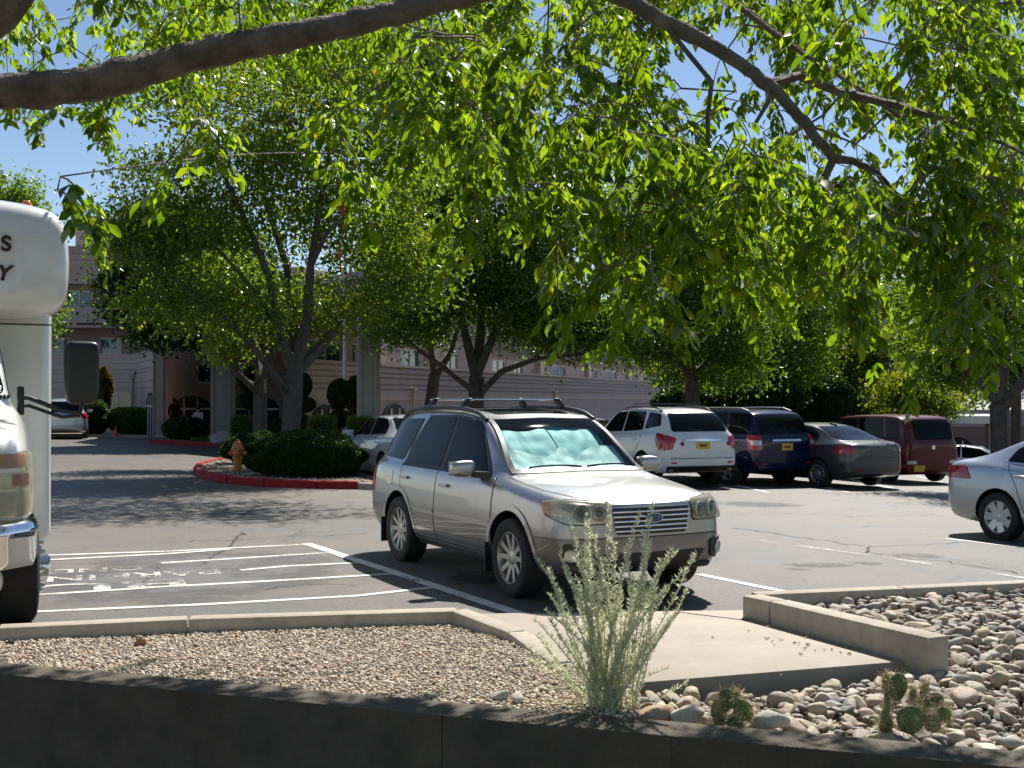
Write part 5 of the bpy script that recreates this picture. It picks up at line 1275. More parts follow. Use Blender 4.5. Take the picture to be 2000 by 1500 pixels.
P = [cast(wbv, 'F', y, z, .010)[0] for y, z in ((-.385, .805), (0, .812), (.385, .805), (.34, .58), (0, .576), (-.34, .58), (-.385, .805))]
bp, bn = cast(wbv, 'F', 0, .715, .034)
def ell(a, b, d, dx): return [bp+Vector((dx, a*math.cos(t), b*math.sin(t))) for t in [2*math.pi*i/24 for i in range(24)]]
MB().slab(ell(.082, .042, 0, 0), (-.02, 0, 0)).build('badge_rim', M['chrome'], g); bd = MB().slab(ell(.073, .034, 0, .004), (-.01, 0, 0)).build('badge', M['blue_badge'], g)
st_ = MB()
for y, z, r in ((.035, .004, .012), (.0, .016, .007), (-.022, .008, .007), (-.04, -.004, .007), (-.018, -.016, .007), (.008, -.010, .007)):
    c = bp+Vector((.0065, y, z)); vs = [c+Vector((0, (r if k % 2 == 0 else r*.35)*math.cos(k*math.pi/4), (r if k % 2 == 0 else r*.35)*math.sin(k*math.pi/4))) for k in range(8)]
    st_.slab(vs, (.001, 0, 0))
st_.build('badge_stars', M['chrome'], g)
# mirrors with stalks
for s in (1, -1):
    mb = blobbox('door_mirror', (-.66, s*.985, 1.055), (.15, .25, .165), M['gold'], wag, 3, lambda p, a, b, e: Vector((p.x+(.03 if a > 0 else 0)*(-1), p.y, p.z*(.86 if b*s > 0 else 1))), .28)
    MB().box((-.735, s*.985, 1.055), (.006, .21, .125)).build('mirror_glass', M['chrome'], mb)
    MB().prism([(-.48, s*.80), (-.68, s*.80), (-.70, s*.90), (-.60, s*.90)], .975, 1.03).build('mirror_foot', M['black'], mb)
# roof rails and cross bars
for s in (1, -1):
    rp = []
    for i in range(15):
        t = i/14; x = -1.02-2.12*t; p, _ = cast(wbv, 'T', x, s*(.575-.03*t), .0); rp.append(p+Vector((0, 0, .012+.034*math.sin(math.pi*min(1, max(0, t*1.0)))**.35)))
    MB().tube(rp, [.022]*15, 8).build('roof_rail', M['black'], wag, smooth=60)
for x in (-1.62, -2.42):
    cb = MB(); zt = 1.665; cb.bar((x, -.55, zt), (x, .55, zt), .034, .020); o = cb.build('cross_bar', M['chrome'], wag, bevel=.008)
    for s in (1, -1):
        MB().slab([(x-.06, s*.59, 1.575), (x+.06, s*.59, 1.575), (x+.035, s*.51, zt+.018), (x-.035, s*.51, zt+.018)], (0, -s*.05, 0)).build('rack_foot', M['black'], o, bevel=.01)
for x in (0, -2.525):      # mud flaps
    for s in (1, -1): MB().box((x-.40, s*.80, .30), (.012, .20, .26)).build('mud_flap', M['black'], wag)
MB().box((-.1, 0, .26), (1.3, 1.0, .05)).build('under_tray', M['black'], wag)

# ------------------------------------------------------------------ generic cars
def generic(kind):
    if kind == 'suv':        # rounded crossover, x from the front axle
        S = dict(Rw=.36, axles=(0, -2.86), track=.81, wd=.235, rim=.235, style='five', bulge=(.08, .06), mirrors=[(-.75, .99, 1.16)], handles=[(-1.5, .98), (-2.5, 1.0)],
         st=[(.86, .34, .68, .86, .45, .90, .91), (.74, .28, .83, .95, .5, .98, .99), (.40, .27, .91, 1.0, .55, 1.04, 1.055), (-.1, .27, .925, 1.06, .6, 1.09, 1.10), (-.42, .27, .925, 1.09, .68, 1.11, 1.13), (-.85, .27, .925, 1.10, .70, 1.38, 1.42), (-1.25, .27, .925, 1.11, .65, 1.60, 1.65), (-2.0, .27, .925, 1.13, .64, 1.64, 1.70), (-2.9, .28, .92, 1.17, .62, 1.63, 1.69), (-3.42, .30, .905, 1.19, .60, 1.58, 1.63), (-3.66, .32, .885, 1.16, .62, 1.33, 1.38), (-3.80, .36, .85, 1.09, .62, 1.13, 1.15), (-3.86, .42, .78, 1.0, .55, 1.03, 1.04)])
        S['panels'] = [('window', 'L', rpoly([(-.70, 1.12), (-1.22, 1.56), (-1.75, 1.60), (-1.75, 1.15)], .04), 'darkglass', .005, 'm'), ('window', 'L', rpoly([(-1.82, 1.15), (-1.80, 1.60), (-2.62, 1.59), (-2.72, 1.20)], .04), 'darkglass', .005, 'm'),
          ('window', 'L', rpoly([(-2.80, 1.22), (-2.76, 1.585), (-3.25, 1.54), (-3.42, 1.30)], .05), 'darkglass', .005, 'm'),
          ('rear_window', 'B', rpoly([(-.66, 1.18), (.66, 1.18), (.58, 1.56), (-.58, 1.56)], .06), 'darkglass', .007, ''),
          ('windscreen', 'F', rpoly([(-.70, 1.15), (.70, 1.15), (.60, 1.58), (-.60, 1.58)], .05), 'darkglass', .006, ''),
          ('tailgate', 'B', rpoly([(-.66, .66), (.66, .66), (.70, .98), (.66, 1.15), (-.66, 1.15), (-.70, .98)], .05), 'paint', .005, ''),
          ('tail_light', 153, rpoly([(-.16, .78), (.12, .82), (.20, 1.05), (-.20, 1.16), (-.24, .98)], .05), 'tail', .014, 'm'),
          ('chrome_strip', 'B', rpoly([(-.42, .985), (.42, .985), (.42, 1.02), (-.42, 1.02)], .01), 'chrome', .02, ''),
          ('licence_plate', 'B', [(-.155, .82), (.155, .82), (.155, .965), (-.155, .965)], 'plate', .016, ''),
          ('bumper_line', 'B', [(-.74, .63), (.74, .63)], 'black', .004, 's', .014),
          ('lower_bumper', 'B', rpoly([(-.78, .36), (.78, .36), (.80, .47), (-.80, .47)], .03), 'black', .010, ''),
          ('rear_wiper', 'B', [(-.05, 1.20), (.30, 1.23)], 'black', .02, 's', .018),
          ('door_seam', 'L', [(-1.78, .40), (-1.78, 1.12)], 'black', .003, 'ms', .010), ('door_seam', 'L', [(-2.76, 1.18), (-2.74, .95), (-2.50, .72), (-2.36, .40)], 'black', .003, 'ms', .010),
          ('reflector', 'B', [(-.72, .52), (-.60, .52), (-.60, .555), (-.72, .555)], 'red_lens', .006, 'm')]
    if kind == 'box_suv':    # squarer crossover
        S = dict(Rw=.36, axles=(0, -2.86), track=.795, wd=.235, rim=.225, style='five', bulge=(.06, .04), mirrors=[(-.75, .97, 1.16)], handles=[(-1.5, .99), (-2.5, 1.0)], crease=(.5, .6),
         st=[(.86, .36, .72, .88, .5, .92, .93), (.76, .30, .84, .97, .55, 1.0, 1.01), (.40, .29, .90, 1.03, .6, 1.06, 1.07), (-.1, .29, .905, 1.07, .62, 1.10, 1.11), (-.45, .29, .905, 1.10, .70, 1.12, 1.13), (-.85, .29, .905, 1.10, .71, 1.40, 1.43), (-1.20, .29, .905, 1.11, .68, 1.63, 1.66), (-2.0, .29, .905, 1.12, .675, 1.66, 1.70), (-2.9, .29, .905, 1.13, .67, 1.66, 1.70), (-3.50, .30, .895, 1.14, .65, 1.64, 1.67), (-3.68, .33, .88, 1.13, .66, 1.36, 1.40), (-3.78, .36, .86, 1.08, .66, 1.13, 1.14), (-3.82, .42, .80, 1.0, .6, 1.03, 1.04)])
        S['panels'] = [('window', 'L', rpoly([(-.70, 1.13), (-1.20, 1.58), (-1.75, 1.61), (-1.75, 1.13)], .03), 'darkglass', .005, 'm'), ('window', 'L', rpoly([(-1.82, 1.13), (-1.82, 1.61), (-2.66, 1.61), (-2.76, 1.15)], .03), 'darkglass', .005, 'm'),
          ('window', 'L', rpoly([(-2.84, 1.15), (-2.78, 1.61), (-3.40, 1.59), (-3.52, 1.16)], .03), 'darkglass', .005, 'm'),
          ('rear_window', 'B', rpoly([(-.68, 1.16), (.68, 1.16), (.62, 1.58), (-.62, 1.58)], .05), 'darkglass', .007, ''), ('windscreen', 'F', rpoly([(-.70, 1.15), (.70, 1.15), (.62, 1.60), (-.62, 1.60)], .05), 'darkglass', .006, ''),
          ('tailgate', 'B', rpoly([(-.66, .62), (.66, .62), (.68, 1.12), (-.68, 1.12)], .05), 'paint', .005, ''),
          ('tail_light', 155, rpoly([(-.12, .82), (.15, .82), (.15, 1.13), (-.12, 1.13)], .03), 'red_lens', .012, 'm'), ('reverse_lamp', 155, rpoly([(-.08, .92), (.13, .92), (.13, 1.02), (-.08, 1.02)], .02), 'clear_lens', .018, 'm'),
          ('licence_plate', 'B', [(-.155, .80), (.155, .80), (.155, .95), (-.155, .95)], 'plate', .014, ''), ('chrome_strip', 'B', [(-.40, 1.00), (.40, 1.00), (.40, 1.035), (-.40, 1.035)], 'chrome', .016, ''),
          ('bumper_line', 'B', [(-.78, .60), (.78, .60)], 'black', .004, 's', .014), ('reflector', 'B', [(-.70, .50), (-.55, .50), (-.55, .53), (-.70, .53)], 'red_lens', .006, 'm'),
          ('rear_wiper', 'B', [(-.10, 1.18), (.34, 1.22)], 'black', .02, 's', .018), ('door_seam', 'L', [(-1.78, .40), (-1.78, 1.12)], 'black', .003, 'ms', .010)]
    if kind == 'sedan':      # sleek saloon
        S = dict(Rw=.315, axles=(0, -2.70), track=.785, wd=.21, rim=.21, style='ten', bulge=(.09, .06), mirrors=[(-.68, .95, 1.0)], handles=[(-1.4, .82), (-2.35, .85)],
         st=[(.84, .26, .64, .64, .45, .66, .67), (.70, .20, .81, .74, .5, .77, .78), (.35, .19, .88, .82, .55, .86, .87), (-.1, .19, .89, .88, .6, .92, .94), (-.38, .19, .89, .91, .66, .95, .965), (-.85, .19, .89, .93, .66, 1.19, 1.23), (-1.25, .19, .89, .94, .60, 1.36, 1.40), (-1.85, .19, .89, .96, .575, 1.395, 1.435), (-2.45, .19, .89, .98, .56, 1.33, 1.37), (-2.85, .20, .885, 1.0, .60, 1.17, 1.21), (-3.22, .22, .87, 1.0, .66, 1.035, 1.06), (-3.52, .25, .83, .99, .64, 1.015, 1.035), (-3.66, .30, .76, .93, .55, .95, .96)])
        S['panels'] = [('window', 'L', rpoly([(-.62, .97), (-1.18, 1.32), (-1.62, 1.355), (-1.62, .985)], .03), 'darkglass', .005, 'm'), ('window', 'L', rpoly([(-1.68, .985), (-1.66, 1.355), (-2.25, 1.33), (-2.55, 1.18), (-2.62, 1.03)], .03), 'darkglass', .005, 'm'),
          ('rear_window', 'B', rpoly([(-.66, 1.06), (.66, 1.06), (.52, 1.345), (-.52, 1.345)], .05), 'darkglass', .006, ''), ('windscreen', 'F', rpoly([(-.64, .985), (.64, .985), (.54, 1.335), (-.54, 1.335)], .05), 'darkglass', .006, ''),
          ('tail_light', 148, rpoly([(-.30, .78), (.05, .77), (.16, .84), (.12, .92), (-.22, .95)], .03), 'red_lens', .012, 'm'), ('boot_lid', 'B', rpoly([(-.52, .72), (.52, .72), (.58, .97), (-.58, .97)], .04), 'paint', .005, ''),
          ('licence_recess', 'B', rpoly([(-.26, .75), (.26, .75), (.28, .88), (-.28, .88)], .02), 'paint', .008, ''), ('bumper_line', 'B', [(-.70, .68), (.70, .68)], 'black', .004, 's', .010), ('reflector', 'B', [(-.68, .42), (-.50, .44), (-.50, .47), (-.68, .45)], 'red_lens', .006, 'm'),
          ('headlight', 35, rpoly([(.0, .60), (.36, .56), (.42, .66), (.05, .74)], .03), 'clear_lens', .010, 'm'), ('door_seam', 'L', [(-1.65, .30), (-1.65, .95)], 'black', .003, 'ms', .009), ('door_seam', 'L', [(-.42, .32), (-.44, .86)], 'black', .003, 'ms', .009), ('door_seam', 'L', [(-2.58, 1.0), (-2.40, .72), (-2.25, .30)], 'black', .003, 'ms', .009),
          ('grille', 'F', rpoly([(-.34, .52), (.34, .52), (.30, .40), (-.30, .40)], .03), 'black', .006, ''), ('aerial_fin', 'T', rpoly([(-2.42, -.03), (-2.22, -.012), (-2.22, .012), (-2.42, .03)], .01), 'paint', .035, '', .05)]
    if kind == 'cube':       # boxy hatchback
        S = dict(Rw=.315, axles=(0, -2.53), track=.75, wd=.20, rim=.20, style='five', bulge=(.05, .04), mirrors=[(-.55, .93, 1.14)], handles=[(-1.3, .92), (-2.2, .92)], crease=(.5, .7),
         st=[(.74, .28, .70, .84, .5, .87, .88), (.62, .22, .81, .94, .55, .97, .98), (.30, .20, .845, 1.0, .6, 1.03, 1.04), (-.05, .20, .848, 1.05, .62, 1.08, 1.09), (-.30, .20, .848, 1.06, .70, 1.10, 1.12), (-.50, .20, .848, 1.06, .73, 1.38, 1.42), (-.72, .20, .848, 1.06, .72, 1.58, 1.62), (-1.6, .20, .848, 1.06, .72, 1.61, 1.65), (-2.5, .20, .848, 1.06, .715, 1.61, 1.65), (-2.98, .21, .845, 1.06, .70, 1.59, 1.62), (-3.12, .23, .835, 1.05, .70, 1.38, 1.42), (-3.20, .26, .82, 1.02, .68, 1.06, 1.08), (-3.24, .32, .78, .96, .62, .98, .99)])
        S['panels'] = [('window', 'L', rpoly([(-.52, 1.07), (-.72, 1.52), (-1.42, 1.55), (-1.42, 1.07)], .06), 'darkglass', .005, 'm'), ('window', 'L', rpoly([(-1.50, 1.07), (-1.50, 1.55), (-2.35, 1.54), (-2.38, 1.07)], .06), 'darkglass', .005, 'm'), ('window', 'L', rpoly([(-2.46, 1.07), (-2.46, 1.53), (-2.88, 1.52), (-2.95, 1.07)], .08), 'darkglass', .005, 'm'),
          ('rear_window', 'B', rpoly([(-.66, 1.05), (.50, 1.05), (.50, 1.53), (-.66, 1.53)], .10), 'darkglass', .008, ''), ('windscreen', 'F', rpoly([(-.68, 1.12), (.68, 1.12), (.64, 1.55), (-.64, 1.55)], .06), 'darkglass', .006, ''),
          ('tailgate', 'B', rpoly([(-.68, .56), (.68, .56), (.70, 1.01), (-.70, 1.01)], .05), 'paint', .005, ''), ('tail_light', 'B', rpoly([(-.76, .48), (-.50, .48), (-.50, .56), (-.76, .56)], .02), 'tail', .010, 'm'), ('licence_plate', 'B', [(.26, .30), (.57, .30), (.57, .45), (.26, .45)], 'plate', .014, ''), ('badge', 'B', rpoly([(-.05, .82), (.05, .82), (.05, .92), (-.05, .92)], .045), 'chrome', .010, ''), ('door_seam', 'L', [(-1.46, .32), (-1.46, 1.04)], 'black', .003, 'ms', .009), ('headlight', 30, rpoly([(.1, .66), (.42, .66), (.42, .80), (.1, .82)], .04), 'clear_lens', .01, 'm')]
    if kind == 'minivan':
        S = dict(Rw=.34, axles=(0, -3.0), track=.87, wd=.225, rim=.22, style='five', bulge=(.08, .05), mirrors=[(-.5, 1.03, 1.16)], handles=[(-1.3, .95), (-2.3, .95)],
         st=[(.92, .30, .70, .78, .45, .81, .82), (.76, .24, .88, .88, .5, .92, .93), (.40, .23, .97, .96, .55, 1.0, 1.01), (.0, .23, .98, 1.02, .6, 1.06, 1.07), (-.22, .23, .98, 1.06, .68, 1.10, 1.11), (-.75, .23, .98, 1.07, .72, 1.42, 1.46), (-1.25, .23, .98, 1.07, .69, 1.64, 1.69), (-2.2, .23, .98, 1.08, .68, 1.68, 1.74), (-3.2, .23, .98, 1.10, .67, 1.67, 1.73), (-3.75, .25, .96, 1.12, .65, 1.62, 1.67), (-3.98, .28, .94, 1.10, .66, 1.36, 1.40), (-4.10, .32, .90, 1.05, .64, 1.10, 1.12), (-4.15, .38, .83, .98, .58, 1.0, 1.01)])
        S['panels'] = [('window', 'L', rpoly([(-.52, 1.09), (-1.22, 1.58), (-1.70, 1.61), (-1.70, 1.10)], .04), 'darkglass', .005, 'm'), ('window', 'L', rpoly([(-1.78, 1.10), (-1.78, 1.62), (-2.75, 1.62), (-2.75, 1.11)], .04), 'darkglass', .005, 'm'), ('window', 'L', rpoly([(-2.83, 1.13), (-2.83, 1.62), (-3.55, 1.58), (-3.75, 1.16)], .04), 'darkglass', .005, 'm'),
          ('rear_window', 'B', rpoly([(-.70, 1.14), (.70, 1.14), (.62, 1.58), (-.62, 1.58)], .06), 'darkglass', .007, ''), ('windscreen', 'F', rpoly([(-.70, 1.12), (.70, 1.12), (.62, 1.62), (-.62, 1.62)], .05), 'darkglass', .006, ''),
          ('tail_light', 152, rpoly([(-.16, .84), (.16, .86), (.18, 1.08), (-.18, 1.13)], .04), 'tail', .012, 'm'), ('tailgate', 'B', rpoly([(-.66, .58), (.66, .58), (.70, 1.10), (-.70, 1.10)], .05), 'paint', .005, ''), ('chrome_strip', 'B', [(-.45, .86), (.45, .86), (.45, .92), (-.45, .92)], 'clear_lens', .014, ''), ('bumper_line', 'B', [(-.8, .56), (.8, .56)], 'black', .004, 's', .014), ('door_seam', 'L', [(-1.74, .35), (-1.74, 1.08)], 'black', .003, 'ms', .010)]
    return S
def place_by(S, px, py, D, heading, ref):
    """origin so that car point ref=(x, y, 0) stands under pixel (px, .) at depth D"""
    p = at(px, py, D); c, s = math.cos(R(heading)), math.sin(R(heading))
    x = p.x-(ref[0]*c-ref[1]*s); y = p.y-(ref[0]*s+ref[1]*c)
    return Vector((x, y, 0))
def on_lot(v, S, heading):
    c, s = math.cos(R(heading)), math.sin(R(heading)); zs = [G(v.x+x*c, v.y+x*s) for x in S['axles']]
    return Vector((v.x, v.y, sum(zs)/2-.004)), math.atan2(zs[0]-zs[1], S['axles'][0]-S['axles'][1])
def park(name, label, kind, px, D, heading, ref, mats, group=None, lvl=2, style=None, scale=1, cat='car', extra=None):
    S = generic(kind)
    if style: S['style'] = style
    if extra: S['panels'] += extra
    v = place_by(S, px, 900, D, heading, ref); loc, pitch = on_lot(v, S, heading)
    root, bv, ob = build_car(name, label, cat, S, loc, heading, mats, group, lvl)
    root.rotation_euler = (0, -pitch, R(heading)); root.scale = (scale,)*3
    return root, bv, ob, S
M['white_paint'] = paint('white_paint', (.74, .75, .76), dirt=.12); M['navy'] = paint('navy_paint', (.004, .007, .045), dirt=.1, rough=.2, coat=.6, spec=.2); M['graphite'] = paint('graphite_paint', (.065, .065, .066), dirt=.15, metal=.5, coat=.7)
M['maroon'] = paint('maroon_paint', (.12, .005, .009), dirt=.06, coat=.6, spec=.2); M['silver'] = paint('silver_paint', (.50, .53, .57), dirt=.1, metal=.6); M['pale'] = paint('pale_silver_paint', (.55, .58, .60), dirt=.15); M['darkcar'] = paint('black_paint', (.015, .015, .018))
HA = 117
GRP = 'cars parked nose-in along the far row'
def small_text(root, bv, body, y, z, size, mat, name='lettering'):
    p, nn = cast(bv, 'B', y, z, .022); o = text_mesh(name, body, size, mat, root, .001, align='CENTER'); o.location = p; o.rotation_euler = (R(90), 0, R(-90)); return o
def rails(root, bv, x0, x1, y, mat, cross=()):
    for s in (1, -1):
        P = []
        for i in range(9):
            x = x0+(x1-x0)*i/8; p, _ = cast(bv, 'T', x, s*y, 0); P.append(p+Vector((0, 0, .05 if 0 < i < 8 else .01)))
        MB().tube(P, .02, 6).build('roof_rail', mat, root, smooth=60)
    for x in cross: 
        p, _ = cast(bv, 'T', x, 0, .075); MB().bar((x, -y, p.z), (x, y, p.z), .05, .025).build('cross_bar', mat, root)
r1, b1, o1, S1 = park('crossover_car', 'white crossover with red tail lights and yellow plate, beside the wagon bonnet', 'suv', 1372, 25.0, HA-6, (-3.86, 0, 0), dict(paint=M['white_paint'], tail=M['red_lens']), GRP, 3)
rails(r1, b1, -1.4, -3.2, .58, M['black'], (-1.9, -2.8))
for y, z, r, c in ((.48, .93, .045, 'plate_dark'), (-.62, .93, .05, 'plate_dark')):
    p, nn = cast(b1, 'B', y, z, .012); MB().lathe([(.001, 0), (r, 0), (r, .003), (.001, .003)], p, 14, 'X').build('sticker', M[c], r1)
MB().box(cast(b1, 'B', 0, .895, .022)[0], (.004, .17, .05)).build('plate_print', M['plate_dark'], o1[('licence_plate', 'B')])
r2, b2, o2, S2 = park('crossover_car', 'dark navy square crossover with silver rear wheels, between white crossover and grey saloon', 'box_suv', 1536, 26.2, HA+2, (-3.82, 0, 0), dict(paint=M['navy']), GRP, 3)
rails(r2, b2, -1.3, -3.3, .60, M['alloy'])
p, _ = cast(b2, 'B', 0, .875, .02); MB().box(p, (.004, .17, .05)).build('plate_print', M['plate_dark'], o2[('licence_plate', 'B')])
r3, b3, o3, S3 = park('saloon_car', 'dark grey saloon reflecting the sun in its rear window, in the far row', 'sedan', 1716, 26.0, HA+3, (-3.66, 0, 0), dict(paint=M['graphite']), GRP, 3)
r4, b4, o4, S4 = park('hatchback_car', 'boxy maroon hatchback at the right end of the far row', 'cube', 1822, 28.6, HA-3, (-3.24, 0, 0), dict(paint=M['maroon'], tail=M['clear_lens']), GRP, 3)
MB().tube([cast(b4, 'T', -2.6, .2, 0)[0], cast(b4, 'T', -2.6, .2, 0)[0]+Vector((-.25, 0, .25))], .008, 5).build('aerial', M['black'], r4)
r5, b5, o5, S5 = park('saloon_car', 'pale silver saloon partly hidden behind the wagon, beside the round bush', 'sedan', 856, 24.2, HA-2, (-3.66, 0, 0), dict(paint=M['pale']), GRP, 3)
r6, b6, o6, S6 = park('saloon_car', 'black car showing only its roof between wagon and white crossover', 'sedan', 1180, 29.0, HA, (-3.0, 0, 0), dict(paint=M['darkcar']), GRP, 2)
r7, b7, o7, S7 = park('saloon_car', 'silver saloon cut off by the right edge of the photo', 'sedan', 1945, 15.4, -63, (-2.70, -.88, 0), dict(paint=M['silver'], rim=M['clear_lens']), None, 3, 'cover', 1.0, 'car', [('window_chrome', 'L', [(-.60, .955), (-2.66, 1.01)], 'chrome', .008, 'ms', .016), ('fuel_flap', 'L', rpoly([(-2.78, .80), (-2.62, .80), (-2.62, .94), (-2.78, .94)], .03), 'silver', .004, 'm')])
r8, b8, o8, S8 = park('minivan_car', 'silver minivan far off by the left wing, red tail light under the bus mirror', 'minivan', 124, 50.5, 109, (-4.15, 0, 0), dict(paint=M['silver'], tail=M['red_lens']), None, 2)
r9, b9, o9, S9 = park('saloon_car', 'small red car under the white carport at the far right', 'sedan', 1872, 45, 165, (-3.0, 0, 0), dict(paint=M['maroon']), None, 2)
r10, b10, o10, S10 = park('saloon_car', 'white car peeking out behind the silver saloon at the right', 'sedan', 1905, 42, 160, (-2.2, 0, 0), dict(paint=M['white_paint']), None, 2)

# ------------------------------------------------------------------ shuttle bus
M['bus_white'] = paint('bus_white', (.80, .80, .77), dirt=.15); M['letter'] = pm('maroon_letter', (.06, .012, .012), .4)
BH = -63
def build_bus():
    # local frame: x forward from the front axle, y left, z up; the left side faces right in the photo
    hubp = gp(62, 1212); c, s = math.cos(R(BH)), math.sin(R(BH))
    org = Vector((hubp.x-(-.98*s), hubp.y-.98*c, 0)); org.z = G(org.x, org.y)
    b = empty('shuttle_bus', org, R(BH)); tag(b, 'white shuttle bus with black mirror and chrome bumper at the left edge', 'bus')
    dzb = .20
    S = dict(st=[(.84, .62, .77, 1.30, .55, 1.36, 1.38, 1.2, .66, 1.0), (.72, .60, .89, 1.38, .6, 1.43, 1.45, 1.28, .78, 1.0), (.40, .55, .96, 1.46, .62, 1.52, 1.54, 1.36, .84, 1.0), (.05, .50, .985, 1.54, .7, 1.59, 1.61, 1.44, .86, 1.0), (-.12, .48, .985, 1.60, .76, 1.65, 1.67, 1.5, .86, 1.0), (-.50, .48, .985, 1.62, .80, 2.04, 2.08, 1.5, .87, 1.0), (-.80, .48, .985, 1.64, .76, 2.24, 2.30, 1.5, .87, 1.0), (-1.5, .48, .985, 1.64, .75, 2.26, 2.32, 1.5, .87, 1.0), (-1.75, .48, .985, 1.64, .75, 2.26, 2.32, 1.5, .87, 1.0)])
    me = hull(S['st'], 3, (.05, 0)); bv = bvh_of(me); body = boolean_cut(me, [(0, .40, .50, .55, 1.3), (0, .40, .50, -1.3, -.55)])
    body.materials.clear(); body.materials.append(M['bus_white']); body.polygons.foreach_set('use_smooth', [True]*len(body.polygons)); body.set_sharp_from_angle(angle=R(42)); body.name = 'cab'; link('cab', body, None, b)
    panel(bv, 'windscreen', 'F', rpoly([(-.80, 1.69), (.80, 1.69), (.70, 2.22), (-.70, 2.22)], .06), M['darkglass'], b, .006)
    for ax in ('L', 'R'): panel(bv, 'cab_window', ax, rpoly([(-.28, 1.66), (-.78, 2.17), (-1.5, 2.18), (-1.5, 1.66)], .05), M['darkglass'], b, .006)
    vents = MB()
    for i in range(16): p, n = cast(bv, 'F', .40+i*.028, 1.665, .008); vents.box(p, (.03, .014, .03))
    vents.build('cowl_vent', M['black'], b)
    seam(bv, 'bonnet_seam', 'F', [(.60, 1.62), (.62, 1.32)], M['black'], b, .012)
    panel(bv, 'grille', 'F', rpoly([(-.50, .90), (.50, .90), (.50, 1.24), (-.50, 1.24)], .04), M['black'], b, .008)
    for s_ in (1, -1):
        t = 14*s_
        def q(P): return [(s_*a-(0), z) for a, z in P]
        h = panel(bv, 'headlight', t, rpoly(q([(.34, .85), (.71, .85), (.74, 1.29), (.34, 1.29)]), .03), M['lampbowl'], b, .010)
        for z0, z1, mk in ((1.18, 1.275, 'amber_lens'), (1.04, 1.155, 'clear_lens'), (.86, 1.02, 'clear_lens')):
            panel(bv, 'lamp', t, rpoly(q([(.36, z0), (.69, z0), (.70, z1), (.36, z1)]), .015), M[mk], h, .022)
        panel(bv, 'side_marker', t, rpoly(q([(.56, 1.06), (.69, 1.06), (.69, 1.14), (.56, 1.14)]), .01), M['red_lens'] if s_ > 0 else M['amber_lens'], h, .032)
        panel(bv, 'lens', t, rpoly(q([(.35, .855), (.705, .855), (.73, 1.28), (.35, 1.28)]), .03), M['lampglass'], h, .045)
    # chrome bumper swept round the nose
    P = [(.45, -.91), (.72, -.87), (.90, -.68), (.96, 0), (.90, .68), (.72, .87), (.45, .91)]
    prof = [(0, .50), (.05, .51), (.065, .56), (.06, .70), (.075, .745), (.05, .80), (.0, .83), (-.06, .835)]
    V = []; F = []; rp_ = []
    for i in range(len(P)-1):
        for k in range(6): rp_.append(Vector(P[i]).lerp(Vector(P[i+1]), k/6))
    rp_.append(Vector(P[-1]))
    for i, p in enumerate(rp_):
        d = rp_[min(i+1, len(rp_)-1)]-rp_[max(i-1, 0)]; nn = Vector((d.y, -d.x)).normalized()
        for o, z in prof: V.append((p.x+nn.x*o, p.y+nn.y*o, z))
    k = len(prof)
    for i in range(len(rp_)-1):
        for j in range(k-1): F.append((i*k+j, (i+1)*k+j, (i+1)*k+j+1, i*k+j+1))
    MB().add(V, F).build('front_bumper', M['chrome'], b, smooth=70)
    MB().box((.66, 0, .42), (.36, 1.45, .16)).build('air_dam', M['pale'], b, bevel=.05)
    # wheels with protruding hub and nuts
    for x, y in ((0, .86), (0, -.86), (-4.0, .86), (-4.0, -.86)):
        s_ = 1 if y > 0 else -1; w = empty('wheel', (x, y, .405), 0 if s_ > 0 else math.pi, b)
        MB().lathe([(.22, -.12), (.25, -.135), (.37, -.14), (.40, -.12), (.405, 0), (.40, .12), (.37, .14), (.25, .135), (.22, .12)], n=44, axis='Y', cap=False).build('tyre', M['rubber'], w, smooth=50)
        m = MB().lathe([(.235, .10), (.23, .155), (.215, .15), (.205, .11), (.15, .12), (.14, .155), (.09, .165), (.085, .23), (.06, .245), (.001, .245)], n=36, axis='Y'); rim = m.build('rim', M['chrome'], w, smooth=40)
        for i in range(8):
            a = i*math.pi/4; nb = MB(); nb.lathe([(.021, .10), (.021, .165), (.018, .185), (.012, .20), (.001, .204)], (.177*math.cos(a), 0, .177*math.sin(a)), 8, 'Y'); nb.build('wheel_nut', M['chrome'], rim, smooth=40)
    # body box with rounded cap leaning over the cab
    def rbox(name, x0, x1, hw, z0, z1, r, mat, tilt=0):
        m = MB(); m.add([(x, y, z) for x in (x0, x1) for y in (-hw, hw) for z in (z0, z1)], [(0, 1, 3, 2), (4, 6, 7, 5), (0, 4, 5, 1), (2, 3, 7, 6), (0, 2, 6, 4), (1, 5, 7, 3)])
        return m.build(name, mat, b, bevel=r, seg=5)
    rbox('bus_body', -7.2, -1.60, 1.29, .40, 2.65, .10, M['bus_white'])
    cap = [(-1.45, 1.20, 2.12, .0), ]
    V = []; F = []; n = 8
    st = [(-7.2, 1.32, 2.42, 3.24), (-2.2, 1.34, 2.42, 3.34), (-1.55, 1.37, 2.30, 3.36), (-1.05, 1.37, 2.32, 3.33), (-.90, 1.34, 2.40, 3.24), (-.86, 1.20, 2.52, 3.06)]
    for x, hw, z0, z1 in st:
        V += [(x, -hw*.55, z0), (x, -hw*.94, z0+.02), (x, -hw, z0+.16), (x, -hw, z1-.20), (x, -hw*.90, z1-.05), (x, -hw*.35, z1), (x, hw*.35, z1), (x, hw*.90, z1-.05), (x, hw, z1-.20), (x, hw, z0+.16), (x, hw*.94, z0+.02), (x, hw*.55, z0)]
    n = 12
    for i in range(len(st)-1):
        for j in range(n): F.append((i*n+j, i*n+(j+1) % n, (i+1)*n+(j+1) % n, (i+1)*n+j))
    e0 = 0; e1 = (len(st)-1)*n
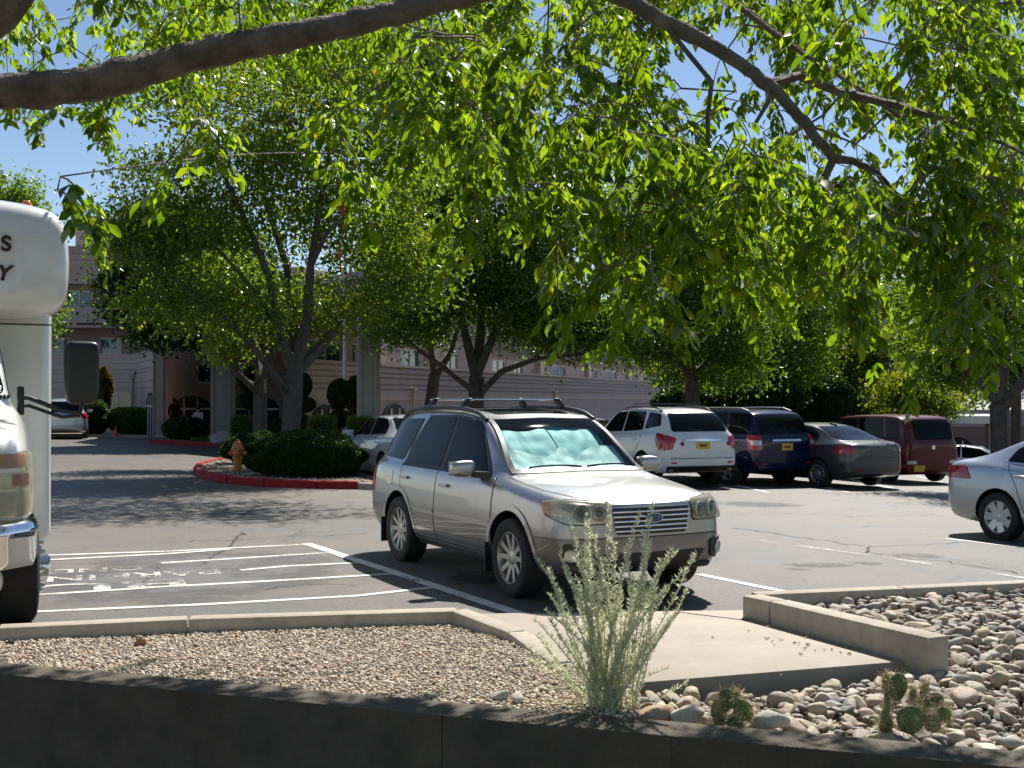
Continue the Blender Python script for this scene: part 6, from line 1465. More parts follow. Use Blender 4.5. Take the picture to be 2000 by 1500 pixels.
    for e, fl in ((e0, 1), (e1, -1)):
        for a, b_ in ((0, 11), (1, 10), (2, 9), (3, 8), (4, 7)): F.append((e+a, e+a+1, e+b_-1, e+b_)[::fl])
    me = subsurf('roof_cap', V, F, 3); bm = bmesh.new(); bm.from_mesh(me); bmesh.ops.recalc_face_normals(bm, faces=bm.faces); bm.to_mesh(me); bm.free(); me.polygons.foreach_set('use_smooth', [True]*len(me.polygons))
    capo = link('roof_cap', me, M['bus_white'], b); cbv = bvh_of(me)
    MB().bar((-1.598, -1.28, 2.30), (-1.598, 1.28, 2.30), .01, .012).build('body_seam', M['rubber'], b)
    for ch, px, py, sz in (('S', 3, 487, .17), ('Y', -8, 545, .17)):
        w = at(px, py, 9.6)-org; lx = w.x*math.cos(R(BH))+w.y*math.sin(R(BH)); ly = -w.x*math.sin(R(BH))+w.y*math.cos(R(BH)); lz = w.z
        p, nn = cast(cbv, 'F', ly, lz, .01); o = text_mesh('lettering', ch, sz, M['letter'], capo, .002, shear=.25 if ch == 'Y' else 0, bold=.006); o.location = p+Vector((.02, 0, 0))
        zx = Vector((0, 1, 0)); nrm = nn; zx = (zx-nrm*zx.dot(nrm)).normalized(); up = nrm.cross(zx)
        o.rotation_euler = Matrix((zx, up, nrm)).transposed().to_euler()
    for y in (1.05, 0, -1.05):
        MB().lathe([(.045, 0), (.042, .02), (.025, .042), (.001, .046)], (-1.35, y, 3.30), 14).build('marker_lamp', M['amber_lens'], capo, smooth=50)
    # mirrors
    for s_ in (1, -1):
        y = 1.38*s_
        mm = blobbox('mirror', (-.42, y, 1.86), (.15, .27, .50), M['black'], b, 3, lambda p, a, b__, e: Vector((p.x, p.y*(.92 if e < 0 else 1), p.z)), .42)
        MB().box((-.495, y, 1.86), (.006, .21, .40)).build('mirror_glass', M['chrome'], mm)
        MB().tube([(-.30, .90*s_, 1.67), (-.28, .98*s_, 1.66), (-.30, 1.22*s_, 1.56), (-.36, 1.36*s_, 1.54), (-.38, 1.38*s_, 1.60), (-.40, 1.38*s_, 1.70)], .018, 8).build('mirror_arm', M['black'], mm, smooth=60)
        MB().tube([(-.30, .90*s_, 1.60), (-.28, .98*s_, 1.60), (-.32, 1.22*s_, 1.51), (-.37, 1.36*s_, 1.52)], .014, 8).build('mirror_arm', M['black'], mm, smooth=60)
        MB().box((-.30, .92*s_, 1.64), (.06, .05, .22)).build('mirror_base', M['black'], mm, bevel=.01)
    return b
bus = build_bus()
# ================================================================== FOREGROUND PLANTS AND STONES
M['silver_leaf'] = leafmat('silver_leaf', [(0, (.52, .54, .44)), (.6, (.68, .69, .58)), (1, (.80, .80, .70))], .48, .03, tcol=(1.1, 1.12, .82))
M['cactus'] = pm('cactus_skin', (.085, .135, .04), .6, var=.35, scale=9, bump=.2, bscale=40)
M['spine'] = pm('cactus_spine', (.60, .48, .28), .6, var=.3)
M['dry'] = pm('dry_pad', (.16, .17, .06), .9, var=.5, scale=20)
M['tan_rock'] = pm('tan_rock', (.50, .34, .23), .8, var=.25, scale=5, bump=.6, bscale=22)
M['white_rock'] = pm('white_rock', (.56, .51, .44), .8, var=.2, scale=5, bump=.5, bscale=22)
M['litter'] = pm('leaf_litter', (.28, .15, .07), .9, var=.5, scale=30)

def leaf_strips(base, direc, L, w, rs):
    """narrow curved leaves: 3 point blades (quads)"""
    n = len(base); s = np.cross(direc, rs.normal(0, 1, (n, 3))); s /= np.linalg.norm(s, axis=1)[:, None]+1e-9
    L = L[:, None]; m = base+direc*L*.55; t = base+direc*L+np.array([0, 0, .22])*L; w = w[:, None]
    V = np.stack([base-s*w*.3, base+s*w*.3, m+s*w*.5, m-s*w*.5, t], 1); k = np.arange(n)[:, None]*5
    F = np.concatenate([k+np.array([[0, 1, 2]]), k+np.array([[0, 2, 3]]), k+np.array([[3, 2, 4]])], 1).reshape(-1, 3)
    return V.reshape(-1, 3), F
def silver_shrub():
    base = zp(1190, 1392, .02); root = empty('desert_shrub', base); tag(root, 'silvery green wispy shrub growing behind the garden wall before the wagon', 'shrub')
    rs = np.random.RandomState(4); D = base.y
    tips = [(1048, 1090), (1072, 1110), (1092, 1075), (1108, 1012), (1118, 1035), (1146, 1006), (1140, 1062), (1160, 1045), (1192, 982), (1200, 1060), (1170, 1120), (1128, 1130), (1085, 1150), (1215, 1110), (1250, 1000), (1256, 1040), (1275, 975), (1268, 1060), (1240, 1120), (1288, 1090), (1312, 1072), (1322, 1078), (1340, 1110), (1360, 1078), (1345, 1150), (1300, 1150), (1265, 1160), (1330, 1190), (1062, 1190), (1100, 1200), (1150, 1180), (1190, 1180), (1225, 1190), (1050, 1240), (1040, 1205), (1310, 1215), (1120, 1090), (1180, 1090), (1152, 1095), (1210, 1145), (1090, 1240), (1140, 1245), (1190, 1250), (1240, 1240), (1070, 1290), (1110, 1300), (1280, 1260), (1230, 1300), (1030, 1265), (1260, 1320)]
    more = [(x+rs.uniform(-26, 26), y+rs.uniform(10, 120)) for x, y in tips[::3]]
    for i, (px, py) in enumerate(tips+more):
        tip = at(px, py, D+rs.uniform(-.16, .22))-base; s0 = Vector((rs.uniform(-.10, .10)+tip.x*.12, rs.uniform(-.06, .06), 0)); h = tip.z
        P = []; n = 12; bend = Vector((rs.uniform(-.05, .05), rs.uniform(-.05, .05), 0))
        for k in range(n+1):
            t = k/n; q = s0.lerp(Vector((tip.x, tip.y, 0)), t**1.35); q.z = h*t**.92; P.append(q+bend*math.sin(math.pi*t)*1.3)
        m = MB(); m.tube(P, [.0035*(1-.6*k/n) for k in range(n+1)], 4, cap=False)
        sv = np.array([v[:] for v in m.v]); sf = [list(f) for f in m.f]
        nl = int(95+185*h); tt = rs.beta(1.6, 1.0, nl)*.97+.03; idx = tt*n; i0 = np.minimum(idx.astype(int), n-1); Pn = np.array([p[:] for p in P]); fr = (idx-i0)[:, None]
        b = Pn[i0]*(1-fr)+Pn[i0+1]*fr; ang = rs.uniform(0, 6.28, nl); el = rs.uniform(.1, 1.0, nl)
        d = np.stack([np.cos(ang)*np.cos(el), np.sin(ang)*np.cos(el), np.sin(el)], 1); L = rs.uniform(.018, .042, nl)*(1.15-.45*tt)
        V, F = leaf_strips(b, d, L, np.full(nl, .0056), rs)
        me = bpy.data.meshes.new('stem'); off = len(sv)
        me.from_pydata(np.concatenate([sv, V]).tolist(), [], sf+(F+off).tolist())
        a = me.attributes.new('tint', 'FLOAT', 'POINT'); a.data.foreach_set('value', np.concatenate([np.full(off, .6), np.repeat(np.clip(rs.normal(.5, .25, nl), .02, 1), 5)]).astype(np.float32))
        link('stem', me, M['silver_leaf'], root)
    return root
silver_shrub()
# little sprig leaning out by the rocks
sp0 = zp(1278, 1378, .06); sprig = empty('shrub_sprig', sp0); tag(sprig, 'single silvery sprig leaning over the tan rock', 'sprig')
rs = np.random.RandomState(9); tip = at(1338, 1338, sp0.y)-sp0; P = [Vector((0, 0, 0)).lerp(tip, t)+Vector((0, 0, .03*math.sin(3.14*t))) for t in (0, .25, .5, .75, 1)]
MB().tube(P, .003, 4).build('stem', M['silver_leaf'], sprig)
b_ = np.array([P[0].lerp(P[-1], t)[:] for t in rs.uniform(.25, 1, 46)])+np.array([0, 0, .01]); d = rs.normal(0, .5, (46, 3))+np.array([.7, 0, .6]); d /= np.linalg.norm(d, axis=1)[:, None]
V, F = leaf_strips(b_, d, rs.uniform(.02, .04, 46), np.full(46, .006), rs); link('leaves', np_mesh('leaves', V, F, False, np.full(len(V), .8)), M['silver_leaf'], sprig)

def cactus(label, px, py, z, pads, seed):
    """pads: (dx, dz, rx, rz, tilt, yaw, dry)"""
    base = zp(px, py, z); root = empty('prickly_pear', base); root.scale = (.9, .9, .86); tag(root, label, 'cactus'); rs = random.Random(seed)
    for dx, dy, dz, rx, rz, tl, yw, kind in pads:
        bm = bmesh.new(); bmesh.ops.create_icosphere(bm, subdivisions=3, radius=1)
        for v in bm.verts:
            k = 1-.16*max(0, -v.co.z); v.co = Vector((v.co.x*rx*k, v.co.y*.016*(1+.3*noise.noise(v.co*3)), v.co.z*rz))
        rot = Matrix.Rotation(yw, 3, 'Z')@Matrix.Rotation(tl, 3, 'Y'); c = Vector((dx, dy, dz)); sp = MB()
        for i in range(150 if kind != 2 else 200):
            a = rs.uniform(0, 6.28); q = rs.random()**.5 if i > 24 else 1; e = Vector((math.cos(a)*rx*q, rs.choice((-1, 1))*.014*(1-q*q)**.5, math.sin(a)*rz*q))
            dirv = Vector((math.cos(a)*q+rs.gauss(0, .45), e.y*30+rs.gauss(0, .5), math.sin(a)*q+rs.gauss(0, .45))).normalized(); l = rs.uniform(.016, .055)
            p0 = rot@e+c; p1 = p0+rot@dirv*l; sp.bar(p0, p1, .0014, .0014)
        for v in bm.verts: v.co = rot@v.co+c
        me = bpy.data.meshes.new('pad'); bm.to_mesh(me); bm.free(); me.polygons.foreach_set('use_smooth', [True]*len(me.polygons))
        pad = link('pad', me, M['dry'] if kind == 2 else M['cactus'], root); sp.build('spines', M['spine'], pad)
cactus('smaller prickly pear clump against the slab edge, left', 1425, 1420, -.02, [(-.02, .02, .15, .055, .075, .15, .3, 0), (.075, .0, .10, .055, .065, -.3, -.2, 0), (-.08, -.02, .12, .04, .06, .5, .8, 2), (.02, -.05, .03, .05, .045, .2, .1, 0), (.12, .02, .06, .03, .05, -.5, .6, 2), (-.06, .0, .04, .035, .045, .3, -.6, 2), (.05, .04, .17, .03, .035, .4, .9, 2)], 3)
cactus('larger prickly pear clump at the right kerb end', 1770, 1425, -.03, [(-.03, .05, .24, .062, .085, .1, .25, 0), (-.10, .02, .16, .03, .085, -.1, 1.1, 0), (.0, -.08, .08, .085, .085, .1, .05, 0), (.10, -.02, .14, .045, .05, .4, .4, 0), (.17, .02, .17, .05, .045, -.2, -.3, 0), (.13, -.05, .05, .06, .05, .8, .2, 2), (-.13, -.03, .09, .035, .05, .5, .9, 2), (-.12, -.02, .03, .05, .045, -.3, .3, 2), (.05, .03, .20, .035, .04, -.4, .8, 2), (.20, -.04, .10, .04, .045, .2, -.5, 0), (-.10, .05, .27, .03, .045, .2, .7, 2), (.12, .05, .22, .03, .05, .5, .5, 2)], 5)
def big_rock(label, px, py, z, sx, sy, sz, mesh, mat, rz, name='rock'):
    p = zp(px, py, z); me = ROCKS[mesh].copy(); me.materials[0] = mat; o = link(name, me, None); o.location = p; o.scale = (sx, sy, sz); o.rotation_euler = (.1, -.1, rz); tag(o, label, 'rock'); return o
big_rock('tan angular rock at the foot of the silvery shrub', 1274, 1396, .04, .095, .07, .10, 1, M['tan_rock'], .3)
big_rock('pale oblong rock leaning beside the tan rock', 1338, 1400, .03, .085, .055, .075, 4, M['white_rock'], .6)
big_rock('blocky grey-tan rock between the two prickly pears', 1500, 1410, .03, .085, .07, .075, 7, M['white_rock'], 0)
big_rock('small pale rock at the gravel edge left of the shrub', 974, 1358, .07, .045, .03, .03, 2, M['white_rock'], .2)
big_rock('small grey rock by the shrub, right of the pale one', 1012, 1362, .07, .04, .03, .028, 5, M['white_rock'], .9)
big_rock('dark lava stone lying on the pea gravel', 274, 1253, .07, .035, .03, .04, 6, M['litter'], 0)
# dead leaves and crumbs on the slab
spots = [(1498, 1248, 1), (1462, 1233, .7), (1508, 1254, .7), (1526, 1250, 1.1), (1512, 1260, .6), (1560, 1258, .9), (1578, 1260, 1.3), (1572, 1268, .7), (1564, 1279, .9), (1592, 1272, .5), (1610, 1270, .6), (1625, 1270, .8), (1642, 1276, .5), (1659, 1278, .9), (1662, 1266, .6), (1392, 1246, .5), (1552, 1256, 1), (1568, 1242, .9), (1580, 1244, .9), (1590, 1246, .8), (1574, 1246, .8), (1586, 1240, .7), (1680, 1268, .9), (1688, 1266, 1), (1500, 1224, .8), (1525, 1319, .9)]
rsx = random.Random(2)
for i, (px, py, s) in enumerate(spots):
    p = zp(px, py, SZ+.004); m = MB(p); k = .016*s; a = rsx.uniform(0, 6.28)
    pts = [Vector((math.cos(a+t)*k*r, math.sin(a+t)*k*r*.7, rsx.uniform(0, .01))) for t, r in ((0, 1.2), (.9, .7), (2.0, .8), (3.1, 1.3), (4.1, .7), (5.2, .8))]
    m.slab([p+q for q in pts], (0, 0, .003)); o = m.build('dead_leaf', M['litter']); tag(o, 'dry brown leaf crumb lying on the concrete slab', 'dead leaf', 'dry leaf crumbs on the slab')
# tall weed among the river rocks
wd = zp(1862, 1192, .06); we = empty('weed', wd); tag(we, 'thin green weed among the river rocks', 'weed'); MB().tube([(0, 0, 0), (.01, 0, .08), (.0, .01, .16)], .003, 4).build('stem', M['grass'], we)
V, F = leaf_strips(np.array([[0, 0, .03*i] for i in range(1, 6)]), np.array([[math.cos(i*2.1)*.8, math.sin(i*2.1)*.8, .6] for i in range(5)]), np.full(5, .04), np.full(5, .008), np.random.RandomState(1)); link('leaves', np_mesh('leaves', V, F, False, np.full(len(V), .6)), M['grass'], we)

# ---- two people in the shade of the entrance
M['skin'] = pm('skin', (.42, .25, .18), .6); M['dark_cloth'] = pm('dark_clothes', (.02, .02, .025), .9); M['grey_cloth'] = pm('grey_shirt', (.42, .42, .44), .9); M['hair'] = pm('hair', (.03, .02, .015), .8); M['white_bag'] = pm('white_bag', (.7, .7, .7), .7)
def person(label, loc, rz, J, E, mats, top):
    """J: joint -> (pos, radius); skin-modifier body, split into clothes by height"""
    root = empty('person', loc, rz); tag(root, label, 'person')
    names = list(J); me = bpy.data.meshes.new('body'); me.from_pydata([J[n][0] for n in names], [(names.index(a), names.index(b)) for a, b in E], [])
    o = bpy.data.objects.new('tmp', me); COL.objects.link(o); o.modifiers.new('sk', 'SKIN'); ss = o.modifiers.new('ss', 'SUBSURF'); ss.levels = 2
    sv = me.skin_vertices[0].data
    for i, n_ in enumerate(names): r = J[n_][1]; sv[i].radius = (r, r); sv[i].use_root = (n_ == 'pelvis')
    dg = bpy.context.evaluated_depsgraph_get(); dg.update(); out = bpy.data.meshes.new_from_object(o.evaluated_get(dg)); bpy.data.objects.remove(o)
    out.materials.clear(); [out.materials.append(m) for m in mats]
    for p in out.polygons: p.use_smooth = True; p.material_index = top(p.center)
    link('body', out, None, root)
    h = J['head'][0]; MB().lathe([(.001, -.10)]+[(.10*math.cos(a), .11*math.sin(a)) for a in np.linspace(-.2, 1.45, 7)]+[(.001, .115)], (h[0], h[1]+.02, h[2]+.03), 14).build('hair', M['hair'], root, smooth=60)
    return root
E1 = [('pelvis', 'chest'), ('chest', 'neck'), ('neck', 'head'), ('chest', 'ls'), ('ls', 'le'), ('le', 'lh'), ('chest', 'rs'), ('rs', 're'), ('re', 'rh'), ('pelvis', 'lk0'), ('lk0', 'lk'), ('lk', 'lf'), ('lf', 'lt'), ('pelvis', 'rk0'), ('rk0', 'rk'), ('rk', 'rf'), ('rf', 'rt')]
pl = px_xy(341, 53.5); pg = Vector((pl.x, pl.y, G(pl.x, pl.y)+.11))
J = dict(pelvis=((0, 0, .92), .15), chest=((0, 0, 1.28), .16), neck=((0, 0, 1.47), .06), head=((0, -.02, 1.60), .10), ls=((.19, 0, 1.38), .065), le=((.24, .02, 1.10), .05), lh=((.22, -.10, .88), .04), rs=((-.19, 0, 1.38), .065), re=((-.24, .02, 1.10), .05), rh=((-.22, -.12, .90), .04), lk0=((.10, 0, .85), .10), lk=((.11, -.02, .48), .07), lf=((.11, .02, .08), .05), lt=((.12, -.12, .04), .04), rk0=((-.10, 0, .85), .10), rk=((-.11, -.02, .48), .07), rf=((-.11, .02, .08), .05), rt=((-.12, -.12, .04), .04))
person('person in dark clothes standing in the shade by the left column', pg, .4, J, E1, [M['skin'], M['dark_cloth']], lambda c: 0 if c.z > 1.45 or (abs(c.x) > .17 and c.z < .98) else 1)
bgl = Vector((pg.x-.05, pg.y-.25, pg.z+.72)); tag(MB(bgl).box(bgl, (.30, .14, .26)).build('bag', M['white_bag'], bevel=.05), 'white bag held low by the standing person in the entrance', 'bag')
pl = px_xy(386, 52.5); ps = Vector((pl.x, pl.y, G(pl.x, pl.y)+.11))
bn = empty('bench', ps); tag(bn, 'plain dark bench under the seated person at the entrance', 'bench'); MB().box((0, .12, .43), (1.2, .42, .06)).build('seat', M['dark_cloth'], bn, bevel=.01)
for sx in (-.5, .5):
    for sy in (0, .26): MB().box((sx, sy, .20), (.06, .06, .40)).build('leg', M['dark_cloth'], bn)
J2 = dict(pelvis=((0, .12, .60), .15), chest=((0, .10, .95), .16), neck=((0, .06, 1.14), .06), head=((0, .02, 1.27), .10), ls=((.19, .08, 1.06), .065), le=((.24, -.04, .82), .05), lh=((.12, -.22, .68), .04), rs=((-.19, .08, 1.06), .065), re=((-.24, -.04, .82), .05), rh=((-.10, -.22, .68), .04), lk0=((.10, .02, .55), .10), lk=((.12, -.32, .54), .07), lf=((.12, -.34, .09), .05), lt=((.12, -.48, .04), .04), rk0=((-.10, .02, .55), .10), rk=((-.12, -.32, .54), .07), rf=((-.12, -.34, .09), .05), rt=((-.12, -.48, .04), .04))
person('person in a pale grey shirt sitting under the entrance canopy', ps, -.2, J2, E1, [M['skin'], M['dark_cloth'], M['grey_cloth']], lambda c: 0 if c.z > 1.12 or (c.y < -.10 and .62 < c.z < .80) else 2 if c.z > .64 else 1)
# ================================================================== THE NEAR TREE: limb, drooping twigs, leaves
M['bark_near'] = pm('near_bark', (.20, .158, .125), .9, var=.45, scale=7, bump=1.0, bscale=38, dirt=.6)
M['leaf_near'] = leafmat('leaf_near', [(0, (.036, .078, .012)), (.5, (.070, .130, .018)), (.95, (.125, .18, .026)), (1, (.22, .15, .02))], .60, .022, .5, tcol=(4.2, 3.6, .6))
M['berry'] = pm('dark_berry', (.05, .012, .012), .5)
def near_tree():
    rs = np.random.RandomState(17); T = Tree(); D0 = 6.0
    tb = Vector((-4.3, 5.4, -.1))
    def pth(L): return [tuple(at(x, y, d)) for x, y, d, r in L], [r for *_, r in L]
    ids = T.limb([tuple(tb), (-4.28, 5.4, .8), (-4.2, 5.45, 1.7), (-4.05, 5.5, 2.5)], [.26, .22, .20, .19])
    main = [(-300, 210, 5.8, .125), (-120, 195, 5.9, .115), (0, 180, 6.0, .095), (100, 174, 6.0, .092), (200, 160, 6.0, .090), (300, 132, 6.05, .083), (400, 105, 6.1, .078), (500, 84, 6.1, .074), (600, 64, 6.1, .070), (700, 42, 6.15, .066), (800, 18, 6.2, .063), (900, -8, 6.2, .060), (1050, -34, 6.2, .058), (1200, -14, 6.2, .048), (1290, 38, 6.15, .042), (1400, 96, 6.1, .037), (1500, 166, 6.05, .033), (1570, 238, 6.0, .029), (1628, 310, 6.0, .025)]
    P, r = pth(main); PD = []; RD = []; key = []; K = 7
    for i in range(len(P)-1):
        p0, p1, p2, p3 = (np.array(P[max(0, min(len(P)-1, i+d))]) for d in (-1, 0, 1, 2)); key.append(len(PD))
        for q in range(K):
            t = q/K; w = .5*((2*p1)+(-p0+p2)*t+(2*p0-5*p1+4*p2-p3)*t*t+(-p0+3*p1-3*p2+p3)*t**3); rr = r[i]+(r[i+1]-r[i])*t
            s_ = len(PD); kn = sum(.16*math.exp(-((s_-c0)/1.3)**2) for c0 in (19, 31, 44, 52, 63, 70, 77, 92, 101, 112, 119))
            PD.append(tuple(w+rs.normal(0, .003, 3))); RD.append(rr*(1+.035*noise.noise((s_*.31, 0, 0))+kn))
    PD.append(P[-1]); RD.append(r[-1]); key.append(len(PD)-1); mm_ = T.limb(PD, RD, ids[3]); mid = [mm_[q] for q in key]
    def side(L, par): P, r = pth(L); return T.limb(P, r, par)
    side([(1665, 314, 6.0, .021), (1710, 335, 5.9, .017), (1770, 400, 5.8, .012)], mid[-1])
    side([(1612, 345, 6.0, .019), (1613, 400, 6.0, .017), (1606, 470, 6.0, .010)], mid[-1])
    side([(1560, 148, 6.1, .024), (1640, 180, 6.1, .022), (1750, 205, 6.0, .020), (1850, 235, 5.9, .016), (1960, 280, 5.8, .012), (2060, 330, 5.8, .009)], mid[-3])
    side([(1390, 160, 6.0, .014), (1382, 230, 6.0, .012), (1384, 330, 5.9, .009), (1360, 380, 5.9, .006)], mid[-5])
    side([(1500, 200, 5.9, .012), (1470, 250, 5.9, .009)], mid[-3])
    up = side([(-60, 60, 5.3, .10), (0, 25, 5.2, .085), (40, -30, 5.2, .08), (140, -160, 5.3, .07), (400, -330, 5.6, .055), (800, -420, 6.4, .045), (1200, -380, 7.0, .035)], ids[3])
    side([(300, -200, 6.8, .05), (700, -260, 8.0, .04), (1300, -240, 8.4, .03)], up[3])
    h = side([(1180, -120, 6.8, .035), (1300, -60, 6.7, .03), (1430, 0, 6.6, .022), (1500, 55, 6.5, .019), (1570, 105, 6.5, .016), (1660, 160, 6.4, .012), (1760, 230, 6.4, .008)], up[6])
    side([(1700, -140, 6.6, .03), (1900, -60, 6.4, .022), (2040, 40, 6.3, .015)], h[1])
    # leaf density seen over the picture, 100 x 80 px cells, from the top
    rows = ["99999998899987676999", "99975478999985676888", "98653148999974557868", "75212152799986645679", "10000021277688884788", "00000000044568898999", "00000000001467788889", "00000000000042466317", "00000000000030022030", "00000000000000000000"]
    LIMBPX = []
    for a, b in zip(main, main[1:]):
        for t in range(5): LIMBPX.append((a[0]+(b[0]-a[0])*t/5, a[1]+(b[1]-a[1])*t/5))
    spr = []
    for j, row in enumerate(rows):
        for i, ch in enumerate(row):
            k = int(ch); n = rs.poisson(k*((.40 if i < 8 or i > 12 else .40) if j < 4 else .60))
            for _ in range(n):
                px = (i+rs.rand())*100; py = (j+rs.rand())*80; D = rs.uniform(4.9, 7.0) if j < 4 else rs.uniform(4.8, 6.3)
                if k == 0: continue
                py -= 105 if j < 4 else 122
                dl = min(math.hypot(px-x, py+70-y) for x, y in LIMBPX)
                if dl < 120: D = rs.uniform(6.6, 8.4)
                spr.append(at(px, py, D))
    for px, py, D in ((112, 372, 4.4), (118, 345, 4.4), (395, 225, 4.6), (400, 270, 4.6), (690, 300, 4.9), (1275, 510, 4.6), (1280, 545, 4.6), (1270, 555, 4.7), (1866, 590, 4.5), (1880, 622, 4.5), (1590, 530, 4.7), (1650, 540, 4.8), (1930, 540, 4.6), (1985, 560, 4.6), (930, 370, 5.2), (940, 420, 5.2), (1090, 470, 5.0), (650, 300, 5.2)): spr.append(at(px, py, D))
    spr = [q for q in spr if not (pix(q)[0] < 90 and pix(q)[1] > 235)]
    nvis = len(spr)
    # deeper part of the crown: its shade falls on the garden wall
    k = 0; tries = 0
    while k < 430 and tries < 40000:
        tries += 1
        g = WB[0].lerp(WB[-1], rs.uniform(.0, 1))+Vector((0, rs.uniform(-1.5, -.20), 0)); h_ = rs.uniform(3.2, 5.6); q = g+SUND*(h_/SUND.z)
        px, py = pix(q)
        if py > -60:
            i, j = int(px//100), int((py+60)//80)
            if not (0 <= i < 20 and 0 <= j < 4 and int(rows[j][i]) >= 7): continue
        spr.append(q); k += 1
    nvis = len(spr)
    # unseen rest of the crown, overhead and behind the viewer: added to dim skylight
    k = 0
    while k < 620:
        q = Vector((rs.uniform(-7, 6), rs.uniform(-6.5, 5.6), rs.uniform(2.9, 7.0)))
        if q.y > .3:
            px, py = pix(q)
            if py > (-150 if q.y > 4.2 else -500): continue
        elif q.length < 1.2: continue
        spr.append(q); k += 1
    C = np.array([s[:] for s in spr])
    T.attach(C[:nvis], rs, tip=.0036, sag=.10, seg=.16, nojoin=4); T.radii(e=3.1, cap=.013)
    root = empty('broadleaf_tree', tb); tag(root, 'near tree whose thick limb and hanging leaves frame the top', 'tree')
    lo = T.mesh(18, tb, lambda r: r >= .022).build('limb', M['bark_near'], root, smooth=80)
    for v in lo.data.vertices: q = v.co; v.co = q+v.normal*(.007*noise.noise(q*7)+.005*noise.noise(Vector((q.x*5, q.y*22, q.z*22)))+.003*noise.noise(q*40))
    tw = T.mesh(6, tb, lambda r: r < .022).build('twigs', M['bark_near'], root, smooth=70); tw['kind'] = 'stuff'
    # compound leaves: a hanging rachis with five or seven leaflets
    base = []; dirs = []; nrm = []; size = []; rach = []
    tws = MB(tb)
    for si, s in enumerate(spr):
        vis = si < nvis; nl = rs.randint(8, 12) if vis else rs.randint(4, 7); s = np.array(s[:])
        a0 = rs.uniform(0, 6.28); Lt = rs.uniform(.20, .40)
        if vis and s[0] < -1.4 and pix(s)[0] < 260 and pix(s)[1] > 200: a0 = rs.uniform(-.5, .5)
        hd = np.array([math.cos(a0), math.sin(a0), 0])
        twig = lambda t: s+hd*Lt*.62*t*(1.25-.35*t)-np.array([0, 0, 1])*Lt*.85*t**1.7
        if vis: tws.tube([Vector(twig(t)) for t in (0, .2, .4, .6, .8, 1)], [.0036, .0033, .003, .0026, .0022, .0015], 4, cap=False)
        for q in range(nl):
            t = .12+.88*(q+rs.rand()*.5)/nl; o = twig(t)
            a = a0+(1.3 if q % 2 else -1.3)*(1-.6*t)+rs.normal(0, .45); droop = rs.uniform(-1.5, -.25)
            d = np.array([math.cos(a)*.8, math.sin(a)*.8, droop]); d /= np.linalg.norm(d)
            Lr = rs.uniform(.09, .16); pairs = rs.choice((2, 2, 3)); end = o+d*Lr; rach.append((o, end))
            sd = np.cross(d, [0, 0, 1]); sd /= np.linalg.norm(sd)+1e-9
            sz = rs.uniform(.054, .090) if vis else rs.uniform(.16, .24)
            items = [(end, d*.8+np.array([0, 0, -.5]))]
            for pr in range(pairs):
                pt = o+d*Lr*(.45+.5*pr/pairs)
                for sg in (-1, 1): items.append((pt, sd*sg*.75+d*.45+np.array([0, 0, -.7])))
            for pt, dd in items:
                if rs.rand() < .06: continue
                dd = dd+rs.normal(0, .22, 3); dd /= np.linalg.norm(dd); base.append(pt); dirs.append(dd); nrm.append(np.cross(dd, rs.normal(0, 1, 3)) if rs.rand() < .55 else np.cross(np.cross(dd, [0, 0, 1]), dd)+rs.normal(0, .35, 3)); size.append(sz*rs.uniform(.6, 1.15))
    tq = tws.build('leaf_twigs', M['bark_near'], root); tq['kind'] = 'stuff'
    base, dirs, nrm, size = map(np.array, (base, dirs, nrm, size))
    # keep the hanging leaves above the photo's lower fringe of the crown
    nrm = nrm-dirs*np.sum(nrm*dirs, 1)[:, None]; nrm /= np.linalg.norm(nrm, axis=1)[:, None]+1e-9; sid = np.cross(dirs, nrm)
    tpl = np.array([[0, 0, 0], [0, .34, .0], [0, .70, -.01], [0, 1, -.10], [-.225, .34, .055], [-.165, .70, .035], [.225, .34, .055], [.165, .70, .035], [0, -.10, 0]])
    tf = np.array([[0, 4, 1], [0, 1, 6], [4, 5, 2], [4, 2, 1], [1, 2, 7], [1, 7, 6], [5, 3, 2], [2, 3, 7]])
    n = len(base); W_ = rs.uniform(.75, 1.3, n)
    V = base[:, None, :]+(tpl[None, :, 0:1]*(sid*W_[:, None])[:, None, :]+tpl[None, :, 1:2]*dirs[:, None, :]+tpl[None, :, 2:3]*nrm[:, None, :])*size[:, None, None]
    V[:, 3] += nrm*(rs.normal(0, .16, n)*size)[:, None]+sid*(rs.normal(0, .10, n)*size)[:, None]; V[:, [4, 5, 6, 7]] += nrm[:, None, :]*(rs.normal(.03, .07, n)*size)[:, None, None]
    tint = np.clip(rs.normal(.45, .26, n), .02, .95); tint[rs.rand(n) < .0015] = 1
    # the 300 that show largest are parts of their own
    pxy = np.array([pix(b) for b in base]); infr = (pxy[:, 0] > 10) & (pxy[:, 0] < 1990) & (pxy[:, 1] > 5) & (pxy[:, 1] < 900)
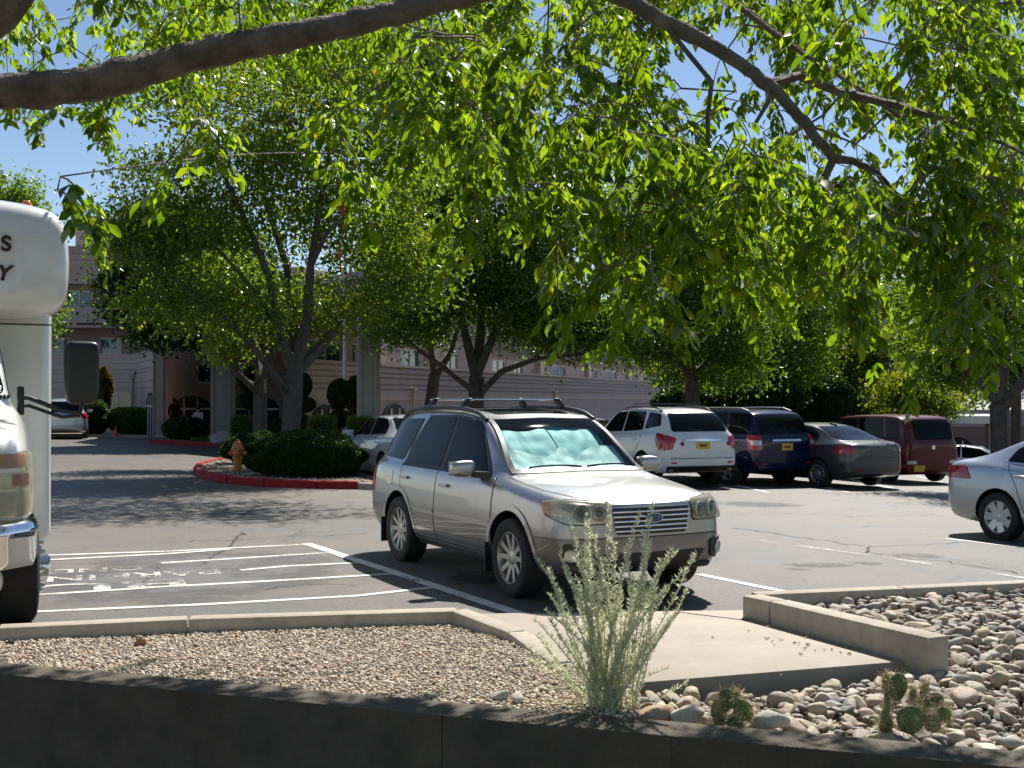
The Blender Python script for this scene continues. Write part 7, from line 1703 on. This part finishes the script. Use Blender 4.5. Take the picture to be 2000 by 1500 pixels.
    score = np.where(infr, size/base[:, 1], 0); big = np.argsort(-score)[:300]; mask = np.ones(n, bool); mask[big] = False
    lm = np_mesh('leaf', tpl, tf, True); lm.materials.append(M['leaf_near'])
    for i in big:
        o = bpy.data.objects.new('leaf', lm); COL.objects.link(o); o.parent = root
        m3 = Matrix((sid[i]*W_[i], dirs[i], nrm[i])).transposed().to_4x4(); o.matrix_basis = Matrix.Translation(Vector(base[i])-tb)@m3@Matrix.Scale(size[i], 4)
    V2 = V[mask]; k = V2.shape[1]; F = (tf[None]+np.arange(len(V2))[:, None, None]*k).reshape(-1, 3)
    lv = link('leaves', np_mesh('leaves', V2.reshape(-1, 3)-np.array(tb), F, True, np.repeat(tint[mask], k)), M['leaf_near'], root); lv['kind'] = 'stuff'
    rm = MB(tb)
    RA = np.array([(a, b) for a, b in rach]); dd = RA[:, 1]-RA[:, 0]; s1 = np.cross(dd, rs.normal(0, 1, dd.shape)); s1 /= np.linalg.norm(s1, axis=1)[:, None]; s1 *= .0016
    V3 = np.stack([RA[:, 0]-s1, RA[:, 0]+s1, RA[:, 1]+s1*.6, RA[:, 1]-s1*.6], 1)-np.array(tb); F3 = np.arange(len(RA))[:, None]*4+np.array([[0, 1, 2, 3]])
    ra = link('leaf_stalks', np_mesh('leaf_stalks', V3.reshape(-1, 3), F3, False, np.full(len(RA)*4, .6)), M['leaf_near'], root); ra['kind'] = 'stuff'
    for px, py in ((1405, 205), (1412, 210), (1418, 214), (1675, 356), (1684, 352), (1388, 362), (1398, 348), (102, 346)):
        q_ = np.array(at(px, py, 5.4)); PP = np.array(T.p[200:]); p = Vector(PP[int(np.argmin(np.linalg.norm(PP-q_, axis=1)))])-tb+Vector((rs.uniform(-.02, .02), 0, -.012)); MB().lathe([(.001, -.010)]+[(.011*math.cos(a), .011*math.sin(a)) for a in (-.8, 0, .8)]+[(.001, .010)], p, 8).build('seed_gall', M['berry'], root, smooth=60)
    print('near leaves', n, 'sprays', len(spr), nvis)
near_tree()
